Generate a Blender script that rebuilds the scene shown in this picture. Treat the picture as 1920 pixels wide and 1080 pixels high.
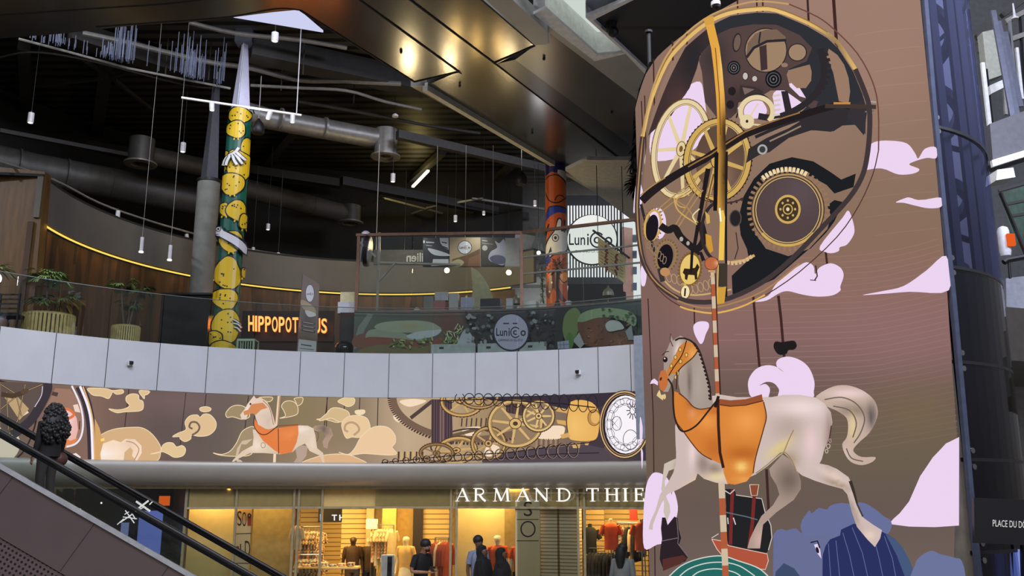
import bpy, bmesh, math, random
from math import sin, cos, pi, radians as R_, atan2, sqrt
from mathutils import Vector, Matrix
from mathutils.geometry import tessellate_polygon
for o in list(bpy.data.objects): bpy.data.objects.remove(o)
S = bpy.context.scene
COL = S.collection
random.seed(4)

# ---------------------------------------------------------------- camera (eye at the origin, 2.85 m above the shop floor)
F = 1737.0; PT = R_(12.5); CP, SP = cos(PT), sin(PT)
cd = bpy.data.cameras.new('camera'); cam = bpy.data.objects.new('camera', cd); COL.objects.link(cam)
cam.rotation_euler = (R_(90 + 12.5), 0, 0); cd.sensor_width = 36; cd.lens = 36 * F / 1920; cd.clip_end = 300; cd.clip_start = .05
S.camera = cam
S.view_settings.view_transform = 'Standard'; S.view_settings.look = 'None'
S.view_settings.exposure = 0; S.view_settings.gamma = 1; S.view_settings.use_curve_mapping = False
S.cycles.max_bounces = 7; S.cycles.transparent_max_bounces = 14; S.cycles.glossy_bounces = 4; S.cycles.diffuse_bounces = 3
S.cycles.sample_clamp_indirect = 4; S.cycles.caustics_reflective = False; S.cycles.caustics_refractive = False

def lin(c):
    return tuple(((v / 255) / 12.92 if v / 255 <= .04045 else ((v / 255 + .055) / 1.055) ** 2.4) for v in c[:3])

# ---------------------------------------------------------------- world: pale daylight through the glazed dome overhead, dim mall below
w = bpy.data.worlds.new('world'); S.world = w; w.use_nodes = True; nt = w.node_tree; nt.nodes.clear()
out = nt.nodes.new('ShaderNodeOutputWorld'); bg = nt.nodes.new('ShaderNodeBackground')
tc = nt.nodes.new('ShaderNodeTexCoord'); sx = nt.nodes.new('ShaderNodeSeparateXYZ'); cr = nt.nodes.new('ShaderNodeValToRGB')
nt.links.new(tc.outputs['Generated'], sx.inputs[0]); nt.links.new(sx.outputs['Z'], cr.inputs[0])
e = cr.color_ramp.elements
e[0].position = 0.0; e[0].color = (*lin((84, 80, 76)), 1)
e[1].position = .62; e[1].color = (*lin((214, 218, 232)), 1)
e2 = e.new(.25); e2.color = (*lin((112, 111, 114)), 1)
nt.links.new(cr.outputs[0], bg.inputs[0]); bg.inputs[1].default_value = 1.25
nt.links.new(bg.outputs[0], out.inputs[0])

def area(name, loc, target, sx_, sy_, power, col=(255, 255, 255)):
    l = bpy.data.lights.new(name, 'AREA'); l.shape = 'RECTANGLE'; l.size = sx_; l.size_y = sy_; l.energy = power; l.color = lin(col)
    o = bpy.data.objects.new(name, l); COL.objects.link(o); o.location = loc
    o.rotation_euler = (Vector(target) - Vector(loc)).to_track_quat('-Z', 'Y').to_euler(); return o
def point(name, loc, power, col=(255, 214, 150), r=.12):
    l = bpy.data.lights.new(name, 'POINT'); l.energy = power; l.color = lin(col); l.shadow_soft_size = r
    o = bpy.data.objects.new(name, l); COL.objects.link(o); o.location = loc; return o
def spot(name, loc, target, power, col=(255, 230, 190), ang=60, blend=.5):
    l = bpy.data.lights.new(name, 'SPOT'); l.energy = power; l.color = lin(col); l.spot_size = R_(ang); l.spot_blend = blend; l.shadow_soft_size = .08
    o = bpy.data.objects.new(name, l); COL.objects.link(o); o.location = loc
    o.rotation_euler = (Vector(target) - Vector(loc)).to_track_quat('-Z', 'Y').to_euler(); return o
area('dome_daylight', (0, 4, 17), (-2, 20, 2), 12, 8, 3900, (240, 241, 250))
spot('roof_deck_fill', (-21, 10, 12.4), (-3, 28, 10.4), 3200, (236, 238, 248), 70, .6).data.shadow_soft_size = .15  # added fill lamp that brightens the roof deck, beams and ducts
area('dome_daylight_side', (16, 6, 14), (4, 16, 4), 6, 6, 2800, (220, 226, 255))

# ---------------------------------------------------------------- geometry of the place
ZF = -2.78                                  # shop floor
ZB, ZT = 2.21, 3.26                         # balcony fascia
AC = (-2.42, 11.92)                         # centre of the round atrium
CC = (4.685, 14.25); CR = 2.682             # lift tower
WC = (-3.66, 20.83)                         # centre of the restaurant's curved wall
ZS = 9.3                                    # atrium soffit
ZD = 12.0                                   # roof deck over the upper floor

def ray(px, py):
    x = (px - 960) / F; u = (540 - py) / F
    return Vector((x, CP - u * SP, SP + u * CP))
def proj(p):
    d = p[1] * CP + p[2] * SP
    return 960 + F * p[0] / d, 540 - F * (p[2] * CP - p[1] * SP) / d
def atY(px, py, Y):
    v = ray(px, py); return v * (Y / v.y)
def atZ(px, py, Z):
    v = ray(px, py); return v * (Z / v.z)
def T(s, ox, oy, txt):
    r = []
    for t in txt.split():
        a, b = t.split(','); r.append((float(a) / s + ox, float(b) / s + oy))
    return r
def P(txt): return T(1, 0, 0, txt)

class Cyl:
    def __init__(s, c, R, far=True, du=.25):
        s.c, s.R, s.s, s.du = c, R, (1 if far else -1), du
    def px2uv(s, px, py):
        v = ray(px, py); a = v.x * v.x + v.y * v.y; b = -2 * (v.x * s.c[0] + v.y * s.c[1]); c = s.c[0] ** 2 + s.c[1] ** 2 - s.R ** 2
        disc = max(b * b - 4 * a * c, 0)
        t = (-b + s.s * sqrt(disc)) / 2 / a; p = v * t
        return s.R * atan2(p.x - s.c[0], s.s * (p.y - s.c[1])), p.z
    def uv2w(s, u, z, off=0):
        R = s.R - s.s * off
        i = math.floor(u / s.du + 1e-6); f = u / s.du - i
        a, b = i * s.du / s.R, (i + 1) * s.du / s.R
        pa = Vector((s.c[0] + R * sin(a), s.c[1] + s.s * R * cos(a), z)); pb = Vector((s.c[0] + R * sin(b), s.c[1] + s.s * R * cos(b), z))
        return pa.lerp(pb, f)
    def at(s, px, py, off=0): return s.uv2w(*s.px2uv(px, py), off)
class Pln:                                   # upright plane through o, facing the viewer side
    def __init__(s, o, ang=0, du=50.):
        s.o = Vector(o); s.u = Vector((cos(ang), sin(ang), 0)); s.n = Vector((sin(ang), -cos(ang), 0)); s.du = du
    def px2uv(s, px, py):
        v = ray(px, py); t = s.o.dot(s.n) / v.dot(s.n); p = v * t - s.o
        return p.dot(s.u), p.z
    def uv2w(s, u, z, off=0): return s.o + s.u * u + Vector((0, 0, z)) + s.n * off
    def at(s, px, py, off=0): return s.uv2w(*s.px2uv(px, py), off)

# ---------------------------------------------------------------- objects
def tag(o, label, cat, group=None, kind=None):
    o['label'] = label; o['category'] = cat
    if group: o['group'] = group
    if kind: o['kind'] = kind
    return o
def empty(name, loc, label=None, cat=None, group=None):
    o = bpy.data.objects.new(name, None); o.empty_display_size = .1; COL.objects.link(o); o.location = loc
    if label: tag(o, label, cat, group)
    return o
def rootloc(p):
    v = Vector((0, 0, 0))
    while p is not None: v += p.location; p = p.parent
    return v
class MB:
    def __init__(s): s.v = []; s.f = []
    def add(s, vs, fs):
        k = len(s.v); s.v += [tuple(v) for v in vs]; s.f += [tuple(i + k for i in f) for f in fs]; return s
    def box(s, x0, x1, y0, y1, z0, z1):
        return s.add([(x, y, z) for z in (z0, z1) for y in (y0, y1) for x in (x0, x1)],
                     [(0, 2, 3, 1), (4, 5, 7, 6), (0, 1, 5, 4), (2, 6, 7, 3), (0, 4, 6, 2), (1, 3, 7, 5)])
    def obox(s, c, ang, L, W, z0, z1):        # box turned about z; L along ang
        ux, uy = cos(ang), sin(ang); vs = []
        for z in (z0, z1):
            for b in (-W / 2, W / 2):
                for a in (-L / 2, L / 2): vs.append((c[0] + a * ux - b * uy, c[1] + a * uy + b * ux, z))
        return s.add(vs, [(0, 2, 3, 1), (4, 5, 7, 6), (0, 1, 5, 4), (2, 6, 7, 3), (0, 4, 6, 2), (1, 3, 7, 5)])
    def bar(s, a, b, w, h=None, up=(0, 0, 1)):
        a, b = Vector(a), Vector(b); h = h or w; d = (b - a).normalized(); up = Vector(up)
        if abs(d.dot(up)) > .99: up = Vector((0, 1, 0))
        x = d.cross(up).normalized() * w / 2; y = x.cross(d).normalized() * h / 2
        return s.add([p + q for p in (a, b) for q in (-x - y, x - y, x + y, -x + y)],
                     [(3, 2, 1, 0), (4, 5, 6, 7), (0, 1, 5, 4), (1, 2, 6, 5), (2, 3, 7, 6), (3, 0, 4, 7)])
    def tube(s, path, r, n=10, cap=True):
        path = [Vector(p) for p in path]; rr = r if isinstance(r, (list, tuple)) else [r] * len(path); k = len(s.v); m = len(path)
        N = None
        for i, p in enumerate(path):
            d = (path[min(i + 1, m - 1)] - path[max(i - 1, 0)]).normalized()
            if N is None:
                N = d.cross(Vector((0, 0, 1)));
                if N.length < .1: N = Vector((1, 0, 0))
            N = (N - d * N.dot(d)).normalized(); B = d.cross(N)
            for j in range(n): s.v.append(tuple(p + (N * cos(2 * pi * j / n) + B * sin(2 * pi * j / n)) * rr[i]))
        for i in range(m - 1):
            for j in range(n): s.f.append((k + i * n + j, k + i * n + (j + 1) % n, k + (i + 1) * n + (j + 1) % n, k + (i + 1) * n + j))
        if cap: s.f.append(tuple(k + j for j in range(n))[::-1]); s.f.append(tuple(k + (m - 1) * n + j for j in range(n)))
        return s
    def lathe(s, c, prof, n=20, axis=None):    # prof: (r, z)
        k = len(s.v); m = len(prof)
        for r, z in prof:
            for j in range(n): s.v.append((c[0] + r * cos(2 * pi * j / n), c[1] + r * sin(2 * pi * j / n), c[2] + z))
        for i in range(m - 1):
            for j in range(n): s.f.append((k + i * n + j, k + i * n + (j + 1) % n, k + (i + 1) * n + (j + 1) % n, k + (i + 1) * n + j))
        if prof[0][0] > .0005: s.f.append(tuple(k + j for j in range(n))[::-1])
        if prof[-1][0] > .0005: s.f.append(tuple(k + (m - 1) * n + j for j in range(n)))
        return s
    def ball(s, c, r, n=14, sc=(1, 1, 1)):
        k = len(s.v); m = n // 2
        for i in range(m + 1):
            a = pi * i / m
            for j in range(n): s.v.append((c[0] + r * sc[0] * sin(a) * cos(2 * pi * j / n), c[1] + r * sc[1] * sin(a) * sin(2 * pi * j / n), c[2] + r * sc[2] * cos(a)))
        for i in range(m):
            for j in range(n): s.f.append((k + i * n + j, k + (i + 1) * n + j, k + (i + 1) * n + (j + 1) % n, k + i * n + (j + 1) % n))
        return s
    def prism(s, pts, vec):                    # polygon of 3-D points pushed along vec
        n = len(pts); vec = Vector(vec); vs = [Vector(p) for p in pts] + [Vector(p) + vec for p in pts]
        tri = tessellate_polygon([[Vector(p) for p in pts]])
        fs = [tuple(t) for t in tri] + [tuple(i + n for i in reversed(t)) for t in tri] + [(i, i + n, (i + 1) % n + n, (i + 1) % n) for i in range(n)]
        return s.add(vs, fs)
    def arc(s, c, prof, a0, a1, n=60):         # closed profile (R, z) swept about c; angles from +y clockwise
        k = len(s.v); m = len(prof)
        for i in range(n + 1):
            a = a0 + (a1 - a0) * i / n
            for r, z in prof: s.v.append((c[0] + r * sin(a), c[1] + r * cos(a), z))
        for i in range(n):
            for j in range(m): s.f.append((k + i * m + j, k + i * m + (j + 1) % m, k + (i + 1) * m + (j + 1) % m, k + (i + 1) * m + j))
        s.f.append(tuple(k + j for j in range(m))); s.f.append(tuple(k + n * m + j for j in range(m))[::-1])
        return s
def obj(name, mb, m, parent=None, smooth=False, bevel=0, local=False):
    me = bpy.data.meshes.new(name)
    vs = [Vector(v) for v in mb.v]
    if parent is not None:
        L = Vector((0, 0, 0)) if local else rootloc(parent)
        o_loc = Vector((0, 0, 0))
    else:
        if local: L = Vector((0, 0, 0))
        else:
            xs = [v.x for v in vs]; ys = [v.y for v in vs]; zs = [v.z for v in vs]
            L = Vector(((min(xs) + max(xs)) / 2, (min(ys) + max(ys)) / 2, min(zs)))
        o_loc = L
    me.from_pydata([tuple(v - L) for v in vs], [], mb.f)
    bm = bmesh.new(); bm.from_mesh(me); bmesh.ops.recalc_face_normals(bm, faces=bm.faces); bm.to_mesh(me); bm.free()
    if smooth:
        for p in me.polygons: p.use_smooth = True
        try: me.set_sharp_from_angle(angle=R_(40))
        except Exception: pass
    me.materials.append(m)
    o = bpy.data.objects.new(name, me); COL.objects.link(o); o.location = o_loc
    if parent is not None: o.parent = parent
    if bevel:
        b = o.modifiers.new('bevel', 'BEVEL'); b.width = bevel; b.segments = 2; b.limit_method = 'ANGLE'
    return o
def struct(name, mb, m, **k):
    o = obj(name, mb, m, **k); o['kind'] = 'structure'; return o
def kids(o): return [c for c in bpy.data.objects if c.parent == o]
def dup(root, loc, rz=0, label=None, group=None, scale=1):
    def cp(o, par):
        c = o.copy(); COL.objects.link(c)
        if par is not None: c.parent = par
        for ch in [q for q in o.children]: cp(ch, c)
        return c
    r = cp(root, None); r.location = loc; r.rotation_euler = (0, 0, rz); r.scale = (scale,) * 3
    if label: r['label'] = label
    if group: r['group'] = group
    return r

# ---------------------------------------------------------------- materials
def newmat(name):
    m = bpy.data.materials.new(name); m.use_nodes = True; nt = m.node_tree
    return m, nt, nt.nodes['Principled BSDF']
def mat(name, c, rough=.6, metal=0, var=.06, scale=8, bump=0, emit=None, es=1, stretch=None, spec=None):
    m, nt, b = newmat(name); c = lin(c)
    b.inputs['Roughness'].default_value = rough; b.inputs['Metallic'].default_value = metal
    if spec is not None: b.inputs['Specular IOR Level'].default_value = spec
    tc = nt.nodes.new('ShaderNodeTexCoord'); n = nt.nodes.new('ShaderNodeTexNoise'); n.inputs['Scale'].default_value = scale; n.inputs['Detail'].default_value = 4
    src = tc.outputs['Object']
    if stretch:
        mp = nt.nodes.new('ShaderNodeMapping'); mp.inputs['Scale'].default_value = stretch; nt.links.new(src, mp.inputs[0]); src = mp.outputs[0]
    nt.links.new(src, n.inputs['Vector'])
    cr = nt.nodes.new('ShaderNodeValToRGB'); cr.color_ramp.elements[0].position = .3; cr.color_ramp.elements[1].position = .7
    cr.color_ramp.elements[0].color = (*[max(v * (1 - var * 2), 0) for v in c], 1); cr.color_ramp.elements[1].color = (*[min(v * (1 + var * 2), 1) for v in c], 1)
    nt.links.new(n.outputs['Fac'], cr.inputs[0]); nt.links.new(cr.outputs[0], b.inputs['Base Color'])
    if bump:
        bp = nt.nodes.new('ShaderNodeBump'); bp.inputs['Strength'].default_value = bump; nt.links.new(n.outputs['Fac'], bp.inputs['Height']); nt.links.new(bp.outputs[0], b.inputs['Normal'])
    if emit:
        b.inputs['Emission Color'].default_value = (*lin(emit), 1); b.inputs['Emission Strength'].default_value = es
    return m
def emis(name, c, s=1):
    m, nt, b = newmat(name); nt.nodes.remove(b); e = nt.nodes.new('ShaderNodeEmission'); e.inputs[0].default_value = (*lin(c), 1); e.inputs[1].default_value = s
    nt.links.new(e.outputs[0], nt.nodes['Material Output'].inputs[0]); return m
def glass(name, tint=(250, 252, 251), refl=.08, rough=.0, tr=None):
    m, nt, b = newmat(name); nt.nodes.remove(b)
    t = nt.nodes.new('ShaderNodeBsdfTransparent'); t.inputs[0].default_value = (*lin(tint), 1)
    g = nt.nodes.new('ShaderNodeBsdfGlossy'); g.inputs['Roughness'].default_value = rough; g.inputs[0].default_value = (.95, .97, 1, 1)
    fr = nt.nodes.new('ShaderNodeFresnel'); fr.inputs[0].default_value = 1.45
    ma = nt.nodes.new('ShaderNodeMath'); ma.operation = 'MULTIPLY_ADD'; ma.inputs[1].default_value = .9; ma.inputs[2].default_value = refl - .04
    mx = nt.nodes.new('ShaderNodeMixShader'); nt.links.new(fr.outputs[0], ma.inputs[0]); nt.links.new(ma.outputs[0], mx.inputs[0])
    nt.links.new(t.outputs[0], mx.inputs[1]); nt.links.new(g.outputs[0], mx.inputs[2]); nt.links.new(mx.outputs[0], nt.nodes['Material Output'].inputs[0])
    return m
def attrmat(name, emission, rough=.5, strength=1.):
    m, nt, b = newmat(name); a = nt.nodes.new('ShaderNodeAttribute'); a.attribute_name = 'ink'
    if emission:
        nt.nodes.remove(b); e = nt.nodes.new('ShaderNodeEmission'); e.inputs[1].default_value = strength; nt.links.new(a.outputs['Color'], e.inputs[0])
        nt.links.new(e.outputs[0], nt.nodes['Material Output'].inputs[0])
    else:
        b.inputs['Roughness'].default_value = rough; nt.links.new(a.outputs['Color'], b.inputs['Base Color'])
    return m
def stripes(name, c1, c2, scale, axis='X', rough=.6, metal=0, bump=.3, duty=.15, c3=None):
    """repeating grooves along an object axis"""
    m, nt, b = newmat(name); b.inputs['Roughness'].default_value = rough; b.inputs['Metallic'].default_value = metal
    tc = nt.nodes.new('ShaderNodeTexCoord'); s = nt.nodes.new('ShaderNodeSeparateXYZ'); nt.links.new(tc.outputs['Object'], s.inputs[0])
    mu = nt.nodes.new('ShaderNodeMath'); mu.operation = 'MULTIPLY'; mu.inputs[1].default_value = scale; nt.links.new(s.outputs[axis], mu.inputs[0])
    fr = nt.nodes.new('ShaderNodeMath'); fr.operation = 'FRACT'; nt.links.new(mu.outputs[0], fr.inputs[0])
    cr = nt.nodes.new('ShaderNodeValToRGB'); cr.color_ramp.interpolation = 'LINEAR'; e = cr.color_ramp.elements
    e[0].position = duty; e[0].color = (*lin(c2), 1); e[1].position = min(duty + .08, 1); e[1].color = (*lin(c1), 1)
    nt.links.new(fr.outputs[0], cr.inputs[0]); nt.links.new(cr.outputs[0], b.inputs['Base Color'])
    bp = nt.nodes.new('ShaderNodeBump'); bp.inputs['Strength'].default_value = bump; bp.inputs['Distance'].default_value = .03
    nt.links.new(cr.outputs[0], bp.inputs['Height']); nt.links.new(bp.outputs[0], b.inputs['Normal'])
    return m

# ---------------------------------------------------------------- pictures: flat coloured shapes laid on a screen or print
_font = {}
def font_tris(txt, bold=0.):
    key = (txt, bold)
    if key not in _font:
        c = bpy.data.curves.new('t', 'FONT'); c.body = txt; c.offset = bold; c.resolution_u = 4
        o = bpy.data.objects.new('t', c); COL.objects.link(o); dg = bpy.context.evaluated_depsgraph_get(); dg.update()
        me = o.evaluated_get(dg).to_mesh(); me.calc_loop_triangles()
        vs = [(v.co.x, v.co.y) for v in me.vertices]; tr = [tuple(t.vertices) for t in me.loop_triangles]
        o.evaluated_get(dg).to_mesh_clear(); bpy.data.objects.remove(o); bpy.data.curves.remove(c)
        x0 = min(v[0] for v in vs); x1 = max(v[0] for v in vs); y0 = min(v[1] for v in vs); y1 = max(v[1] for v in vs)
        _font[key] = ([[((vs[i][0] - x0) / (x1 - x0), (vs[i][1] - y0) / (y1 - y0)) for i in t] for t in tr], (x1 - x0) / (y1 - y0))
    return _font[key]
def crm(pts, closed=True, n=5):
    m = len(pts); r = []
    rng = range(m if closed else m - 1)
    for i in rng:
        if closed: p0, p1, p2, p3 = pts[(i - 1) % m], pts[i], pts[(i + 1) % m], pts[(i + 2) % m]
        else: p0, p1, p2, p3 = pts[max(i - 1, 0)], pts[i], pts[i + 1], pts[min(i + 2, m - 1)]
        for j in range(n):
            t = j / n
            r.append(tuple(.5 * ((2 * p1[q]) + (-p0[q] + p2[q]) * t + (2 * p0[q] - 5 * p1[q] + 4 * p2[q] - p3[q]) * t * t + (-p0[q] + 3 * p1[q] - 3 * p2[q] + p3[q]) * t ** 3) for q in (0, 1)))
    if not closed: r.append(pts[-1])
    return r
def shade(base, *blobs):
    """base colour plus soft brush spots (x, y, rx, ry, colour, alpha[, degrees])"""
    def f(x, y):
        c = list(base(x, y) if callable(base) else base)
        for b in blobs:
            dx, dy = x - b[0], y - b[1]
            if len(b) > 6:
                a = R_(b[6]); dx, dy = dx * cos(a) + dy * sin(a), -dx * sin(a) + dy * cos(a)
            k = b[5] * math.exp(-((dx / b[2]) ** 2 + (dy / b[3]) ** 2))
            for i in range(3): c[i] += (b[4][i] - c[i]) * k
        return c
    return f
def grad(stops, ax=1):
    def f(x, y):
        t = (x, y)[ax]
        if t <= stops[0][0]: return stops[0][1]
        for (a, ca), (b, cb) in zip(stops, stops[1:]):
            if t <= b: k = (t - a) / (b - a); return [ca[i] + (cb[i] - ca[i]) * k for i in range(3)]
        return stops[-1][1]
    return f
class Art:
    def __init__(s, surf, step=.0006, off0=0.004):
        s.sf = surf; s.step = step; s.off = off0; s.v = []; s.f = []; s.c = []; s.clip = None
    def tris(s, tris, col, grid=None):
        sf = s.sf; bm = bmesh.new()
        for t in tris:
            q = [bm.verts.new((*sf.px2uv(*p), 0)) for p in t]
            try: bm.faces.new(q)
            except Exception: pass
        bmesh.ops.remove_doubles(bm, verts=bm.verts, dist=1e-5)
        if not bm.faces: bm.free(); return
        us = [v.co.x for v in bm.verts]; zs = [v.co.y for v in bm.verts]; u0, u1, z0, z1 = min(us), max(us), min(zs), max(zs)
        cuts = [(i * sf.du, 0) for i in range(math.ceil(u0 / sf.du), math.floor(u1 / sf.du) + 1)]
        if grid:
            cuts += [(i * grid + grid * .37, 0) for i in range(math.ceil(u0 / grid) - 1, math.floor(u1 / grid) + 1)]
            cuts += [(i * grid, 1) for i in range(math.ceil(z0 / grid), math.floor(z1 / grid) + 1)]
        for p, ax in cuts:
            co = (p, 0, 0) if ax == 0 else (0, p, 0); no = (1, 0, 0) if ax == 0 else (0, 1, 0)
            bmesh.ops.bisect_plane(bm, geom=bm.verts[:] + bm.edges[:] + bm.faces[:], plane_co=co, plane_no=no, dist=1e-6)
        k = len(s.v); bm.verts.index_update()
        for v in bm.verts:
            wp = sf.uv2w(v.co.x, v.co.y, s.off); s.v.append(tuple(wp))
            if callable(col): x, y = proj(wp); cc = col(x, y)
            else: cc = col
            s.c.append((*lin([min(max(q, 0), 255) for q in cc]), 1))
        for f in bm.faces: s.f.append(tuple(v.index + k for v in f.verts))
        bm.free(); s.off += s.step
    def poly(s, pts, col, grid=None, smooth=False, n=5):
        if smooth: pts = crm(pts, True, n)
        q = []
        for i in range(len(pts)):
            a, b = pts[i], pts[(i + 1) % len(pts)]; m = max(1, int(math.hypot(b[0] - a[0], b[1] - a[1]) / 40))
            for j in range(m): q.append((a[0] + (b[0] - a[0]) * j / m, a[1] + (b[1] - a[1]) * j / m))
        tr = tessellate_polygon([[Vector((a, b, 0)) for a, b in q]])
        s.tris([[q[i] for i in t] for t in tr], col, grid)
    def stroke(s, pts, w, col, closed=False, smooth=False, grid=None, w2=None, n=5):
        if smooth: pts = crm(pts, closed, n)
        if closed: pts = list(pts) + [pts[0]]
        m = len(pts); L = []; Rr = []
        for i, p in enumerate(pts):
            a, b = pts[max(i - 1, 0)], pts[min(i + 1, m - 1)]
            if closed and i in (0, m - 1): a, b = pts[-2], pts[1]
            dx, dy = b[0] - a[0], b[1] - a[1]; l = math.hypot(dx, dy) or 1; ww = (w if w2 is None else w + (w2 - w) * i / (m - 1)) / 2
            L.append((p[0] - dy / l * ww, p[1] + dx / l * ww)); Rr.append((p[0] + dy / l * ww, p[1] - dx / l * ww))
        t = []
        for i in range(m - 1): t += [[L[i], Rr[i], Rr[i + 1]], [L[i], Rr[i + 1], L[i + 1]]]
        s.tris(t, col, grid)
    def ell(s, cx, cy, rx, ry, rot=0, a0=0, a1=360, n=36):
        c, d = cos(R_(rot)), sin(R_(rot)); r = []
        k = n if abs(a1 - a0) >= 359.9 else n + 1
        for i in range(k):
            a = R_(a0 + (a1 - a0) * i / n); x, y = rx * cos(a), ry * sin(a); r.append((cx + x * c - y * d, cy + x * d + y * c))
        return r
    def disc(s, cx, cy, rx, ry, col, rot=0, grid=None, n=28): s.poly(s.ell(cx, cy, rx, ry, rot, n=n), col, grid)
    def ring(s, cx, cy, rx, ry, w, col, rot=0, a0=0, a1=360, grid=None, n=40):
        p = s.ell(cx, cy, rx, ry, rot, a0, a1, n); s.stroke(p, w, col, closed=abs(a1 - a0) >= 359.9, grid=grid)
    def teeth(s, cx, cy, rx, ry, n, len_, w, col, rot=0, a0=0, a1=360):
        t = []; c, d = cos(R_(rot)), sin(R_(rot))
        for i in range(n):
            a = R_(a0 + (a1 - a0) * (i + .5) / n)
            def q(r, b): x, y = (rx + r) * cos(b), (ry + r) * sin(b); return (cx + x * c - y * d, cy + x * d + y * c)
            h = w / 2 / max(rx, ry); A, B, C_, D = q(0, a - h), q(len_, a - h * .7), q(len_, a + h * .7), q(0, a + h)
            t += [[A, B, C_], [A, C_, D]]
        s.tris(t, col)
    def spokes(s, cx, cy, rx, ry, n, w, col, rot=0, ph=0, r0=.1):
        t = []; c, d = cos(R_(rot)), sin(R_(rot))
        for i in range(n):
            a = 2 * pi * i / n + R_(ph); x, y = rx * cos(a), ry * sin(a); X, Y = x * c - y * d, x * d + y * c
            l = math.hypot(X, Y); nx, ny = -Y / l * w / 2, X / l * w / 2
            A = (cx + X * r0 + nx, cy + Y * r0 + ny); B = (cx + X + nx * .7, cy + Y + ny * .7); C_ = (cx + X - nx * .7, cy + Y - ny * .7); D = (cx + X * r0 - nx, cy + Y * r0 - ny)
            t += [[A, B, C_], [A, C_, D]]
        s.tris(t, col)
    def wheel(s, cx, cy, rx, ry, w, ns, col, dark, rot=0, ph=0, teeth=40, tl=4, hub=.16, grid=None):
        if teeth: s.teeth(cx, cy, rx + w * .4, ry + w * .4, teeth, tl, 4.2, dark, rot)
        s.spokes(cx, cy, rx, ry, ns, w * .8, col, rot, ph)
        s.ring(cx, cy, rx + .5, ry + .5, w + 2.4, dark, rot); s.ring(cx, cy, rx, ry, w, col, rot, grid=grid); s.ring(cx, cy, rx - w * .3, ry - w * .3, 1, dark, rot)
        s.disc(cx, cy, rx * hub + 1.5, ry * hub + 1.5, dark, rot); s.disc(cx, cy, rx * hub, ry * hub, col, rot); s.disc(cx, cy, rx * hub * .45, ry * hub * .45, dark, rot)
    def text(s, txt, x0, y0, x1, y1, col, bold=0., skew=0):
        """box left-bottom (x0,y0) to right-top (x1,y1) in image pixels; skew = rise of the baseline over the width"""
        tr, _ = font_tris(txt, bold)
        s.tris([[(x0 + (x1 - x0) * a, y0 + (y1 - y0) * b + skew * a) for a, b in t] for t in tr], col)
    def build(s, name, m, parent):
        me = bpy.data.meshes.new(name); L = rootloc(parent)
        me.from_pydata([tuple(Vector(v) - L) for v in s.v], [], s.f)
        ca = me.color_attributes.new('ink', 'FLOAT_COLOR', 'POINT')
        ca.data.foreach_set('color', [q for c in s.c for q in c])
        me.materials.append(m); o = bpy.data.objects.new(name, me); COL.objects.link(o); o.parent = parent; return o
# ================================================================ MATERIALS
M_white = mat('white_panel', (190, 193, 197), .45, var=.015, scale=2)
M_joint = mat('dark_joint', (40, 38, 40), .8)
M_steel = mat('brushed_steel', (150, 152, 156), .3, 1, var=.04, scale=30, stretch=(1, 1, 12))
M_dsteel = mat('dark_steel', (34, 36, 42), .35, .8)
M_black = mat('black_paint', (16, 16, 18), .5)
M_dark = mat('dark_wall', (34, 34, 32), .8)
M_deckbeam = mat('dusty_beam', (62, 61, 58), .6)
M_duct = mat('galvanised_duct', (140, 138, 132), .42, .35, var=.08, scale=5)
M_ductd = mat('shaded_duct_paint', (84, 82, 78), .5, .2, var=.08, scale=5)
M_pipe = mat('grey_pipe', (150, 148, 142), .45, .3)
M_lampw = mat('white_lamp_body', (226, 226, 228), .35)
M_glass = glass('clear_glass', (250, 252, 251), .05)
M_balu = glass('balustrade_glass', (246, 250, 248), .05)
M_wood = mat('honey_wood', (96, 68, 28), .5, var=.14, scale=3, stretch=(4, 4, .5))

# ================================================================ SETTING
W0, W1 = R_(-66), R_(56)
fl = MB().arc(AC, [(.5, ZF - .3), (19.5, ZF - .3), (19.5, ZF), (.5, ZF)], R_(-85), R_(75), 40)
M_floor = mat('polished_stone_floor', (186, 178, 166), .2, var=.06, scale=1.5)
struct('floor', fl, M_floor)
uf = MB().arc(AC, [(10.12, 2.25), (24, 2.25), (24, 3.2), (10.12, 3.2)], W0, R_(70), 60)
struct('floor.001', uf, mat('dark_tile_floor', (70, 66, 60), .35))
# balcony fascia: white panels with thin joints
fa = MB().arc(AC, [(10.02, ZB), (10.14, ZB), (10.14, ZT), (10.02, ZT)], W0, W1, 100)
struct('trim_1', fa, M_white)
fs = Cyl(AC, 10.02)
jn = MB()
for bx in (198, 296, 387, 477, 562, 645, 729, 811, 891, 970, 1048, 1122, 1183, 98, -10):
    u, z = fs.px2uv(bx, 700); a = u / 10.02
    jn.arc(AC, [(10.012, ZB + .002), (10.03, ZB + .002), (10.03, ZT - .002), (10.012, ZT - .002)], a - .0006, a + .0006, 1)
struct('trim_2', jn, M_joint)
# rounded bulkhead over the shops
prof = [(10.16, .70), (10.06, .695), (9.97, .67), (9.94, .61), (9.95, .52), (9.99, .42), (10.05, .33), (10.13, .25), (10.22, .19), (10.32, .165), (10.5, .165), (10.5, .70)]
M_bulk = mat('grey_beige_bulkhead', (166, 162, 154), .36, .1, var=.02, scale=2)
struct('trim_3', MB().arc(AC, prof, W0, W1, 120), M_bulk, smooth=True)
struct('trim_4', MB().arc(AC, [(10.36, .1), (10.44, .1), (10.44, .18), (10.36, .18)], W0, W1, 90), mat('beige_header_rail', (172, 158, 128), .4))
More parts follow.
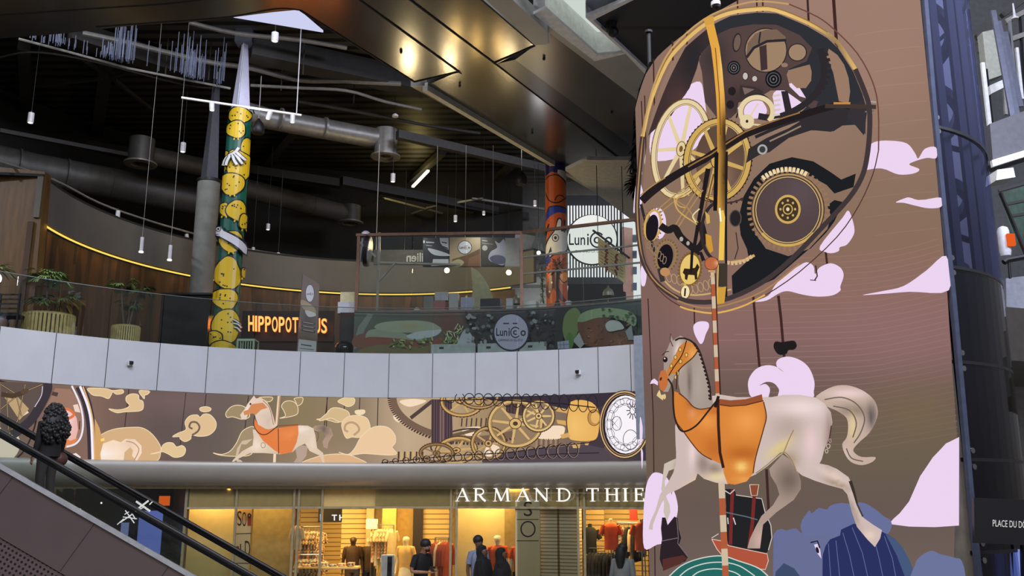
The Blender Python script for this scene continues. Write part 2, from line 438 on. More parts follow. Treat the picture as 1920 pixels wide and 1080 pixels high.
# ceiling over the shops (hidden void) keeps daylight out of them
struct('ceiling', MB().arc(AC, [(10.44, .16), (19, .16), (19, .7), (10.44, .7)], W0, W1, 50), mat('shop_ceiling', (190, 176, 140), .8))
struct('wall_shop_back', MB().arc(AC, [(16.6, ZF), (16.9, ZF), (16.9, .2), (16.6, .2)], R_(-60), R_(52), 50), mat('warm_cream_wall', (206, 180, 118), .8))
# grey pilaster at the right end of the fascia
pb = Cyl(AC, 9.98)
pt = MB(); a0 = pb.px2uv(1194, 700)[0] / 9.98
pt.arc(AC, [(9.86, 1.15), (10.0, 1.15), (10.0, 3.42), (9.86, 3.42)], a0, a0 + .05, 3)
struct('trim_5', pt, mat('grey_pilaster', (138, 146, 158), .4))

# ---- restaurant curved wall: grey band above, timber slats below, light line between
M_slat, nt, b = newmat('dark_vertical_timber')
tc = nt.nodes.new('ShaderNodeTexCoord'); mp = nt.nodes.new('ShaderNodeMapping'); mp.inputs['Scale'].default_value = (7, 7, .55)
vo = nt.nodes.new('ShaderNodeTexVoronoi'); vo.inputs['Scale'].default_value = 1.0; cr = nt.nodes.new('ShaderNodeValToRGB')
e = cr.color_ramp.elements; e[0].color = (*lin((38, 26, 16)), 1); e[1].color = (*lin((88, 62, 34)), 1)
nt.links.new(tc.outputs['Object'], mp.inputs[0]); nt.links.new(mp.outputs[0], vo.inputs['Vector'])
sp = nt.nodes.new('ShaderNodeSeparateColor'); nt.links.new(vo.outputs['Color'], sp.inputs[0]); nt.links.new(sp.outputs[0], cr.inputs[0]); nt.links.new(cr.outputs[0], b.inputs['Base Color'])
b.inputs['Roughness'].default_value = .6
WA0 = R_(-98)
def warc(R, z0, z1, a0, a1, n=60, d=.12): return MB().arc(WC, [(R, z0), (R + d, z0), (R + d, z1), (R, z1)], a0, a1, n)
struct('wall_restaurant_timber', warc(7.08, 3.2, 5.92, WA0, R_(32)), M_slat)
M_gwall = mat('warm_grey_plaster', (104, 100, 92), .75, var=.03, scale=2)
struct('wall_restaurant_band', warc(6.98, 6.02, 6.98, WA0, R_(38)), M_gwall)
struct('wall_restaurant_cap', warc(6.98, 6.98, 7.04, WA0, R_(38), d=1.6), M_dark)
ls = obj('light_strip', warc(7.0, 5.95, 5.985, WA0 + .01, R_(31), d=.03), emis('warm_led_line', (255, 214, 96), 1.15))
tag(ls, 'thin warm yellow light line along the top of the curved timber wall', 'light strip')
for k in range(24):
    a = WA0 + .05 + k * .0915
    x, y = WC[0] + 6.88 * sin(a), WC[1] + 6.88 * cos(a)
    spot('wall_wash', (x, y, 5.93), (WC[0] + 7.2 * sin(a), WC[1] + 7.2 * cos(a), 4.2), 2.6, (255, 186, 80), 150, 1.)
# left end of the timber wall: tall honey-brown pier
pr = MB().prism([atY(0, 300, 19.2), atY(82, 330, 19.2), atY(72, 560, 19.2), atY(-10, 560, 19.2)], (0, .6, 0))
q0, q1 = atY(70, 620, 19.9), atY(84, 322, 19.9)
q = MB().prism([Vector((-16, 19.9, 3.2)), Vector((q0.x - .12, 19.9, 3.2)), Vector((q1.x, 19.9, q1.z)), Vector((-16, 19.9, q1.z + .6))], (0, .3, 0))
struct('wall_left_pier', q, M_wood)
# dark void wall behind and above
struct('wall_back_void', warc(13, 3.2, 12.3, R_(-110), R_(18)), M_dark)
# side wall far right of the upper floor
# ---- roof deck: dark corrugated sheet
M_deck = stripes('corrugated_deck', (84, 83, 78), (36, 36, 35), 2.2, 'Y', .5, .3, 1.0, .4)
struct('ceiling.001', MB().prism([Vector((-26, 19.2, ZD)), Vector((-1, 19.2, ZD)), Vector((12, 31, ZD)), Vector((12, 44, ZD)), Vector((-26, 44, ZD))], (0, 0, .2)), M_deck)
def zbar(a, b, z, w, h, m, name='ceiling_beam', label=None):
    o = obj(name, MB().bar(atZ(*a, z), atZ(*b, z), w, h), m)
    return o
LB = []
def beam(a, b, z, w, h, label):
    o = zbar(a, b, z, w, h, M_deckbeam); tag(o, label, 'beam', 'steel beams under the roof deck'); return o
BD = [((0, 250), (640, 345), 11.2, .35, .3, 'grey roof beam running behind the left drop duct'),
      ((130, 60), (470, 170), 11.6, .5, .5, 'wide dusty steel beam above the ventilation pipes at upper left'),
      ((470, 90), (800, 160), 11.6, .6, .6, 'wide grey steel beam right of the white column cone'),
      ((0, 245), (290, 300), 10.2, .12, .12, 'thin grey rail crossing in front of the left drop duct'),
      ((745, 252), (1060, 325), 10.2, .2, .25, 'grey beam leading from the grey duct to the orange column'),
      ((640, 340), (1010, 412), 10.4, .3, .3, 'pale lit beam above the sandwich kiosk'),
      ((830, 285), (735, 372), 11.7, .25, .2, 'beam beside the tube light'),
      ((965, 305), (890, 370), 11.7, .25, .2, 'short diagonal beam beside the hanging speaker near orange column'),
      ((550, 245), (480, 330), 11.7, .3, .25, 'short diagonal beam behind the black speaker by the yellow column'),
      ((45, 85), (52, 260), 11.7, .3, .3, 'receding beam at far left above the pendant'),
      ((200, 120), (180, 260), 11.7, .35, .3, 'receding beam meeting the cross braces')]
for q in BD: beam(*q)
xb = empty('cross_brace', atZ(206, 146, 11.5), 'star-shaped cross brace under the roof deck at upper left', 'brace')
for (a, b, lab) in [((140, 100), (205, 145), 'left upper'), ((210, 145), (270, 125), 'right upper'), ((70, 160), (190, 148), 'left lower'), ((215, 150), (290, 210), 'right lower')]:
    obj('brace_arm', MB().bar(atZ(*a, 11.5), atZ(*b, 11.5), .09, .09), M_deckbeam, xb)
BR = [((590, 420), (720, 372)), ((720, 372), (905, 420)), ((700, 425), (835, 380)), ((835, 380), (980, 430)), ((885, 372), (1020, 392)), ((800, 390), (905, 372))]
tz = empty('roof_truss', atZ(800, 400, 10.4), 'zigzag of thin pale truss rods under the roof above the kiosk', 'truss')
for i, (a, b) in enumerate(BR): obj('truss_rod', MB().bar(atZ(*a, 10.4), atZ(*b, 10.4), .07, .07), M_pipe, tz)

# pipes high on the left
PI = [([(155, 62), (230, 78), (320, 100), (400, 118), (470, 128), (560, 150), (640, 152), (752, 157)], 11.3, .07, 'long pale pipe sweeping under the roof past the white cone'),
      ([(470, 160), (560, 165), (650, 170), (720, 190), (790, 205)], 11.0, .045, 'thin pale pipe with a kink right of the white cone'),
      ([(0, 108), (60, 98), (160, 112), (350, 160), (430, 165)], 11.2, .03, 'thin dark-grey pipe behind the glazed strip'),
      ([(355, 42), (440, 62), (560, 75), (650, 90)], 11.6, .06, 'pale pipe just below the bronze soffit edge'),
      ([(560, 190), (700, 215), (800, 235), (900, 250)], 10.9, .05, 'dark cable tray running right toward the kiosk'),]
for pth, z, r, lab in PI:
    pp = crm(pth, False, 4)
    o = obj('ceiling_pipe', MB().tube([atZ(*q, z) for q in pp], r, 8), M_pipe if 'pale' in lab else M_deckbeam, smooth=True); tag(o, lab, 'pipe', 'pipes under the roof')
# hangers
for i, (x, y0, y1) in enumerate([(391, 70, 150), (310, 60, 140), (527, 60, 170), (663, 110, 195), (568, 68, 140)]):
    a = atZ(x, y1, 10.9); b = Vector((a.x, a.y, 12)); o = obj('hanger_rod', MB().tube([a, b], .018, 6), M_deckbeam)
    tag(o, f'thin vertical hanger rod under the roof at upper left, {["second","first","third","fifth","fourth"][i]} from the left', 'rod', 'hanger rods')

# glazed hanging strip with streaks of light at upper left (glass chandelier blades)
gl = empty('glass_rod_curtain', atZ(240, 110, 10.6), 'strip of thin hanging glass rods catching light beneath the bronze soffit', 'glass curtain')
M_rodg = mat('sparkling_glass_rod', (120, 126, 146), .2, .5)
rr = random.Random(2)
mb = MB()
cnt = 0
dens = [(70, 8), (110, 20), (150, 6), (190, 14), (215, 34), (235, 30), (300, 4), (350, 26), (370, 30), (410, 8)]
for cx, n in dens:
    for k in range(n):
        x = cx + rr.gauss(0, 9); t = (x - 35) / 390
        if not 0 < t < 1.02: continue
        yt = 70 - 12 * t; yb = 73 + 92 * t
        z1 = 10.6 + rr.uniform(-.1, .1); p = atZ(x, yb - rr.uniform(0, 12), 10.0)
        L = rr.uniform(.5, 1.5) if yb - yt > 50 else .35
        mb.box(p.x - .007, p.x + .007, p.y - .007, p.y + .007, p.z, p.z + L * rr.uniform(.4, 1))
o = obj('rods', mb, M_rodg, gl); o['kind'] = 'stuff'
obj('bottom_rail', MB().tube([atZ(35, 73, 10), atZ(130, 98, 10), atZ(240, 128, 10), atZ(340, 148, 10), atZ(432, 166, 10)], .03, 6), M_pipe, gl)

# ================================================================ ATRIUM SOFFIT (z = 9.3)
M_soff = mat('bronze_metal_soffit', (136, 135, 132), .2, .85, var=.03, scale=1.2)
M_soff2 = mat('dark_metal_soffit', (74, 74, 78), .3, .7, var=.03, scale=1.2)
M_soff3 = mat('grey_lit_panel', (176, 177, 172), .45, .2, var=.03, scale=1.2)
M_wbeam = mat('white_beam', (242, 244, 242), .5)
def slab(name, pts, z, h, m, kind='structure', parent=None):
    o = obj(name, MB().prism([atZ(a, b, z) for a, b in pts], (0, 0, h)), m, parent)
    if parent is None: o['kind'] = kind
    return o
n_c = [2]
def ceil(pts, z, h, m):
    o = slab('ceiling.%03d' % n_c[0], pts, z, h, m); n_c[0] += 1; return o
# left sweep
ceil(P('-60,-120 -60,78 0,72 117,63 257,47 353,42 433,33 510,23 563,18 700,-120'), 9.3, .3, M_soff)
for pts in ('-40,31 160,17 310,7 420,-6', '180,50 353,38 433,31 520,16 563,19'):
    pp = crm(P(pts), False, 4); o = obj('soffit_joint', MB().tube([atZ(*q, 9.3) for q in pp], .018, 4), M_joint); o['kind'] = 'structure'; o.name = 'trim_6'
# three finger panels
ceil(P('563,18 777,153 860,135 930,120 1003,85 895,-10 700,-120 560,-120'), 9.3, .3, M_soff)
ceil(P('770,162 800,160 860,134 930,120 1200,325 1200,402'), 9.32, .3, M_soff)      # long beam
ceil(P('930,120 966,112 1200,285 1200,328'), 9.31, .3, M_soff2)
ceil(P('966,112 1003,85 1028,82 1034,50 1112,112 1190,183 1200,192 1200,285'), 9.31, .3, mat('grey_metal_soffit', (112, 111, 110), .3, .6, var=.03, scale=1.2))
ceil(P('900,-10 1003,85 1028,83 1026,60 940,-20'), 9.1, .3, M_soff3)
ceil(P('1100,110 1180,100 1400,-60 1420,300 1200,240'), 9.9, .3, M_soff2)
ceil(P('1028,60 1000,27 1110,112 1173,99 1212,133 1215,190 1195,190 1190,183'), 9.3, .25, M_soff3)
trim_pts = [('563,20 777,154', 9.29, .03), ('777,154 860,135', 9.29, .03), ('667,-5 865,138', 9.29, .03), ('762,-5 930,121', 9.29, .03), ('925,119 1003,86', 9.29, .03),
            ('900,-3 1003,85', 9.29, .03), ('965,113 1200,288', 9.33, .035), ('930,121 1200,327', 9.3, .02)]
for t, z, wd in trim_pts:
    a, b_ = P(t); o = obj('trim_7', MB().bar(atZ(*a, z), atZ(*b_, z), wd, .02), M_joint); o['kind'] = 'structure'
# pale light edge of the long beam
o = obj('trim_8', MB().bar(atZ(797, 163, 9.28), atZ(1300, 462, 9.28), .14, .2), mat('pale_edge_profile', (190, 188, 176), .5)); o['kind'] = 'structure'
# white light well
ceil(P('1000,27 1022,16 1121,104 1173,99 1173,101 1115,115'), 9.2, .06, M_wbeam)
well = MB()
A_, B_, C_, D_ = atZ(1022, -70, 9.2), atZ(1121, 104, 9.2), atZ(1173, 99, 9.2), atZ(1098, -70, 9.2)
WP = [A_, atZ(1022, 16, 9.2), B_, C_, atZ(1098, 33, 9.2), D_]
for p, q_ in zip(WP, WP[1:]):
    k = len(well.v); well.add([p, q_, q_ + Vector((0, 0, .55)), p + Vector((0, 0, .55))], [(0, 1, 2, 3)])
sk2 = obj('window_3', MB().prism([p + Vector((0, 0, .55)) for p in WP], (0, 0, .03)), emis('frosted_roof_light', (206, 216, 208), .95)); sk2['kind'] = 'structure'
struct('wall_light_well', well, M_wbeam)
ceil(P('1098,33 1184,-4 1196,-4 1112,38 1213,132 1210,140 1173,101'), 9.2, .08, M_wbeam)
ceil(P('900,-60 1000,-30 1000,27 1022,16 1022,-60'), 9.5, .2, M_wbeam)
ceil(P('1099,32 1099,-60 1230,-60 1184,-3'), 9.5, .1, mat('blue_grey_panel', (176, 184, 190), .5))
# dark tile ceiling around the lift tower
M_tile = stripes('dark_ceiling_tiles', (44, 44, 46), (14, 14, 15), .55, 'Y', .6, 0, .2, .03)
ceil(P('1112,38 1190,-6 1620,-80 1620,260 1240,260 1212,133'), 9.28, .1, M_tile)
# skylight triangle beyond the bronze soffit
sk = obj('window_1', MB().prism([atZ(a, b, 9.6) for a, b in P('438,33 520,20 560,22 606,61')], (0, 0, .05)), emis('skylight_pane', (205, 208, 240), 1.0)); sk['kind'] = 'structure'
# room soffits further right behind the tower front
ceil(P('1060,320 1100,300 1200,300 1230,470 1195,420'), 8.6, .1, mat('pale_soffit_tiles', (176, 176, 170), .6))
# ================================================================ CURVED SCREEN ON THE LIFT TOWER
CS = Cyl(CC, CR, False, .12)
scr = empty('curved_led_screen', (CC[0], CC[1] - CR, ZF), 'giant curved screen wrapped round the lift tower showing a carousel horse beneath a clockwork dial', 'screen')
A = Art(CS, .0005, .03)
PINK = (236, 212, 240); DK = (46, 42, 46); BR = (96, 72, 66); GO = (206, 168, 92); GOD = (120, 86, 44); CRM = (228, 208, 164)
bgc = grad([(0, (156, 124, 110)), (250, (142, 114, 98)), (420, (138, 110, 92)), (560, (140, 106, 98)), (640, (134, 102, 100)), (730, (110, 90, 82)), (850, (108, 94, 78)), (950, (104, 88, 82)), (1080, (112, 96, 90))])
bgf = shade(bgc, (1215, 560, 60, 700, (112, 88, 80), .45), (1690, 640, 150, 90, (150, 112, 112), .5), (1720, 770, 90, 60, (122, 106, 74), .5), (1650, 120, 120, 160, (164, 130, 116), .5))
rim = P('1191,330 1190,240 1192,205 1200,182 1214,140 1235,108 1290,62 1390,0 1450,-40 1560,-80 1650,-90 1712,-90')
redge = P('1716,-60 1722,0 1748,270 1772,540 1782,690 1791,820 1789,900 1787,985 1784,1120')
# polygon in the tower's own (angle, height) frame, left side carried round the limb
def clampx(x, y): return x
left_u = -CR * R_(84)
base_poly = None
bm = bmesh.new()
def uvpoly(art, uv, col, grid):
    tr = tessellate_polygon([[Vector((a, b, 0)) for a, b in uv]])
    class _S:                                  # feed uv straight through
        pass
    sf = art.sf; keep = sf.px2uv; sf.px2uv = lambda a, b: (a, b)
    try: art.tris([[uv[i] for i in t] for t in tr], col, grid)
    finally: del sf.px2uv
rim_uv = [(left_u, CS.px2uv(1200, 182)[1] - .12)] + [CS.px2uv(*p) for p in rim if p[0] >= 1214]
red_uv = [CS.px2uv(*p) for p in redge]
red_uv = [p for p in red_uv]
bot = red_uv[-1][1]
poly = [(left_u, bot)] + rim_uv + red_uv
uvpoly(A, poly, bgf, .22)
# faint scan ripples of the tiles
for k in range(34):
    y = 455 + k * 11; xa = 1240 + (k * 37) % 90; c = bgf(1600, y)
    A.stroke([(1500 - (k % 5) * 40, y + 30), (1600, y + 25), (1690, y + 12), (1716 + (y - 6) * .0926, y - 6)], 1.6, [q + 7 for q in c], smooth=True)
for k in range(12):
    y = 60 + k * 34; c = bgf(1690, y); A.stroke([(1600 + (k % 3) * 18, y + 10), (1714 + y * .0926, y - 4)], 1.4, [q + 7 for q in c])
# strings
STR = (64, 40, 38)
for t, wd in [('1385,2 1386,30', 3), ('1420,-20 1421,28', 3), ('1431,-20 1432,28', 3), ('1512,-30 1516,52', 4), ('1559,-30 1566,75 1574,290 1581,378', 6), ('1266,78 1267,116', 3), ('1292,58 1293,90', 3),
              ('1231,112 1233,200', 2.5), ('1209,190 1212,260', 2), ('1215,180 1218,300', 2), ('1547,470 1550,497', 4), ('1415,556 1427,692', 4.5), ('1461,556 1466,600 1472,672', 5), ('1307,578 1308,622', 2.5),
              ('1222,560 1232,780 1236,1090', 2), ('1440,880 1444,960', 5)]:
    A.stroke(P(t), wd, STR)
# clouds
CL = ['1565,338 1590,315 1612,290 1635,270 1665,267 1695,272 1710,290 1716,300 1728,282 1748,279 1749,299 1731,299 1708,306 1700,312 1718,320 1708,328 1680,330 1650,319 1620,322 1590,330',
      '1675,382 1690,375 1700,373 1720,378 1757,373 1758,390 1735,393 1710,388 1690,383',
      '1615,555 1650,548 1690,538 1730,510 1767,482 1772,546 1700,549 1650,553',
      '1216,1028 1214,970 1219,913 1229,890 1240,886 1255,893 1264,910 1267,953 1263,990 1262,1015 1240,1021',
      '1268,920 1278,950 1272,980 1260,990', '1226,322 1222,300 1232,288 1252,290 1262,270 1232,262 1219,285 1216,310']
for t in CL: A.poly(P(t), PINK, smooth=True, n=4)
A.poly(P('1791,820 1791,985 1747,988 1700,987 1663,982 1672,972 1683,962 1700,940 1720,893 1743,858 1767,832'), PINK)
for t in ['1195,397 1199,350 1205,339 1211,352 1213,366 1209,388 1200,396', '1205,330 1206,314 1210,316 1211,328', '1209,504 1214,498 1220,514 1217,535 1211,536 1209,525', '1208,782 1213,800 1212,826 1208,833', '1210,842 1214,850 1212,880']:
    A.poly(P(t), PINK, smooth=True, n=3)
A.poly(P('1537,464 1577,412 1587,398 1593,406 1599,428 1598,443 1586,461 1573,466 1571,473 1559,477 1547,475'), PINK, smooth=True, n=4)
A.poly(P('1418,567 1443,556 1455,537 1473,519 1498,501 1513,494 1525,501 1528,516 1536,504 1556,496 1574,504 1580,519 1574,539 1574,547 1559,556 1531,558 1504,554 1480,548 1464,551 1440,565'), PINK, smooth=True, n=4)
A.stroke(P('1529,500 1532,520 1527,528'), 2.4, STR); A.stroke(P('1519,527 1530,528'), 1.6, STR)
A.poly(P('1414,746 1407,730 1408,711 1421,693 1440,686 1458,689 1472,699 1460,690 1458,680 1465,673 1481,670 1502,677 1518,692 1527,716 1526,735 1521,747 1465,748 1463,732 1454,720 1440,717 1427,724 1438,721 1446,729 1445,740 1440,747'), PINK, smooth=True, n=4)
A.poly(P('1307,611 1317,604 1332,605 1335,614 1329,628 1325,641 1320,646 1315,640 1308,625'), PINK, smooth=True, n=4)
A.poly(P('1453,653 1456,642 1468,643 1480,641 1491,641 1495,650 1490,657 1480,658 1476,665 1462,666'), (34, 30, 32), smooth=True, n=4)
# ---- round dial in perspective
outer = T(3.6, 1180, 0, '150,930 200,700 300,450 400,320 550,190 700,120 870,97 1000,105 1200,190 1330,270 1400,340 1500,500 1560,650 1590,760 1592,930') + T(3.272, 1180, 290, '1430,60 1400,170 1330,290 1200,440 1000,660 830,800 650,890 500,915 350,890 230,800 150,680 120,540 108,400 108,250')
A.poly(outer, shade(bgc, (1500, 200, 100, 100, (156, 126, 106), .6)), grid=.3, smooth=True, n=3)
for t in ['1232,300 1226,262 1240,215 1262,190 1290,182 1298,163 1318,156 1325,180 1330,240 1310,280 1270,300', '1480,161 1500,160 1514,172 1517,184 1538,176 1555,183 1569,199 1549,206 1500,206 1480,212 1455,224 1453,200 1452,178',
          '1386,206 1422,190 1436,200 1439,216 1416,226', '1226,400 1246,392 1256,412 1254,440 1240,447']:
    A.poly(P(t), PINK, smooth=True, n=3)
A.poly(P('1223,256 1240,205 1262,150 1291,92 1333,56 1334,86 1318,108 1312,132 1299,168 1264,222'), shade((64, 50, 50), (1300, 110, 30, 60, (40, 38, 42), .8), (1275, 190, 20, 30, (88, 62, 58), .7)), grid=.15)
A.poly(P('1333,54 1374,34 1422,28 1458,30 1513,54 1549,76 1569,95 1597,140 1613,180 1622,211 1616,258 1600,238 1570,240 1540,238 1505,246 1495,222 1516,200 1512,190 1470,120 1380,190 1340,190 1322,140 1320,108 1333,80'), shade((48, 49, 54), (1345, 150, 12, 60, (30, 30, 34), .6)), grid=.25)
A.poly(P('1552,96 1568,108 1580,126 1588,150 1591,176 1588,199 1572,201 1566,170 1560,140 1548,110'), (152, 122, 102))
A.poly(T(3.6, 1180, 0, '490,420 505,370 550,320 620,240 700,205 780,190 850,180 1000,185 1150,255 1230,340 1195,430 1080,480 1065,520 1085,600 1150,665 1270,700 1250,760 1180,720 1100,660 1050,625 960,625 920,650 750,705 740,770 700,810 620,820 530,700 510,500'), shade((86, 68, 66), (1400, 190, 60, 30, (58, 46, 48), .8), (1340, 110, 25, 40, (52, 46, 50), .7)), grid=.15)
A.poly(T(3.6, 1180, 0, '1075,490 1215,452 1228,500 1225,560 1190,610 1130,610 1100,580 1080,540'), (150, 120, 98))
A.disc(1438, 98.6, 39, 42, DK); A.disc(1438, 98.6, 37, 40, (158, 130, 104))
A.poly(P('1402,112 1405,85 1418,68 1438,60 1458,60 1474,74 1474,82 1450,78 1425,88 1410,102'), (120, 98, 84)); A.stroke(P('1403,112 1416,94 1440,82 1475,80'), 5, DK)
A.poly(P('1426,92 1439,88 1441,134 1429,137'), (66, 52, 54)); A.stroke(P('1428,64 1425,86'), 3, DK)
A.disc(1495, 103, 17.5, 17, DK); A.disc(1495, 103, 15.5, 15, (158, 130, 106)); A.disc(1385.5, 84, 8, 18, DK, 8); A.disc(1386, 84, 6, 15, (112, 92, 80), 8)
for (x, y, r) in [(1380, 131, 12), (1452, 153, 15)]:
    A.disc(x, y, r, r * 1.1, (26, 26, 30)); A.ring(x, y, r * .75, r * .8, 1.5, (92, 92, 96)); A.ring(x, y, r * .4, r * .45, 1.5, (110, 110, 112)); A.disc(x, y, 1.6, 2, (130, 120, 110))
for (x, y) in [(1401, 147), (1418, 152)]: A.disc(x, y, 5.4, 8 if x < 1410 else 6, DK); A.disc(x, y, 4.4, 6.5 if x < 1410 else 5, (196, 186, 180))
A.disc(1377, 175, 7, 8, (38, 32, 34)); A.disc(1374, 200, 7, 8, (38, 32, 34)); A.disc(1472, 127, 6, 4, (150, 120, 104)); A.poly(P('1392,164 1420,168 1434,176 1428,184 1392,186 1390,176'), (60, 50, 50)); A.poly(P('1396,168 1418,172 1400,182'), (120, 102, 96))
A.stroke(P('1536,97 1543,130 1540,160 1520,190 1490,212 1455,225 1425,222'), 12, DK, smooth=True)
A.teeth(1470, 133, 74, 66, 9, 12, 8, DK, 0, -24, 50)
A.stroke(P('1385,225 1400,190 1430,182 1450,200 1455,232'), 3, DK, smooth=True)
A.ring(1422, 214, 29, 27, 9, CRM, 0, 150, 400); A.ring(1422, 214, 24, 22, 1.2, GOD, 0, 150, 400); A.stroke(P('1408,226 1425,198'), 2.4, CRM); A.stroke(P('1400,236 1438,240'), 3, CRM)
for k in range(6): A.stroke([(1452, 185 + k * 9), (1464 + k % 2, 183 + k * 9)], 4, (214, 200, 196))
A.poly(P('1466,176 1478,176 1486,214 1474,218'), DK)
A.wheel(1286, 282, 48, 88, 10, 7, shade(CRM, (1320, 330, 40, 60, GO, .7)), GOD, 8, 20, 60, 3, .15, grid=.2)
A.teeth(1405, 232, 5, 6, 11, 8, 4.5, CRM); A.disc(1405, 232, 6, 7, CRM); A.disc(1405, 232, 2.4, 3, DK)
A.disc(1356, 300, 44, 62, shade((96, 74, 62), (1350, 330, 30, 30, (150, 120, 98), .8)), 4, grid=.2)
A.wheel(1352, 304, 55, 72, 11, 8, shade(GO, (1370, 250, 30, 20, CRM, .6)), (58, 42, 30), 6, 10, 56, 4, .2, grid=.2)
A.ring(1366, 310, 70, 74, 3, (70, 50, 48), 0, 20, 120); A.teeth(1366, 312, 66, 70, 12, 6, 5, (70, 50, 48), 0, 10, 110)
# big dark arms
A.stroke(P('1416,282 1440,272 1470,262 1513,246 1555,250 1583,232 1560,214 1510,226 1470,240 1420,262'), 6, DK); A.poly(P('1408,284 1440,264 1480,246 1512,226 1560,212 1590,214 1584,236 1560,252 1520,250 1480,264 1446,290 1426,296 1404,310'), (50, 46, 50))
A.disc(1433, 285, 9, 9.5, (170, 168, 166)); A.disc(1433, 285, 5.5, 6, (60, 60, 64)); A.stroke(P('1446,270 1475,256 1502,242'), 3, (150, 128, 110))
A.poly(P('1613,194 1618,210 1617,258 1606,246 1592,236 1584,226 1590,206'), (54, 50, 54))
A.stroke(P('1216,378 1241,356 1281,329 1330,302 1402,257 1505,221 1569,202 1590,206'), 15, (36, 30, 32), w2=12); A.stroke(P('1300,316 1340,294 1402,252 1500,217'), 2.5, (156, 112, 66)); A.stroke(P('1545,205 1600,206 1636,207'), 8, (70, 56, 50)); A.stroke(P('1560,200 1590,200'), 4, (196, 138, 72))
A.stroke(P('1618,196 1636,198'), 3, (170, 160, 160)); A.stroke(P('1616,216 1632,214'), 3, (120, 100, 96))
A.stroke(P('1336,320 1326,380 1312,462 1309,520'), 9, (34, 28, 30), w2=5); A.stroke(P('1330,402 1346,330'), 3, (120, 88, 54))
# right gear and its black bracket
A.poly(P('1395,445 1391,412 1400,372 1418,340 1446,312 1486,300 1524,308 1552,326 1574,342 1600,331 1596,356 1562,368 1548,352 1520,336 1490,330 1450,340 1425,370 1416,400 1420,440 1440,470 1480,484 1520,470 1548,440 1556,410 1549,390 1562,380 1578,384 1562,420 1516,472 1455,527 1381,561 1379,520 1410,490 1406,470'), (30, 32, 36))
A.teeth(1480, 397, 64, 68, 46, 10, 5.5, (150, 116, 88), 0, -190, 170); A.teeth(1478, 397, 66, 70, 12, 9, 6, (236, 214, 170), 0, -130, -60)
A.disc(1479, 398, 66, 69, (76, 62, 58)); A.ring(1479, 398, 62, 66, 3, (188, 150, 98)); A.ring(1479, 398, 57, 61, 1.6, (210, 180, 120)); A.ring(1479, 400, 60, 64, 5, GO, 0, 40, 140)
A.disc(1479, 398, 55, 59, shade((84, 68, 70), (1500, 360, 40, 40, (98, 84, 88), .6)), grid=.2)
A.disc(1479, 397, 23, 27, GO); A.disc(1479, 397, 19, 22.5, (66, 54, 40)); A.ring(1479, 397, 8, 9, 2, GO); A.disc(1479, 397, 3, 3.6, CRM)
for k in range(8): a = k * pi / 4; A.disc(1479 + 13 * cos(a), 397 + 16 * sin(a), 2, 2.4, (200, 170, 104))
# small stuff bottom left
A.stroke(P('1216,384 1225,420 1240,470 1262,510'), 5, DK)
for t in ['1246,396 1306,348', '1250,402 1312,356', '1276,430 1322,352', '1282,432 1328,360', '1215,368 1260,336', '1276,376 1300,392 1322,425']: A.stroke(P(t), 2.2, (172, 136, 84))
A.stroke(P('1276,372 1284,398 1318,424'), 2.5, GO, smooth=True); A.ring(1296, 380, 16, 12, 2, GO, 0, 90, 300); A.stroke(P('1322,395 1310,408 1316,420'), 2.5, CRM, smooth=True)
A.ring(1238, 424, 14, 28, 4, GO, 8); A.teeth(1238, 424, 16, 30, 22, 3, 3, GOD, 8); A.disc(1237, 429, 11, 25, (30, 24, 32), 8)
A.ring(1262, 482, 18, 27, 4, (150, 120, 76), 8); A.teeth(1262, 482, 19, 28, 26, 4, 3, (110, 88, 60), 8); A.disc(1261, 484, 14, 24, (26, 22, 30), 8)
A.stroke(P('1252,425 1266,434 1278,430 1288,446 1304,462 1318,470 1330,452 1324,420'), 13, (36, 32, 34), smooth=True); A.disc(1290, 451, 3.4, 4.4, (176, 166, 160)); A.disc(1302, 459, 3, 4, (176, 166, 160)); A.stroke(P('1310,480 1325,478 1330,492'), 7, (36, 32, 34))
for k in range(9): A.ring(1268 + k * 9.5, 518 + min(k, 9 - k) * 3 + (14 if k > 2 else 4), 4.5, 9, 1.4, (176, 150, 104), -12)
for k in range(7): A.ring(1232 + k * 4.8, 460 + k * 5, 3, 7, 1.2, (150, 126, 96), 10)
A.stroke(P('1254,520 1280,546 1318,556 1380,546'), 3, (200, 170, 116), smooth=True); A.stroke(P('1252,505 1258,530'), 9, (60, 54, 52)); A.disc(1262, 512, 9, 8, (190, 140, 92), 20)
A.ring(1358, 438, 31, 54, 6, (52, 42, 44), 0, 95, 262); A.poly(P('1333,400 1341,408 1342,422 1336,424'), GO); A.poly(P('1334,442 1344,446 1348,474 1342,478 1335,462'), (206, 150, 56)); A.stroke(P('1388,440 1392,470 1386,490'), 2.2, (70, 56, 54))
A.stroke(P('1379,496 1405,492 1421,483'), 5, GO); A.teeth(1384, 440, 48, 54, 7, 7, 6, (214, 180, 140), 0, 50, 104)
A.disc(1387, 414, 11, 16, (40, 36, 40)); A.ring(1387, 414, 10, 15, 2, (86, 76, 76))
A.disc(1307.5, 507, 20, 31, (124, 92, 44), 6); A.disc(1307, 508, 17.5, 28, (228, 196, 112), 6); A.teeth(1307, 508, 19, 30, 30, 3, 3, GOD, 6)
A.poly(P('1294,514 1297,506 1306,507 1316,505 1320,497 1324,504 1320,514 1320,526 1316,528 1315,519 1304,518 1302,528 1298,526 1298,518'), (50, 36, 24)); A.stroke(P('1311,470 1309,515'), 5, (34, 28, 30))
A.disc(1299, 551, 9, 14, GOD, 4); A.disc(1299, 550, 7.4, 12, (240, 226, 176), 4); A.stroke(P('1299,543 1298,558'), 3, (50, 36, 24)); A.disc(1298, 536, 3, 3, GO)
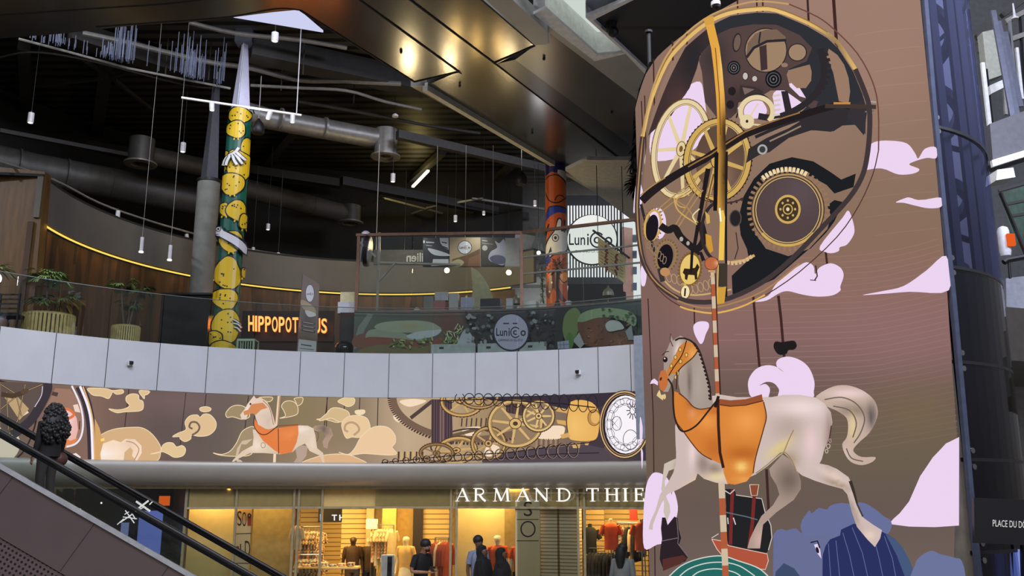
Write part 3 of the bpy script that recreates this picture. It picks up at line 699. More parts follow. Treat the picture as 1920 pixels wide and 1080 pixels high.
# dial rims
A.stroke(outer[11:] + [outer[0]], 9, (66, 56, 58), smooth=True, n=3)
A.stroke(outer[-6:] + [outer[0]], 2.4, (176, 138, 84), smooth=True, n=3)
A.stroke(outer[:12], 7, shade((224, 184, 108), (1560, 120, 25, 60, (110, 86, 66), 1), (1421, 28, 60, 10, (246, 210, 136), .8)), smooth=True, n=3, grid=.3); A.stroke([(x - 1.5, y - 4.5) for x, y in outer[:10]], 2, (150, 112, 58), smooth=True, n=3)
ro = P('1221,258 1237,180 1263,112 1300,68 1345,35 1395,17 1432,12 1480,18 1530,42 1562,68 1600,110 1626,160 1637,210 1638,290 1628,335 1604,392 1566,450 1500,515 1440,558 1400,578 1352,590 1300,580 1262,556 1236,520 1218,474 1210,420 1211,340')
A.stroke(ro[13:] + [ro[0]], 2, (86, 56, 52), smooth=True, n=3); A.stroke(ro[:8], 3.2, (196, 158, 104), smooth=True, n=3); A.stroke(ro[7:14], 2.4, (110, 70, 62), smooth=True, n=3)
A.stroke(P('1440,557 1400,578 1352,590 1310,584 1290,577'), 3.2, (222, 176, 92), smooth=True); A.stroke(P('1500,500 1440,548 1380,573 1330,580 1285,566'), 3, (168, 130, 84), smooth=True)
# golden upright
A.stroke(P('1339,44 1351,97 1356,139 1360,185 1362,222 1362,250 1363,300 1364,350 1363,400'), 15, shade((226, 166, 70), (1354, 110, 4, 60, (250, 214, 140), .9), (1362, 250, 12, 36, (60, 38, 24), 1), (1363, 330, 12, 80, (40, 28, 24), 1)), grid=.07)
A.poly(P('1330,42 1347,38 1349,52 1333,56'), (214, 160, 74)); A.stroke(P('1351,97 1358,180 1361,260'), 1.5, (120, 70, 26)); A.stroke(P('1354,292 1352,400'), 7, (26, 24, 26)); A.stroke(P('1372,290 1371,400 1372,560'), 4, (34, 30, 32))
A.stroke(P('1362,400 1365,412 1364,450 1363,492'), 9, shade((238, 196, 84), (1366, 430, 3, 30, (255, 236, 150), .8)), grid=.07); A.stroke(P('1360,395 1362,420'), 3, (255, 250, 226)); A.poly(P('1358,498 1374,498 1374,544 1357,540'), (62, 56, 46)); A.poly(P('1356,543 1372,541 1369,572 1355,574'), (206, 158, 62)); A.stroke(P('1358,500 1356,572'), 2, (220, 180, 100))
# striped pole
def stripe_pole(x0, y0, x1, y1, w_, n):
    for i in range(n):
        a, b = i / n, (i + 1) / n
        A.stroke([(x0 + (x1 - x0) * a, y0 + (y1 - y0) * a), (x0 + (x1 - x0) * b, y0 + (y1 - y0) * b)], w_, ((206, 186, 160), (176, 92, 60))[i % 2])
A.stroke(P('1349,516 1354,640 1360,760'), 10, (66, 40, 36)); stripe_pole(1348, 514, 1359, 762, 7, 11)
A.disc(1346.6, 498, 12.5, 12.5, shade((188, 104, 64), (1347, 493, 7, 5, (244, 190, 150), .9)), grid=.06); A.ring(1346.6, 498, 12, 12, 1, (90, 50, 34)); A.stroke(P('1341,512 1352,512 1350,522 1344,522'), 3, (214, 168, 110))

# ---- lower scenery
SEA = (40, 104, 98); W = (206, 214, 206)
A.poly(P('1457,1090 1457,1003 1463,993 1472,991 1480,994 1488,991 1497,990 1505,998 1520,1000 1545,1030 1545,1090'), (104, 110, 150))
A.poly(P('1505,990 1507,975 1514,964 1520,956 1524,962 1536,952 1550,955 1556,948 1572,943 1588,944 1604,942 1618,944 1636,956 1650,968 1660,974 1663,985 1656,1000 1636,1010 1580,1030 1540,1020 1514,1006'), (104, 112, 154), smooth=True, n=3)
A.poly(P('1508,1004 1560,1000 1560,1060 1470,1090 1457,1090 1460,1030'), (104, 110, 148))
A.poly(P('1543,1090 1543,1040 1548,1022 1556,1010 1573,1003 1575,992 1597,981 1630,988 1652,999 1668,1008 1682,1025 1694,1048 1701,1068 1703,1090'), (44, 50, 96))
A.poly(P('1652,1000 1668,1008 1682,1025 1694,1048 1701,1068 1703,1090 1690,1090 1672,1040'), (70, 88, 124))
for t in ['1553,1018 1558,1090', '1566,1012 1574,1090', '1578,998 1590,1040 1600,1090', '1594,988 1612,1035 1624,1090', '1628,992 1640,1040 1650,1090', '1650,1004 1664,1045 1672,1090']: A.stroke(P(t), 1.2, (96, 108, 150))
A.poly(P('1528,1020 1534,1018 1539,1030 1541,1046 1534,1036'), (226, 206, 230)); A.stroke(P('1522,1016 1534,1013 1538,1026'), 2.5, (26, 26, 50)); A.disc(1534, 1030, 2.5, 6, (26, 26, 50), -15)
A.poly(P('1700,1090 1703,1058 1709,1045 1720,1036 1733,1031 1746,1037 1758,1040 1772,1044 1785,1051 1784,1090'), (108, 116, 156), smooth=True, n=3)
A.poly(P('1459,1090 1462,1070 1476,1054 1494,1064 1512,1090'), (62, 76, 106))
# dark small ship
A.poly(P('1259,1030 1262,1010 1260,990 1262,970 1268,970 1272,984 1278,976 1284,968 1290,972 1291,990 1296,1008 1292,1022 1308,1044 1303,1052 1264,1066 1258,1048'), (44, 34, 40)); A.poly(P('1263,1048 1300,1040 1306,1046 1296,1056 1264,1070'), (86, 48, 44)); A.stroke(P('1288,972 1291,1008 1290,1018 1308,1043'), 1.2, (120, 110, 116)); A.stroke(P('1262,1014 1290,1008'), 1.4, (120, 110, 116))
# big ship
A.poly(P('1373,917 1390,917 1392,928 1437,935 1443,960 1453,984 1455,1007 1449,1030 1443,1040 1380,1024 1372,990 1375,950'), (36, 36, 38)); A.stroke(P('1392,928 1437,935 1443,960 1453,984 1455,1007 1449,1030'), 1.5, (210, 200, 190))
A.poly(P('1350,1010 1366,1013 1380,1022 1447,1037 1449,1050 1444,1066 1413,1064 1370,1042 1359,1028'), (176, 84, 62)); A.stroke(P('1350,1010 1366,1013 1380,1022 1447,1037 1449,1050 1444,1066 1413,1064 1370,1042 1359,1028 1350,1010'), 1.5, (226, 190, 170)); A.stroke(P('1350,1008 1362,1000'), 1.5, (210, 200, 190))
A.stroke(P('1386,918 1384,980 1383,1020'), 6, (120, 44, 42)); A.stroke(P('1424,930 1421,980 1415,1026'), 6, (120, 44, 42)); A.poly(P('1416,909 1432,909 1429,929 1419,929'), (140, 74, 50)); A.stroke(P('1416,909 1432,909 1429,929 1419,929 1416,909'), 1.4, (220, 200, 180))
A.stroke(P('1374,960 1410,968 1430,974'), 2, (96, 110, 124)); A.stroke(P('1373,920 1382,926 1390,918'), 2, (206, 200, 200)); A.stroke(P('1378,970 1379,982'), 2, (206, 200, 200)); A.stroke(P('1388,970 1392,983'), 2, (206, 200, 200))
A.poly(P('1270,1090 1297,1060 1330,1046 1367,1041 1397,1050 1433,1064 1456,1090'), SEA)
for t in ['1270,1086 1297,1060 1330,1046 1367,1041 1397,1050 1433,1064 1456,1086', '1290,1084 1310,1066 1340,1055 1372,1053 1400,1060 1426,1078', '1312,1084 1330,1070 1360,1065 1392,1072 1408,1086']: A.stroke(P(t), 2, W, smooth=True)

# ---- carousel horse
WH = (206, 186, 180); SH = (124, 108, 98)
stripe_pole(1367, 903, 1376, 1090, 11, 6); 
hs = lambda *b: shade(WH, *b)
# far legs
A.poly(P('1450,880 1473,853 1497,870 1505,903 1505,917 1493,937 1463,960 1440,983 1438,1000 1435,1027 1413,1027 1417,1010 1427,987 1437,967 1457,947 1468,927 1463,910 1453,893'), shade((172, 150, 138), (1480, 900, 26, 30, (112, 98, 88), .9), (1425, 1012, 12, 20, (214, 178, 166), .8)), grid=.05)
A.poly(P('1288,860 1267,870 1265,887 1262,917 1267,943 1266,960 1272,978 1278,960 1277,947 1270,930 1268,903 1275,883 1289,878'), shade((204, 190, 176), (1266, 900, 4, 30, (150, 130, 110), .8)), grid=.05)
# tail
A.poly(P('1529,750 1545,735 1567,726 1591,727 1615,738 1631,754 1637,773 1634,791 1623,813 1607,829 1596,842 1597,850 1610,858 1633,858 1628,867 1610,873 1591,867 1580,851 1576,834 1583,823 1586,805 1583,786 1567,773 1550,765'), shade((196, 172, 158), (1590, 738, 40, 10, (236, 208, 208), .9), (1634, 780, 9, 24, (84, 76, 78), .9), (1600, 770, 28, 12, (132, 116, 104), .8), (1598, 800, 8, 26, (226, 206, 150), .9), (1588, 850, 8, 16, (220, 200, 190), .6)), grid=.05, smooth=True, n=3)
for t in ['1545,752 1575,748 1600,760 1614,785 1608,812 1596,832', '1560,764 1588,772 1600,795 1594,822', '1583,842 1592,860 1612,866']: A.stroke(P(t), 2.2, (110, 96, 84), smooth=True)
# body
A.poly(P('1286,800 1296,770 1330,748 1365,742 1400,748 1449,748 1475,743 1502,743 1529,748 1545,759 1556,775 1559,794 1554,821 1545,845 1541,862 1537,870 1552,873 1567,880 1587,895 1597,917 1602,943 1613,970 1630,983 1645,993 1642,1008 1633,1024 1620,1010 1602,987 1593,960 1585,927 1577,917 1553,910 1530,902 1507,892 1497,883 1487,863 1475,850 1463,860 1447,875 1427,890 1400,903 1377,908 1357,905 1337,898 1326,888 1322,900 1293,917 1273,927 1263,943 1255,963 1248,982 1247,993 1240,992 1243,977 1252,957 1260,927 1273,907 1283,887 1288,868 1288,848 1287,832'),
       shade(WH, (1500, 765, 50, 18, (244, 222, 222), .9), (1478, 800, 30, 26, (150, 128, 112), .35), (1520, 830, 14, 34, (240, 206, 210), .7), (1555, 820, 8, 50, (140, 112, 104), .7), (1462, 840, 30, 10, (226, 204, 130), .8, -35), (1480, 862, 18, 16, (150, 126, 90), .6), (1345, 893, 22, 9, (236, 218, 160), .8), (1340, 878, 14, 10, (128, 110, 90), .7),
             (1298, 850, 7, 26, (244, 218, 220), .8), (1318, 870, 12, 20, (140, 118, 112), .8), (1560, 890, 26, 6, (238, 208, 190), .7, 25), (1570, 908, 26, 5, (150, 128, 100), .7, 20), (1600, 960, 5, 30, (140, 120, 100), .6, -20), (1630, 1004, 12, 8, (240, 216, 196), .7), (1300, 905, 20, 6, (232, 200, 160), .7, -30)), grid=.045)
for t in ['1475,850 1484,826 1492,808', '1497,883 1488,862 1476,849 1462,858', '1427,888 1447,872 1470,850']: A.stroke(P(t), 1.6, (150, 124, 84), smooth=True)
A.stroke(P('1557,800 1553,830 1545,850'), 2, (70, 54, 52)); A.stroke(P('1590,902 1597,925 1602,945'), 6, (60, 50, 44), w2=3); A.stroke(P('1602,945 1612,968'), 3, (70, 60, 54)); A.ring(1552, 838, 3, 4, 1.4, (196, 180, 160)); A.ring(1549, 847, 2.4, 3.6, 1.4, (196, 180, 160)); A.ring(1555, 828, 2, 3.4, 1.2, (170, 150, 140))
# neck and head
A.poly(P('1278,629 1282,641 1287,637 1295,632 1306,637 1317,645 1325,657 1332,671 1338,689 1344,711 1349,735 1352,752 1353,768 1334,769 1319,765 1308,751 1296,739 1292,722 1292,704 1296,690 1288,706 1282,715 1274,736 1266,736 1259,728 1257,717 1261,702 1266,695 1266,679 1268,665 1273,654 1277,644'), shade((164, 148, 138), (1272, 665, 8, 26, (246, 226, 226), .95), (1310, 720, 14, 40, (178, 164, 152), .8), (1346, 735, 6, 40, (120, 104, 98), .6), (1293, 715, 4, 30, (96, 80, 74), .7), (1325, 680, 10, 16, (200, 184, 172), .5)), grid=.04)
A.poly(P('1306,641 1318,648 1327,658 1317,673 1298,690 1288,703 1279,703 1274,709 1271,698 1278,684 1286,668 1293,652'), shade((206, 128, 58), (1300, 665, 10, 14, (244, 172, 96), .8)), grid=.04)
A.poly(P('1261,697 1269,695 1274,709 1273,724 1266,736 1259,730 1257,711'), shade((196, 112, 60), (1264, 715, 5, 10, (236, 170, 100), .7)), grid=.04)
A.stroke(P('1306,641 1298,668 1284,690 1275,706'), 2, (70, 44, 26), smooth=True); A.stroke(P('1327,658 1317,673 1298,690 1288,703'), 2, (70, 44, 26), smooth=True)
for (x, y) in [(1295, 658), (1306, 668), (1287, 672), (1296, 680), (1280, 688), (1291, 702), (1288, 709)]: A.disc(x, y, 2.8, 4, (226, 186, 96)); A.ring(x, y, 2.6, 3.8, 1, (90, 60, 30))
A.disc(1269.5, 676, 4.2, 5.4, (34, 24, 26)); A.disc(1268.6, 674, 1.4, 1.4, (240, 220, 220)); A.stroke(P('1264,668 1270,662 1276,661'), 1.6, (60, 46, 46)); A.stroke(P('1279,628 1278,640 1283,652'), 1.6, (80, 64, 62)); A.disc(1262, 712, 2, 3.4, (80, 40, 30), 20)
A.poly(P('1243,721 1246,714 1251,711 1257,717 1257,724 1250,720'), PINK); A.poly(P('1256,739 1260,732 1263,742 1268,741 1266,752 1261,748 1255,743'), (226, 200, 140)); A.disc(1269, 745, 2.4, 5, (220, 196, 140))
A.stroke(P('1287,641 1294,637 1303,637 1313,641 1322,648'), 3.4, (50, 38, 34))
mane = crm(P('1322,648 1330,662 1337,684 1343,706 1348,728 1350,750'), False, 6)
A.stroke(mane, 3, (60, 46, 42)); 
for p in mane[::2]: A.disc(p[0] - 1, p[1], 3.2, 2.2, (48, 36, 34), 40)
# saddle cloth
A.poly(P('1286,735 1296,739 1309,751 1320,764 1333,769 1352,766 1363,757 1364,800 1367,850 1371,872 1353,863 1330,847 1310,820 1300,806 1290,790 1286,765'), shade((214, 128, 56), (1300, 752, 10, 14, (120, 62, 34), .8), (1325, 790, 20, 16, (240, 156, 80), .8), (1345, 770, 26, 6, (180, 96, 42), .6), (1340, 840, 20, 20, (186, 100, 44), .7), (1298, 775, 8, 12, (236, 160, 120), .6)), grid=.045)
A.poly(P('1363,757 1384,762 1411,760 1440,754 1446,783 1442,805 1435,832 1427,858 1424,888 1413,903 1393,909 1380,907 1374,890 1368,850 1365,800'), shade((216, 132, 58), (1400, 790, 30, 26, (244, 162, 86), .8), (1395, 850, 36, 14, (178, 96, 38), .75), (1390, 875, 12, 10, (255, 216, 130), .9), (1395, 900, 20, 8, (238, 164, 90), .8), (1440, 800, 6, 40, (170, 92, 44), .6)), grid=.045)
A.poly(P('1364,750 1384,753 1411,751 1438,742 1440,755 1411,761 1384,763 1366,761'), (150, 82, 50)); A.stroke(P('1366,761 1384,764 1411,762 1441,754'), 1.8, (80, 40, 26))
for t in ['1295,739 1309,751 1320,764 1333,769 1352,766', '1286,736 1286,765 1290,790 1302,808 1330,847 1353,863', '1441,756 1446,783 1441,808 1428,860 1424,888']: A.stroke(P(t), 2, (96, 54, 30), smooth=True)
A.stroke(P('1363,752 1364,800 1367,850 1373,878'), 5, (58, 34, 28)); A.stroke(P('1276,712 1284,728 1286,765 1290,790 1302,810 1325,800 1347,772 1362,752'), 3.2, (48, 36, 30), smooth=True); A.stroke(P('1358,766 1364,745'), 5, (40, 28, 26)); A.stroke(P('1292,700 1291,732'), 2, (60, 48, 42))
M_led = attrmat('lit_screen_picture', True, strength=1.0)
M_led.cycles.emission_sampling = 'NONE'
A.build('screen_picture', M_led, scr)
# screen cabinet: side rim and grey lower strip
M_cab = mat('screen_cabinet_grey', (104, 98, 92), .6)
u_r = red_uv[4][0] / CR
# body of the tower behind the picture
body = MB(); bot = ZF
k = len(body.v); n = 40
for i in range(n + 1):
    u = left_u * 1.02 + (red_uv[0][0] - left_u * 1.02) * i / n
    zt = 9.1
    # top follows the slanted rim
    for (ua, za), (ub, zb) in zip(rim_uv, rim_uv[1:] + [red_uv[0]]):
        if ua <= u <= ub: zt = za + (zb - za) * (u - ua) / max(ub - ua, 1e-6)
    if u < rim_uv[0][0]: zt = rim_uv[0][1]
    a = u / CR
    for r in (CR - .02, CR - .2): 
        for z in (bot, zt): body.v.append((CC[0] + r * sin(a), CC[1] - r * cos(a), z))
for i in range(n):
    a, b_ = k + i * 4, k + i * 4 + 4
    body.f += [(a, b_, b_ + 1, a + 1), (a + 2, a + 3, b_ + 3, b_ + 2), (a + 1, b_ + 1, b_ + 3, a + 3), (a, a + 2, b_ + 2, b_)]
body.f += [(0, 1, 3, 2), (k + n * 4, k + n * 4 + 2, k + n * 4 + 3, k + n * 4 + 1)]
obj('screen_cabinet', body, M_cab, scr)
sm = MB()
zl = [p[1] for p in red_uv]
strip_r = P('1722,0 1745,240 1768,480 1785,640 1805,860 1830,1100')
su = [CS.px2uv(*p) for p in strip_r]
for i in range(len(su) - 1):
    (ua, za), (ub, zb) = su[i], su[i + 1]
    def lu(z):
        for (a1, z1), (a2, z2) in zip(red_uv, red_uv[1:]):
            if z2 <= z <= z1: return a1 + (a2 - a1) * (z - z1) / (z2 - z1 - 1e-9)
        return red_uv[-1][0] if z < red_uv[-1][1] else red_uv[0][0]
    pa, pb, pc, pd = CS.uv2w(lu(za) - .02, za, .0), CS.uv2w(ua + .05, za, .0), CS.uv2w(ub + .05, zb, .0), CS.uv2w(lu(zb) - .02, zb, .0)
    k = len(sm.v); sm.add([pa, pb, pc, pd, *[Vector(q) + Vector((.05, .12, 0)) for q in (pa, pb, pc, pd)]], [(0, 1, 2, 3), (7, 6, 5, 4), (1, 5, 6, 2), (0, 4, 7, 3), (0, 1, 5, 4), (3, 2, 6, 7)])
obj('edge_cover', sm, mat('olive_grey_cover', (120, 112, 98), .5), scr)
# ================================================================ RIBBON SCREEN ABOVE THE SHOPS
RS = Cyl(AC, 10.17, True, .25)
rib = empty('ribbon_led_screen', (AC[0], AC[1] + 10.17, .7), 'long curved ribbon screen above the shopfronts showing clouds, a small carousel horse and gears', 'screen')
obj('screen_cabinet', MB().arc(AC, [(10.2, .7), (10.4, .7), (10.4, 2.24), (10.2, 2.24)], W0, R_(50), 80), M_cab, rib)
B = Art(RS, .0006, .01)
ba = grad([(0, (120, 98, 88)), (170, (132, 104, 92)), (300, (98, 84, 82)), (420, (106, 94, 88)), (560, (140, 122, 92)), (680, (148, 128, 106)), (760, (196, 170, 140)), (900, (170, 144, 110)), (1080, (120, 100, 90)), (1200, (64, 56, 66))], 0)
baf = shade(ba, (330, 750, 90, 30, (134, 108, 108), .5), (640, 860, 120, 20, (170, 140, 120), .5), (240, 850, 80, 20, (150, 110, 96), .6))
uvs = []
n = 60; ul = 10.17 * R_(-62); ur = 10.17 * R_(46)
uvpoly(B, [(ul, .70), (ur, .70), (ur, 2.225), (ul, 2.225)], baf, .2)
c5 = lambda t: T(2.842, 0, 700, t)
c6 = lambda t: T(2.842, 600, 700, t)
CLD = (222, 190, 146); LN = (240, 216, 176); ln = (70, 52, 50)
def cloud(pts, col=CLD, edge=LN, w_=1.4, n=4):
    B.poly(pts, col, smooth=True, n=n)
    if edge: B.stroke(pts, w_, edge, closed=True, smooth=True, n=n)
# seams / strings
for x, a, b_, w_ in [(686, 85, 290, 3), (990, 105, 380, 2.5), (1098, 110, 180, 3), (1324, 120, 395, 3), (1745, 130, 300, 3)]: B.stroke(c5(f'{x},{a} {x - (b_ - a) * .11},{b_}'), w_ / 2.8 * 1.6, ln)
for x, a, b_ in [(38, 128, 300), (132, 128, 200), (213, 128, 220), (310, 128, 280)]: B.stroke(c6(f'{x},{a} {x - 4},{b_}'), 1.6, ln)
# clouds, left to right
cloud(c5('468,80 560,82 600,92 650,88 655,105 620,112 600,100 590,118 575,135 540,122 500,118 480,105'))
cloud(c5('745,92 795,96 785,112 770,118 768,136 755,122 742,104'))
cloud(c5('578,190 620,195 660,190 690,172 672,150 672,125 700,110 735,115 740,140 760,150 762,185 745,200 700,204 660,206 620,210'))
cloud(c5('533,345 560,315 620,295 700,288 760,292 810,325 850,380 855,420 830,468 700,470 560,440'), (214, 176, 132))
cloud(c5('800,430 850,420 865,385 890,370 920,372 940,392 970,385 988,405 975,438 930,448 895,430 860,418'), (226, 196, 150))
cloud(c5('918,338 950,318 990,300 985,260 1010,228 1050,222 1065,235 1085,218 1120,222 1150,260 1145,300 1110,330 1060,336 1020,330 1015,350 985,364 960,350 955,338'))
B.stroke(c5('1022,330 1052,310 1062,285 1045,262 1018,262 1008,285 1025,296'), 3.6, (120, 100, 90), smooth=True)
cloud(c5('1065,185 1095,178 1122,186 1118,200 1092,206 1068,200'))
cloud(c5('1203,212 1230,180 1270,170 1310,185 1330,230 1290,245 1240,232 1210,235'), (160, 140, 106))
cloud(c5('1490,240 1520,228 1512,200 1500,175 1520,150 1560,150 1585,175 1585,215 1550,230'), (166, 144, 108))
cloud(c5('1568,135 1612,130 1608,160 1585,172 1575,150'), (160, 138, 104)); cloud(c5('1380,130 1450,128 1440,150 1400,150'), (160, 138, 104))
cloud(c5('1685,246 1730,236 1750,200 1790,186 1830,200 1850,240 1800,262 1740,248'), (196, 166, 124))
cloud(c5('1134,424 1180,432 1225,415 1260,370 1290,310 1340,284 1360,300 1350,360 1340,430 1270,442 1180,438'), (164, 142, 112))
cloud(c5('1610,482 1680,448 1760,432 1840,432 1900,450 1960,488 1800,490'), (222, 178, 136))
cloud(c6('-5,250 35,215 60,188 100,185 150,205 155,240 110,260 60,240 20,250'), (212, 184, 140))
cloud(c6('95,150 130,132 182,134 180,165 150,178 120,165'), (224, 198, 150))
cloud(c6('190,200 235,196 238,212 215,222 192,216'), (240, 218, 180))
cloud(c6('140,345 120,300 118,262 150,232 200,225 250,240 268,290 250,325 210,342 170,340'), (232, 200, 156))
B.stroke(c6('180,330 208,305 200,278 170,262 140,272 132,300 150,312'), 4, (190, 158, 122), smooth=True)
cloud(c6('100,420 150,432 185,400 215,345 260,300 310,282 365,290 400,330 402,370 385,395 410,428 370,436 300,432 230,428 160,436'), (236, 200, 160))
# left dial with figure, rim arcs, horse heads behind
B.disc(8, 832, 28, 32, (234, 214, 196)); B.stroke(P('-12,712 30,724 60,745 66,790 40,850 -10,880'), 3, (50, 40, 44), smooth=True)
B.poly(c5('0,45 250,55 270,100 200,160 130,250 60,330 0,330'), (96, 82, 76)); B.poly(c5('60,180 110,165 150,210 100,240'), (236, 206, 190)); B.poly(c5('20,130 70,105 150,190 100,250'), (190, 160, 120))
for t in ['0,60 80,110 110,230', '0,190 100,110 220,60', '30,100 40,300', '130,60 90,250 40,330']: B.stroke(c5(t), 2.6, (70, 58, 50)); B.stroke(c5(t), .9, (196, 168, 116))
B.stroke(c5('0,112 60,122 110,108 130,90'), 9, (78, 62, 50)); B.disc(44.5, 734, 8, 5, (92, 74, 58), -20)
B.stroke(c5('250,55 245,100 200,190 150,260 60,330'), 17, (62, 56, 62), smooth=True); B.stroke(c5('222,70 215,120 180,180'), 1.6, (210, 200, 214), smooth=True)
B.poly(c5('290,80 370,85 420,150 440,240 430,340 380,390 330,380 250,300 240,180'), (156, 120, 104)); B.poly(c5('275,98 306,104 300,125 270,118'), (84, 66, 62)); B.poly(c5('385,170 410,165 425,210 395,205'), (240, 210, 196))
B.poly(c5('300,175 312,190 340,185 380,200 405,240 412,300 400,350 360,390 330,370 322,300 300,250 292,215'), shade((232, 180, 170), (125, 790, 12, 20, (250, 220, 220), .8))); B.stroke(c5('300,210 350,190 390,220 350,245 310,240'), 5, (224, 120, 70), smooth=True); B.stroke(c5('335,360 350,385 330,400'), 6, (214, 110, 50)); B.poly(c5('320,330 370,360 410,345 390,385 340,400 325,370'), (224, 136, 84))
B.stroke(c5('378,68 420,160 438,250 430,330 400,375 350,392'), 3.5, (238, 230, 240), smooth=True); B.stroke(c5('420,70 455,150 478,260 485,360 488,465'), 17, (62, 54, 64), smooth=True); B.stroke(c5('422,70 462,170 482,270 490,462'), 4.6, (250, 240, 250), smooth=True); B.stroke(c5('438,72 475,180 494,290 500,462'), 2.6, (226, 180, 120), smooth=True); B.stroke(c5('420,255 418,300'), 1.6, (60, 46, 46))
B.poly(c5('500,240 525,290 540,345 548,360 540,462 503,462'), (212, 164, 106)); B.poly(c5('532,350 552,345 553,360 533,364'), (255, 216, 120))
B.poly(c5('545,375 600,355 640,368 665,350 715,352 750,385 752,425 725,468 700,440 705,410 690,395 660,420 655,468 535,466 530,430'), shade((246, 218, 190), (200, 850, 16, 12, (255, 244, 244), .9), (246, 830, 6, 12, (200, 160, 140), .5))); B.stroke(c5('668,362 708,372 735,400 730,430 712,462'), 2, (190, 150, 130), smooth=True)
B.poly(c5('350,440 400,425 425,445 420,462 360,462'), (240, 226, 220))
# small carousel horse
HW = (222, 200, 176)
B.stroke(P('523,742 518,800'), 5, (236, 206, 176)); B.stroke(P('515,850 514,872'), 5, (240, 214, 190)); B.stroke(P('524,744 520,800'), 1, (140, 100, 80))
B.poly(c5('1655,300 1680,280 1720,275 1765,295 1775,330 1750,370 1745,402 1725,395 1718,365 1735,335 1720,310 1690,310'), shade((176, 150, 130), (610, 805, 8, 10, (92, 78, 80), .8))); B.stroke(c5('1665,305 1695,320 1690,360 1672,350'), 2, (120, 100, 90), smooth=True)
B.poly(c5('1590,380 1640,390 1632,440 1600,482 1558,484 1582,450 1575,410'), (184, 160, 144))
B.poly(c5('1345,350 1310,380 1285,378 1272,420 1262,455 1285,465 1300,480 1275,482 1250,460 1262,400 1290,360'), (206, 184, 160))
B.poly(c5('1345,300 1400,310 1480,300 1585,278 1640,280 1670,295 1680,330 1690,400 1722,425 1730,484 1722,484 1705,440 1650,415 1625,375 1590,390 1560,420 1490,432 1400,425 1330,425 1270,455 1228,482 1240,462 1290,415 1345,385 1350,340'), shade(HW, (565, 805, 18, 8, (250, 232, 224), .8), (585, 830, 8, 14, (246, 220, 206), .7), (545, 852, 30, 6, (170, 146, 120), .6), (480, 835, 8, 12, (248, 228, 214), .8)))
B.poly(c5('1352,120 1362,135 1390,132 1420,150 1440,185 1455,230 1470,290 1430,300 1380,290 1365,250 1355,215 1320,215 1310,248 1285,245 1278,222 1300,195 1320,160'), shade((226, 202, 184), (466, 768, 6, 10, (250, 234, 230), .9), (500, 790, 8, 14, (176, 150, 134), .5)))
B.poly(c5('1340,165 1400,158 1425,185 1390,195 1362,222 1345,215 1300,225 1295,205 1320,195'), (214, 138, 90)); B.disc(469, 758, 1.6, 2, (60, 40, 40)); B.stroke(c5('1395,140 1430,175 1450,230 1462,285'), 2.6, (230, 200, 170), smooth=True); B.stroke(c5('1400,146 1432,180 1446,225 1456,275'), 1, (120, 90, 74), smooth=True)
B.poly(c5('1352,240 1375,275 1420,300 1480,292 1588,278 1590,320 1580,370 1555,420 1500,432 1460,410 1400,360 1365,310 1350,280'), shade((226, 128, 72), (540, 815, 14, 8, (240, 150, 90), .8))); B.stroke(c5('1482,295 1484,430'), 1.6, (120, 60, 36)); B.stroke(c5('1355,225 1352,280 1380,320 1420,325 1480,280'), 1.6, (70, 44, 36), smooth=True); B.stroke(c5('1480,280 1590,276'), 2, (150, 80, 50)); B.ring(493, 835, 4, 5, 1, (150, 120, 100))
# clockwork on the right
B.poly(c6('600,128 1690,95 1735,120 1735,462 900,484 700,484 590,380'), shade(ba, (800, 800, 60, 40, (186, 160, 128), .6), (960, 800, 60, 50, (150, 124, 92), .7)), grid=.3)
DKP = (58, 50, 60)
B.poly(c6('720,130 1690,95 1730,110 1500,200 1300,190 1150,150 900,150'), DKP); B.poly(c6('860,440 1000,420 1200,400 1420,380 1520,400 1580,470 870,484'), (84, 72, 80)); B.poly(c6('1480,190 1560,150 1520,400 1420,380 1480,330'), (70, 58, 66))
for t in ['425,150 500,138 570,150 480,180', '395,225 450,220 430,262 400,250', '760,300 850,285 860,320 800,342', '900,380 960,395 940,440 880,438', '1160,345 1200,300 1250,280 1310,290 1280,350']: B.poly(c6(t), (244, 218, 190), smooth=True)
B.ring(888, 700 + 130 / 2.84, 150, 78, 12, (120, 96, 80), 0, 60, 190); B.teeth(888, 746, 156, 84, 52, 5, 5, (80, 62, 54), 0, 60, 190); B.stroke(c6('485,240 600,150'), 7, (84, 66, 64)); B.stroke(c6('620,350 720,330 840,300'), 6, (110, 90, 70))
B.ring(868, 830, 60, 24, 3, (70, 56, 56), -10, 150, 330)
B.poly(c6('596,140 705,142 712,380 595,384'), (92, 74, 78))
for k in range(8): B.stroke(c6(f'{604 + k * 14},142 {603 + k * 14},382'), 1.5, (150, 122, 112) if k in (3, 4) else (54, 42, 50))
B.poly(c6('990,140 1100,140 1090,230 1000,210'), (84, 66, 66))
for k in range(6): B.stroke(c6(f'{1000 + k * 17},142 {998 + k * 17},215'), 1.6, (56, 44, 48))
for k in range(12): B.stroke(c6(f'{748 + k * 13},240 {744 + k * 13},285'), 2.4, (74, 58, 54) if k % 2 else (176, 146, 110))
for k in range(10): B.stroke(c6(f'{1160 + k * 13},350 {1158 + k * 13},400'), 2.2, (108, 84, 72) if k % 2 else (170, 140, 110))
for k in range(9): B.stroke(c6(f'{422 + k * 16},418 {420 + k * 16},470'), 3.2, (208, 172, 108) if k % 2 else (80, 60, 48))
G = (206, 166, 104); GD = (84, 62, 44)
B.wheel(868, 753, 38, 26, 5, 6, G, GD, 0, 10, 40, 3, .2); B.wheel(900, 745, 34, 20, 4, 6, (186, 150, 96), GD, 0, 30, 30, 3, .2)
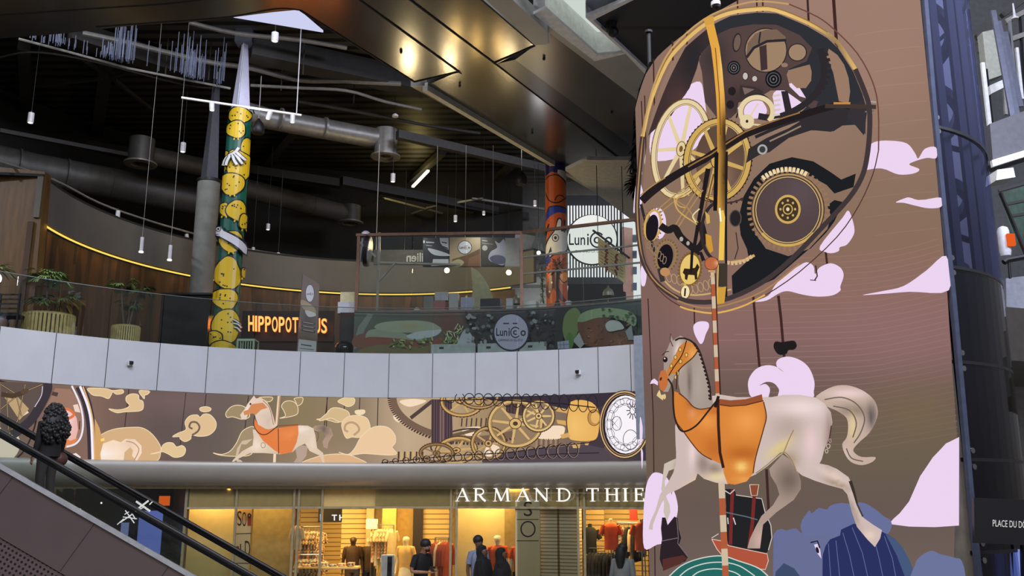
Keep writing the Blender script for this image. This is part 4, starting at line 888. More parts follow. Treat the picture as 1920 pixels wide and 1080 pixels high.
B.wheel(857, 845, 36, 22, 6, 6, G, GD, -8, 0, 44, 3, .2); B.wheel(820, 850, 30, 16, 4, 5, (150, 118, 80), GD, 0, 0, 40, 3, .2); B.wheel(918, 832, 30, 28, 5, 5, (196, 158, 104), GD, 0, 0, 40, 3, .2)
B.wheel(969, 795, 48, 41, 6.5, 8, (214, 178, 118), GD, 0, 8, 64, 3, .22); B.wheel(1013, 781, 27, 26, 5, 7, (224, 190, 130), GD, 0, 0, 44, 3, .2)
B.poly(c6('1345,155 1440,150 1490,190 1500,250 1490,340 1450,362 1370,360 1335,340 1325,250'), shade((232, 178, 96), (1080, 800, 20, 26, (244, 200, 120), .7)), smooth=True, n=3); B.disc(1118, 784, 12, 15, (190, 140, 76)); B.disc(1120, 784, 8, 11, (230, 180, 104)); B.ring(1118, 784, 12, 15, 1, GD); B.stroke(c6('1345,155 1325,250 1335,340'), 1.6, GD, smooth=True)
for t in ['1260,180 1330,195 1325,215 1270,205', '1270,250 1320,255 1322,280 1275,270', '1290,330 1335,318 1345,340 1300,350', '1420,370 1450,365 1440,385 1425,384', '1350,375 1400,370 1395,400 1360,400']: B.poly(c6(t), (214, 168, 100))
# spring coils above and below
B.stroke(c6('640,150 900,140 1300,165 1480,185'), 2, (40, 34, 38)); B.stroke(c6('330,478 700,440 1000,425 1300,385 1450,370'), 2, (40, 34, 38)); B.stroke(c6('360,482 700,470 1040,450 1300,430 1500,425'), 2, (50, 42, 46))
for k in range(16):
    x = 700 + k * 51; B.ring(600 + x / 2.842, 700 + (135 + k * 2.0) / 2.842, 9, 9 + k * .5, 1.6, (44, 38, 42))
for k in range(19):
    x = 350 + k * 56; r = 4 + k * .55; B.ring(600 + x / 2.842, 700 + (472 - k * 3.4) / 2.842, r * .55 + 3, r, 1.8, (46, 38, 40)); B.ring(600 + (x + 6) / 2.842, 700 + (472 - k * 3.4) / 2.842, r * .5 + 3, r, .7, (170, 140, 120))
# moon face disc
mx, my = 1177, 797
B.disc(mx, my, 48, 64, (44, 36, 44)); B.ring(mx, my, 46, 61, 2.4, (214, 176, 120)); B.ring(mx, my, 42, 57, 1.6, (176, 140, 100)); B.disc(mx + 2, my, 39, 54, (248, 244, 250))
for r in (.9, .72): B.ring(mx + 2, my, 39 * r, 54 * r, .9, (70, 56, 74))
for k in range(16):
    a = 2 * pi * k / 16; B.ring(mx + 2 + 31 * cos(a), my + 43 * sin(a), 7, 10, .8, (70, 56, 74), k * 22)
for k in range(12): a = 2 * pi * k / 12; B.stroke([(mx + 16 + 5 * cos(a), my - 26 + 7 * sin(a)), (mx + 16 + 12 * cos(a), my - 26 + 17 * sin(a))], 1.6, (60, 48, 66))
B.ring(mx + 16, my - 26, 5, 7, 1.2, (60, 48, 66)); B.ring(mx + 12, my + 28, 14, 18, 1.2, (90, 76, 96)); B.ring(mx - 14, my - 2, 9, 13, 1, (60, 48, 66)); B.stroke([(mx - 22, my + 2), (mx - 8, my - 14), (mx - 8, my + 10), (mx - 22, my - 6)], 1, (60, 48, 66), closed=True)
B.build('screen_picture', M_led, rib)
# ================================================================ GLASS LIFT TOWER
tow = empty('glass_lift_tower', (CC[0], CC[1], ZF), 'round lift tower clad in curved blue-tinted glass with bolted joints, right of the giant screen', 'lift tower')
M_tint = glass('blue_tinted_glass', (232, 235, 251), .06)
[setattr(n_.inputs[1], 'default_value', .22) for n_ in M_tint.node_tree.nodes if n_.type == 'MATH']
M_tint.node_tree.nodes['Glossy BSDF'].inputs[0].default_value = (.58, .6, .8, 1)
M_tintd = glass('dark_blue_tinted_glass', (160, 166, 196), .06)
M_chrome = mat('chrome_bolt', (190, 194, 204), .15, 1)
M_edge = mat('blue_grey_frame', (96, 104, 128), .3, .6)
def tarc(R, z0, z1, a0, a1, n=14, d=.03):  # angles from the viewer side (-y), clockwise right
    m = MB(); 
    for i in range(n + 1):
        a = a0 + (a1 - a0) * i / n
        for r in (R, R - d):
            for z in (z0, z1): m.v.append((CC[0] + r * sin(a), CC[1] - r * cos(a), z))
    for i in range(n):
        k = i * 4; q = k + 4
        m.f += [(k, q, q + 1, k + 1), (k + 2, k + 3, q + 3, q + 2), (k + 1, q + 1, q + 3, k + 3), (k, k + 2, q + 2, q)]
    m.f += [(0, 1, 3, 2), (n * 4, n * 4 + 2, n * 4 + 3, n * 4 + 1)]
    return m
def ang(px, py): return CS.px2uv(px, py)[0] / CR
aL = ang(1733, 200); aR = R_(150)
zj = [CS.px2uv(1742, 233)[1], CS.px2uv(1768, 497)[1], CS.px2uv(1785, 676)[1], CS.px2uv(1805, 860)[1], CS.px2uv(1820, 1035)[1]]
tops = [9.0] + zj
mids = R_(88)
for i in range(len(tops)):
    z1 = tops[i] - .012; z0 = (tops[i + 1] if i + 1 < len(tops) else ZF) + .012
    a0 = ang(1738, 500) if i < 2 else ang(1785, 860) * .99
    for (p, q) in ((aL + .015, mids - .006), (mids + .006, aR)):
        obj('glass_pane', tarc(CR, z0, z1, p, q, 16, .02), M_tint if i < 2 else M_tintd, tow, smooth=False)
for z in [7.6] + zj: obj('joint_ring', tarc(CR + .005, z - .03, z + .012, aL, aR, 24, .05), M_black, tow)
# bolts with discs
bl = MB()
for z in [7.6] + zj:
    for a in (aL + .06, mids - .05, mids + .05):
        for dz in (-.1, .1):
            c = Vector((CC[0] + (CR + .02) * sin(a), CC[1] - (CR + .02) * cos(a), z + dz)); nrm = Vector((sin(a), -cos(a), 0))
            obj('glass_bolt', MB().tube([c - nrm * .02, c + nrm * .035], .036, 10), M_chrome, tow, smooth=True)
# frames along the screen edge and the far edge
fe = MB(); pts = [CS.at(x, y, .04) for x, y in P('1727,-30 1745,190 1765,400 1782,560 1800,760 1815,930 1832,1100')]
fe.tube(pts, .05, 6); obj('edge_frame', fe, M_edge, tow)
c = Vector((CC[0] + CR * sin(R_(101)), CC[1] - CR * cos(R_(101)), 0)); obj('outer_post', MB().tube([c + Vector((0, 0, ZF)), c + Vector((0, 0, 9))], .05, 8), M_steel, tow, smooth=True)
# core and steelwork seen through the glass
sh = MB().arc(CC, [(2.25, ZF), (2.3, ZF), (2.3, 3.2), (2.25, 3.2)], 0, R_(359.9), 40); obj('added_dark_backing', tarc(2.1, 3.2, 8.4, R_(24), R_(60), 12, .04), mat('navy_darkening', (44, 48, 78), .5), tow)  # added navy sheet that darkens the left half behind the glass
obj('dark_lower_core', sh, M_black, tow)
M_inner = mat('pale_blue_inner_panel', (205, 210, 235), .35, .1)
obj('curved_inner_panel', tarc(2.48, 3.25, 6.6, R_(66), R_(80), 12, .03), M_inner, tow)
for a in (R_(32), R_(44), R_(56), R_(100), R_(140)):
    x, y = CC[0] + 2.52 * sin(a), CC[1] - 2.52 * cos(a); obj('steel_post', MB().box(x - .05, x + .05, y - .05, y + .05, ZF, 8.6), M_black, tow)
for z in (4.2, 5.6, 6.9): obj('ring_beam', tarc(2.42, z, z + .14, R_(20), R_(200), 30, .12), M_dsteel, tow)
for z, pw in ((4.5, 45), (7.5, 60)): point('shaft_fill', (CC[0] + .6, CC[1] - .9, z), pw, (228, 232, 255), .2)  # added fill lamps that brighten the shaft interior
obj('pale_rear_lining', tarc(2.5, 3.2, 6.4, R_(95), R_(165), 24, .04), mat('pale_shaft_lining', (170, 176, 205), .5), tow)
for z0 in (3.6, 5.0): obj('guide_brace', MB().bar((CC[0] + 2.0, CC[1] - 1.2, z0), (CC[0] + 1.2, CC[1] + .8, z0 + 1.3), .08), M_dsteel, tow)
obj('lift_car', MB().lathe((CC[0] + .2, CC[1] + .1, 3.6), [(1.2, 0), (1.25, .1), (1.25, 2.1), (1.1, 2.3), (.3, 2.4)], 20), mat('lift_car_steel', (110, 116, 140), .3, .7), tow, smooth=True)
# name board beneath the glass
sgn = empty('name_board', atY(1880, 1020, 11.3), 'black board lettered PLACE DU DÔME in thin white capitals at lower right', 'sign')
pl = Pln((atY(1880, 975, 11.3).x, 11.3, 0), R_(12))
bx = MB(); q = [pl.at(1826, 933), pl.at(1990, 940), pl.at(1990, 1024), pl.at(1828, 1018)]
bx.prism(q, (0, .06, 0)); obj('board', bx, M_black, sgn)
D = Art(pl, .001, .004); D.text('PLACE DU DÔME', 1861, 987, 1937, 971, (214, 214, 214), -.0, 4)
D.build('lettering', attrmat('white_sign_ink', True), sgn)
# small lit landing glimpsed beneath tower glass
lt = empty('lift_landing_doors', atY(1870, 1075, 12.2), 'steel and glass lift doors with pale blue lit panes below the black board', 'lift doors')
for x0, x1 in ((1868, 1888), (1900, 1912), (1925, 1950)):
    obj('door_pane', MB().prism([atY(x0, 1030, 12.2), atY(x1, 1030, 12.2), atY(x1 + 2, 1110, 12.2), atY(x0 + 2, 1110, 12.2)], (0, .04, 0)), emis('pale_blue_lit_pane', (132, 148, 214), .9), lt)
for x in (1836, 1862, 1893, 1918): obj('door_post', MB().bar(atY(x, 1022, 12.15), atY(x + 3, 1110, 12.15), .05), M_dsteel, lt)
for t in [(1822, 884, 1918, 930)]:
    o = obj('lit_ceiling_strip', MB().prism([atY(1826, 905, 15.3), atY(1895, 905, 15.3), atY(1895, 924, 15.3), atY(1826, 924, 15.3)], (0, .1, 0)), emis('warm_lit_bulkhead', (196, 176, 110), .7)); tag(o, 'warm lit bulkhead strip glimpsed through the dark glass above the name board', 'light')

# ================================================================ FAR RIGHT BACKGROUND
M_cloth = mat('pale_facade', (180, 184, 190), .5)
Yb = 21.
def panel(name, pts, Y, d, m, label=None, cat=None, kind=None):
    o = obj(name, MB().prism([atY(a, b, Y) for a, b in P(pts)], (0, d, 0)), m)
    if label: tag(o, label, cat)
    if kind: o['kind'] = kind
    return o
panel('wall_right_lower', '1886,522 2060,500 2080,1100 1900,1100', 20, .3, mat('grey_cladding', (150, 152, 160), .5), kind='structure')
panel('ceiling_right_beam', '1856,232 2000,178 2000,262 1862,305', 21, 1.2, mat('grey_flat_beam', (92, 92, 98), .5), kind='structure')
panel('trim_9', '1860,300 2000,258 2000,270 1862,312', 20.9, .1, M_wbeam, kind='structure')
panel('wall_right_upper', '1780,-40 2100,-40 2100,620 1850,620', 27, .3, mat('grey_far_wall', (74, 76, 76), .7), kind='structure')
panel('trim_10', '1842,60 1864,55 1880,140 1852,150', 24, .3, mat('cream_duct_housing', (170, 172, 158), .5), kind='structure')
panel('trim_11', '1856,160 1888,146 1890,160 1858,176', 23.6, .3, M_wbeam, kind='structure')
o = obj('white_awning', MB().prism([atY(a, b, 20.6) for a, b in P('1870,318 1900,314 1904,332 1868,338')], (0, .5, 0)), M_wbeam); tag(o, 'small bright white box lying under the grey beam at far right', 'box')
gr = empty('green_glass_canopy', atY(1910, 420, 19.5), 'pale green glazed canopy with thin dark bars at far right edge', 'canopy')
obj('glass_sheet', MB().prism([atY(1876, 362, 21), atY(1990, 330, 19), atY(2000, 500, 20), atY(1905, 455, 21)], (0, .02, -.05)), mat('green_frosted_glass', (120, 150, 140), .25), gr)
for a, b_ in [((1872, 358), (2000, 322)), ((1876, 362), (1925, 480)), ((1888, 383), (2000, 360)), ((1898, 405), (2000, 388))]: obj('glazing_bar', MB().bar(atY(*a, 19.4), atY(*b_, 19.0), .06), M_black, gr)
lm = empty('amber_lantern', atY(1887, 470, 19.2), 'white bracket lantern with a glowing amber-red face at far right', 'lantern')
obj('lantern_body', MB().lathe(atY(1886, 480, 19.2), [(.1, 0), (.12, .1), (.12, .55), (.1, .62), (.03, .66)], 14), M_lampw, lm, smooth=True)
obj('amber_lens', MB().box(*(lambda p: (p.x - .07, p.x + .09, p.y - .18, p.y - .1, p.z, p.z + .26))(atY(1889, 464, 19.2))), emis('amber_glow', (226, 92, 36), 1.0), lm)
ra = empty('dark_handrail', atY(1905, 495, 18.8), 'dark curved rail end at far right beneath the amber lantern', 'rail')
obj('rail', MB().tube([atY(1882, 492, 18.8), atY(1888, 488, 18.8), atY(1985, 470, 18.8)], .06, 8), M_black, ra, smooth=True); obj('rail_post', MB().tube([atY(1892, 492, 18.8), atY(1894, 522, 18.8)], .03, 8), M_black, ra)
# tall glass fin beside the tower top
rr = random.Random(8)
for k, (x, y0, x2, y1) in enumerate([(1862, 20, 1900, 230), (1872, 40, 1908, 220), (1884, 60, 1914, 200)]):
    o = obj('glass_fin', MB().bar(atY(x, y0, 22 + k * .4), atY(x2, y1, 22 + k * .4), .13, .06), mat('fin_glass', (112, 116, 132), .25, .6)); tag(o, f'{["leftmost","middle","rightmost"][k]} of three slanting glassy fins high at the far right', 'fin', None)
for k, (a, b_) in enumerate([((1830, 70), (1862, 62)), ((1836, 82), (1862, 70)), ((1838, 100), (1866, 84)), ((1878, 30), (1930, -8)), ((1884, 42), (1930, 18)), ((1880, 80), (1930, 62))]):
    o = obj('roof_strut', MB().bar(atY(*a, 25), atY(*b_, 25), .14), M_pipe if k > 3 else M_deckbeam)
    tag(o, ['top', 'second', 'third', 'upper right', 'middle right', 'lowest right'][k] + ' thin roof strut at the upper right corner', 'strut', 'roof struts at upper right')
o = obj('downlight', MB().lathe(atY(1903, 36, 24.5), [(.1, 0), (.1, .04), (.04, .08), (.02, .5)], 14), M_lampw); tag(o, 'small round downlight at the upper right corner', 'light')

for k, (x0, y0, x1, y1, w_, m_) in enumerate([(1842, 118, 1858, 262, .1, M_wbeam), (1849, 130, 1862, 250, .05, M_dsteel), (1876, 60, 1886, 215, .08, M_pipe), (1893, 40, 1906, 190, .06, M_steel), (1906, 90, 1916, 186, .08, M_wbeam), (1912, 30, 1921, 180, .05, M_dsteel)]):
    o = obj('trim_14', MB().bar(atY(x0, y0, 23.5 + k * .3), atY(x1, y1, 23.5 + k * .3), w_, .08), m_)
    o['kind'] = 'structure'
# ================================================================ UPPER FLOOR: COLUMNS
M_ink = attrmat('printed_wrap', False, .35)
def colsurf(px, py, Y, r): c = atY(px, py, Y); return Cyl((c.x, Y), r, False, r * .25), c
YG, YY, BK = (18, 96, 80), (240, 200, 34), (14, 18, 18)
ys, c0 = colsurf(427, 560, 22.6, .30)
yc = empty('wrapped_column', (c0.x, 22.6, 3.2), 'tall round column wrapped in yellow blobs on green, topped by a white cone', 'column')
ztop = atY(452, 202, 22.3).z
obj('shaft', MB().tube([(c0.x, 22.6, 3.2), (c0.x, 22.6, ztop)], .295, 28), mat('green_wrap', YG, .4), yc, smooth=True)
Y_ = Art(ys, .0006, .001); uvpoly(Y_, [(-.3 * 1.5, 3.2), (.3 * 1.5, 3.2), (.3 * 1.5, ztop), (-.3 * 1.5, ztop)], YG, .3)
rr = random.Random(5)
def blob(cx, cy, rx, ry, dots=7):
    p = []; n = 12; ph = rr.random() * 6
    for i in range(n):
        a = 2 * pi * i / n; k = 1 + .07 * sin(3 * a + ph) + rr.uniform(-.04, .04); p.append((cx + rx * k * cos(a), cy + ry * k * sin(a)))
    Y_.poly([(cx + (x - cx) * (1 + 2.2 / rx), cy + (y - cy) * (1 + 2.2 / ry)) for x, y in p], BK, smooth=True, n=3); Y_.poly(p, YY, smooth=True, n=3)
    for i in range(dots):
        a = rr.random() * 6.28; q = rr.uniform(.2, .8); Y_.disc(cx + rx * q * cos(a), cy + ry * q * sin(a), 1.3, 1.6, BK, n=6)
    for sg in (-1, 1): Y_.stroke([(cx + sg * 3, cy + ry), (cx + sg * 4, cy + ry + 4)], 2.6, YY)
for q in [(424, 300, 7, 17, 2), (464, 277, 13, 17, 3), (449, 216, 21, 15, 7), (443, 243, 17, 16, 6), (447, 313, 22, 32, 9), (436, 345, 21, 20, 8), (422, 393, 8, 12, 3), (443, 395, 16, 18, 8), (455, 416, 8, 14, 3), (433, 453, 19, 20, 6), (427, 514, 21, 30, 9),
          (423, 561, 20, 19, 8), (424, 612, 21, 31, 9), (406, 637, 11, 16, 5), (452, 512, 4, 9, 1), (418, 655, 20, 14, 3)]: blob(*q)
for (pts, w_) in [('424,312 428,300 434,293 442,287 447,279', 4), ('434,294 430,304 428,312', 4), ('438,292 440,302 444,311', 4), ('441,290 447,300 452,309', 4), ('444,288 451,296 457,302', 4), ('434,600 440,604 444,610', 2.5), ('434,607 441,609 445,615', 2.5), ('435,614 440,616 444,622', 2.5)]:
    Y_.stroke(P(pts), w_ + 2.5, BK, smooth=True); Y_.stroke(P(pts), w_, (240, 240, 240), smooth=True)
Y_.poly(P('410,431 414,424 420,425 424,433 457,464 456,482 450,478 418,448 411,446'), BK); Y_.poly(P('412,431 415,426 419,427 423,435 456,466 455,478 451,475 418,445 413,443'), (238, 236, 246))
Y_.ring(416, 431, 3.6, 4.4, 1.2, BK); Y_.disc(416, 431, 1.4, 1.8, BK); Y_.stroke(P('411,441 416,441'), 1.2, BK); Y_.stroke(P('463,208 468,206 470,214'), 2, BK)
Y_.build('printed_wrap', M_ink, yc)
zt2 = atY(461, 55, 22.6).z
M_cone = mat('lavender_white_steel', (208, 208, 228), .35, var=.02)
cn = MB(); 
for z, r in ((ztop, .27), (zt2, .05)):
    for k in range(4): a = k * pi / 2 + .1; cn.v.append((c0.x + r * cos(a) * .9, 22.6 + r * sin(a), z))
cn.f += [(0, 1, 5, 4), (1, 2, 6, 5), (2, 3, 7, 6), (3, 0, 4, 7), (3, 2, 1, 0), (4, 5, 6, 7)]; obj('tapered_cone', cn, M_cone, yc)
obj('cone_ridge', MB().bar((c0.x, 22.32, ztop), (c0.x, 22.52, zt2), .012), mat('bright_ridge', (236, 236, 246), .3), yc)
obj('capital_box', MB().box(c0.x - .22, c0.x + .22, 22.4, 22.8, zt2 - .45, min(zt2 + .1, 12)), mat('grey_capital', (96, 98, 106), .5), yc)
spot('cone_fill', (c0.x + 1.2, 20.6, 8.5), (c0.x, 22.6, 10.9), 120, (225, 225, 255), 34)  # added spot without a fixture, brightens the white cone
# concrete column
c1 = atY(384, 450, 24.2); cc = empty('concrete_column', (c1.x, 24.2, 3.2), 'bare grey concrete round column standing behind the yellow and green one', 'column')
zt1 = atY(391, 343, 24.2).z
obj('shaft', MB().tube([(c1.x, 24.2, 3.2), (c1.x, 24.2, zt1)], .3, 28), mat('raw_concrete', (132, 134, 128), .8, var=.09, scale=3, bump=.15), cc, smooth=True)
obj('steel_collar', MB().tube([(c1.x, 24.2, zt1), (c1.x, 24.2, zt1 + .08)], .33, 24), M_black, cc, smooth=True)
obj('tapered_cone', MB().lathe((c1.x, 24.2, zt1 + .08), [(.24, 0), (.07, 3.4)], 4), mat('dim_steel_cone', (86, 86, 94), .5), cc)
# orange column
os_, c2 = colsurf(1043, 440, 25.5, .30); OR = (196, 92, 34)
oc = empty('orange_column', (c2.x, 25.5, 3.2), 'round column wrapped in orange with blue patches and a white fish head, behind the kiosk', 'column')
zt3 = 9.28
obj('shaft', MB().tube([(c2.x, 25.5, 3.2), (c2.x, 25.5, zt3)], .295, 28), mat('orange_wrap', OR, .4), oc, smooth=True)
O_ = Art(os_, .0006, .001); uvpoly(O_, [(-.45, 3.2), (.45, 3.2), (.45, zt3), (-.45, zt3)], OR, .3)
O_.poly(P('1018,296 1066,296 1066,332 1050,326 1034,322 1020,336'), (26, 22, 84)); O_.poly(P('1046,318 1066,324 1066,340 1056,336 1045,324'), (210, 204, 200)); O_.stroke(P('1046,328 1058,338 1064,346'), 2, BK)
O_.stroke(P('1022,338 1030,330 1044,328 1056,336 1062,348'), 2, BK, smooth=True); O_.stroke(P('1022,360 1030,376 1046,380 1062,370'), 2.4, BK, smooth=True); O_.ring(1050, 376, 9, 10, 2, BK, 0, 180, 330)
O_.poly(P('1020,412 1030,388 1046,386 1062,394 1064,404 1046,398 1034,404 1022,420'), (44, 62, 160)); O_.stroke(P('1020,412 1030,388 1046,386 1062,394'), 2, BK)
O_.poly(P('1020,485 1022,462 1028,446 1040,430 1044,412 1050,408 1054,414 1054,432 1062,430 1064,470 1052,474 1040,478 1030,486'), BK, smooth=True, n=3); O_.poly(P('1022,482 1024,463 1030,448 1041,432 1046,414 1050,411 1052,416 1052,434 1062,434 1062,468 1050,472 1038,476 1030,482'), (234, 232, 232), smooth=True, n=3)
O_.disc(1041.5, 446, 6.5, 7.5, BK); O_.disc(1041.5, 446, 5, 6, (230, 228, 226)); O_.disc(1041.5, 446, 2.6, 3.2, BK); O_.poly(P('1028,476 1033,462 1035,472'), (44, 40, 110)); O_.poly(P('1020,484 1030,478 1034,490 1024,504 1020,500'), (44, 50, 150)); O_.stroke(P('1030,420 1024,440 1020,452'), 2, BK)
O_.stroke(P('1058,412 1058,436'), 3, BK)
O_.poly(P('1024,548 1028,528 1036,512 1046,506 1052,520 1044,530 1054,552 1062,566 1048,560 1038,540 1030,560'), (92, 34, 30), smooth=True, n=3); O_.poly(P('1050,516 1062,512 1062,528 1052,532'), (240, 150, 60), smooth=True); O_.stroke(P('1048,520 1056,530 1063,526'), 2, BK, smooth=True)
for y in (512, 530, 547): O_.disc(1030 + (y % 7), y, 1.6, 2, (210, 170, 150))
O_.build('printed_wrap', M_ink, oc)

# ================================================================ BALUSTRADE
ba_ = empty('glass_balustrade', (AC[0], AC[1] + 10.07, 3.26), 'frameless curved glass balustrade standing on the white balcony edge', 'balustrade')
zb = 4.36
bs = Cyl(AC, 10.05)
cuts = [W0] + [bs.px2uv(x, 640)[0] / 10.05 for x in (7, 105, 201, 301, 391, 477, 560, 664, 812, 970, 1110, 1196)] + [W1]
for a, b_ in zip(cuts, cuts[1:]): obj('glass_pane', MB().arc(AC, [(10.04, 3.24), (10.06, 3.24), (10.06, zb), (10.04, zb)], a + .0012, b_ - .0012, 8), M_balu, ba_)
obj('top_edge', MB().arc(AC, [(10.035, zb), (10.065, zb), (10.065, zb + .012), (10.035, zb + .012)], W0, W1, 90), mat('grey_glass_edge', (104, 112, 110), .3), ba_)
for k, x in enumerate([(244, 680), (1085, 697)]):
    p = fs.at(*x, .0); a = fs.px2uv(*x)[0] / 10.02; nrm = Vector((-sin(a), -cos(a), 0))
    sc = empty('security_camera', p, f'tiny white and black security camera on the white balcony fascia, {["left one below the palms","right one near the tower"][k]}', 'camera', None)
    obj('mount', MB().lathe(p + nrm * .03 + Vector((0, 0, -.07)), [(.06, 0), (.065, .03), (.05, .1)], 14), M_lampw, sc, smooth=True)
    obj('lens_head', MB().bar(p + nrm * .04, p + nrm * .15 + Vector((0, 0, -.02)), .075), M_black, sc, bevel=.01)

# ================================================================ CEILING FITTINGS
def duct(name, pts, z, r, m, label, drop=None, group=None):
    e_ = empty(name, atZ(*pts[0], z), label, 'duct', group)
    P3 = [atZ(*p, z) for p in pts]; obj('pipe_run', MB().tube(P3, r, 24), m, e_, smooth=True)
    d = (P3[-1] - P3[0]).normalized()
    for k in range(1, int((P3[-1] - P3[0]).length / 1.3)):
        c = P3[0] + d * 1.3 * k; obj('joint_band', MB().tube([c - d * .03, c + d * .03], r + .012, 24), m, e_, smooth=True)
    if drop:
        (px, py, H, rd) = drop; c = atZ(px, py, z)
        obj('drop_pipe', MB().tube([c + Vector((0, 0, r * .9)), c + Vector((0, 0, -H))], rd, 28), m, e_, smooth=True)
        obj('diffuser_ring', MB().lathe(c + Vector((0, 0, -H - .07)), [(rd * .72, .12), (rd * .72, .02), (rd * 1.1, 0), (rd * 1.3, .03), (rd * 1.3, .07), (rd * .9, .12)], 28), M_duct, e_, smooth=True)
        obj('diffuser_core', MB().lathe(c + Vector((0, 0, -H - .03)), [(.0, .0), (rd * .45, .03), (rd * .7, .1)], 20), M_dark, e_, smooth=True)
    return e_
duct('ventilation_duct', [(440, 205), (500, 222), (720, 262)], 10.4, .3, M_duct, 'pale grey ventilation pipe with drop outlet, right of the white cone', (724, 260, .55, .34))
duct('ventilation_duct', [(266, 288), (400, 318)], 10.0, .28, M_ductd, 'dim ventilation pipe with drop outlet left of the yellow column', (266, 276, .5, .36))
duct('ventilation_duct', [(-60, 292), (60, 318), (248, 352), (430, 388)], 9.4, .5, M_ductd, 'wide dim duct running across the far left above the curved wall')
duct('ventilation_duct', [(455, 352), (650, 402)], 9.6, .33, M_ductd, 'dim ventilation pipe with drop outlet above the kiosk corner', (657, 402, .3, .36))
# track with spots
tr = empty('spotlight_track', atZ(450, 200, 9.2), 'white straight track with four spotlights crossing the white cone', 'track light')
ta, tb = atZ(340, 183, 9.2), atZ(565, 216, 9.2)
obj('track_rail', MB().bar(ta, tb, .05, .04), mat('white_track', (236, 236, 240), .3, emit=(200, 200, 205), es=.25), tr)
obj('hanger_rod', MB().tube([atZ(556, 213, 9.2), atZ(556, 213, 9.2) + Vector((0, 0, 2.7))], .012, 6), M_lampw, tr)
def can(c, r, h, parent, tilt=0):
    a = Vector(c); d = Vector((sin(tilt), 0, -cos(tilt)))
    obj('lamp_body', MB().tube([a, a + d * h], r, 14), M_lampw, parent, smooth=True); obj('lamp_face', MB().tube([a + d * h, a + d * (h + .01)], r * .8, 14), emis('lamp_glow', (255, 250, 236), 1.2), parent)
    obj('lamp_neck', MB().tube([a, a - d * .06], r * .3, 8), M_black, parent)
for x, t_ in ((397, 0.1), (507, -.25), (549, 0)):
    c = atZ(x, 192 + (x - 397) * .15, 9.14); hd = obj('spotlight_head', MB().tube([c, c + Vector((sin(t_), 0, -cos(t_))) * .2], .06, 14), M_lampw, tr, smooth=True); q = c + Vector((sin(t_), 0, -cos(t_))) * .2; obj('lamp_face', MB().tube([q, q + Vector((0, 0, -.01))], .05, 14), emis('lamp_glow', (255, 250, 236), 1.2), hd)
PEN = [((59, 212), 9.5, .075, .26, 'white cylinder pendant at far left above the wide duct'), ((344, 268), 9.6, .075, .26, 'white cylinder pendant right of the left drop outlet'), ((737, 326), 9.2, .07, .24, 'white cylinder pendant beneath the pale grey duct outlet'),
       ((854, 404), 8.8, .06, .2, 'small white pendant above the kiosk menu boards'), ((503, 420), 8.2, .06, .18, 'small white pendant right of the yellow column, before the dark wall'), ((1003, 376), 9.0, .055, .17, 'small white spotlight just left of the orange column'),
       ((516, 62), 10.6, .085, .2, 'white cylinder lamp beneath the bright skylight triangle'), ((907, 396), 9.0, .05, .12, 'tiny pale lamp right of the small pendant above the kiosk'), ((475, 464), 7.2, .05, .13, 'tiny white spot near the curved wall right of the yellow column'),
       ((522, 474), 7.1, .045, .08, 'tiny grey spot below the rail, farther right of the yellow column')]
for (p, z, r, h, lab) in PEN:
    c = atZ(*p, z); e_ = empty('pendant_lamp', c, lab, 'lamp'); can(c, r, h, e_)
    obj('wire', MB().tube([c + Vector((0, 0, .05)), Vector((c.x, c.y, min(12, c.z + 2.6)))], .006, 5), M_deckbeam, e_)
for (p, lab) in [((267, 445), 'slender white tube pendant, left of the pair before the timber wall'), ((320, 460), 'slender white tube pendant, right of the pair beside the concrete column')]:
    c = atY(*p, 21.0); e_ = empty('tube_pendant', c, lab, 'lamp'); obj('lamp_body', MB().tube([c, c - Vector((0, 0, .34))], .042, 12), M_lampw, e_, smooth=True)
    obj('lamp_face', MB().tube([c - Vector((0, 0, .34)), c - Vector((0, 0, .37))], .055, 12), emis('lamp_glow2', (255, 252, 240), 1.4), e_); obj('wire', MB().tube([c, Vector((c.x, c.y, 11.8))], .005, 5), M_pipe, e_)
rl = obj('track_rail', MB().tube([atZ(*q, 7.25) for q in crm(P('-40,292 0,303 100,337 187,381 280,414 363,438 460,466 560,481 640,488 760,492'), False, 4)], .03, 8), M_pipe, smooth=True); tag(rl, 'thin pale curved rail following the top of the restaurant wall', 'rail')
for k, (x, y) in enumerate([(40, 318), (58, 324), (222, 392), (350, 436)]):
    c = atZ(x, y, 7.25); e_ = empty('rail_spotlight', c - Vector((0, 0, .05)), f'small spotlight on the curved rail, {["first","second","third","fourth"][k]} from the left edge', 'spotlight'); can(c - Vector((0, 0, .05)), .055, .17, e_, .2 * (k % 2))
for (x, y, Y, lab, s_) in [(485, 224, 22.3, 'black bell-shaped speaker hanging right of the yellow column', 1.), (978, 322, 25., 'black bell-shaped speaker hanging left of the orange column', 1.0)]:
    c = atY(x, y, Y); e_ = empty('hanging_speaker', c, lab, 'speaker')
    obj('speaker_shell', MB().lathe(c - Vector((0, 0, .38)), [(.15, 0), (.17, .05), (.165, .14), (.12, .28), (.05, .36), (.03, .4)], 20), M_black, e_, smooth=True); obj('hanger', MB().tube([c, Vector((c.x, c.y, c.z + 1.2))], .012, 6), M_pipe, e_)
    obj('grille', MB().lathe(c - Vector((0, 0, .4)), [(0, 0), (.14, .01), (.14, .03)], 16), M_dark, e_)
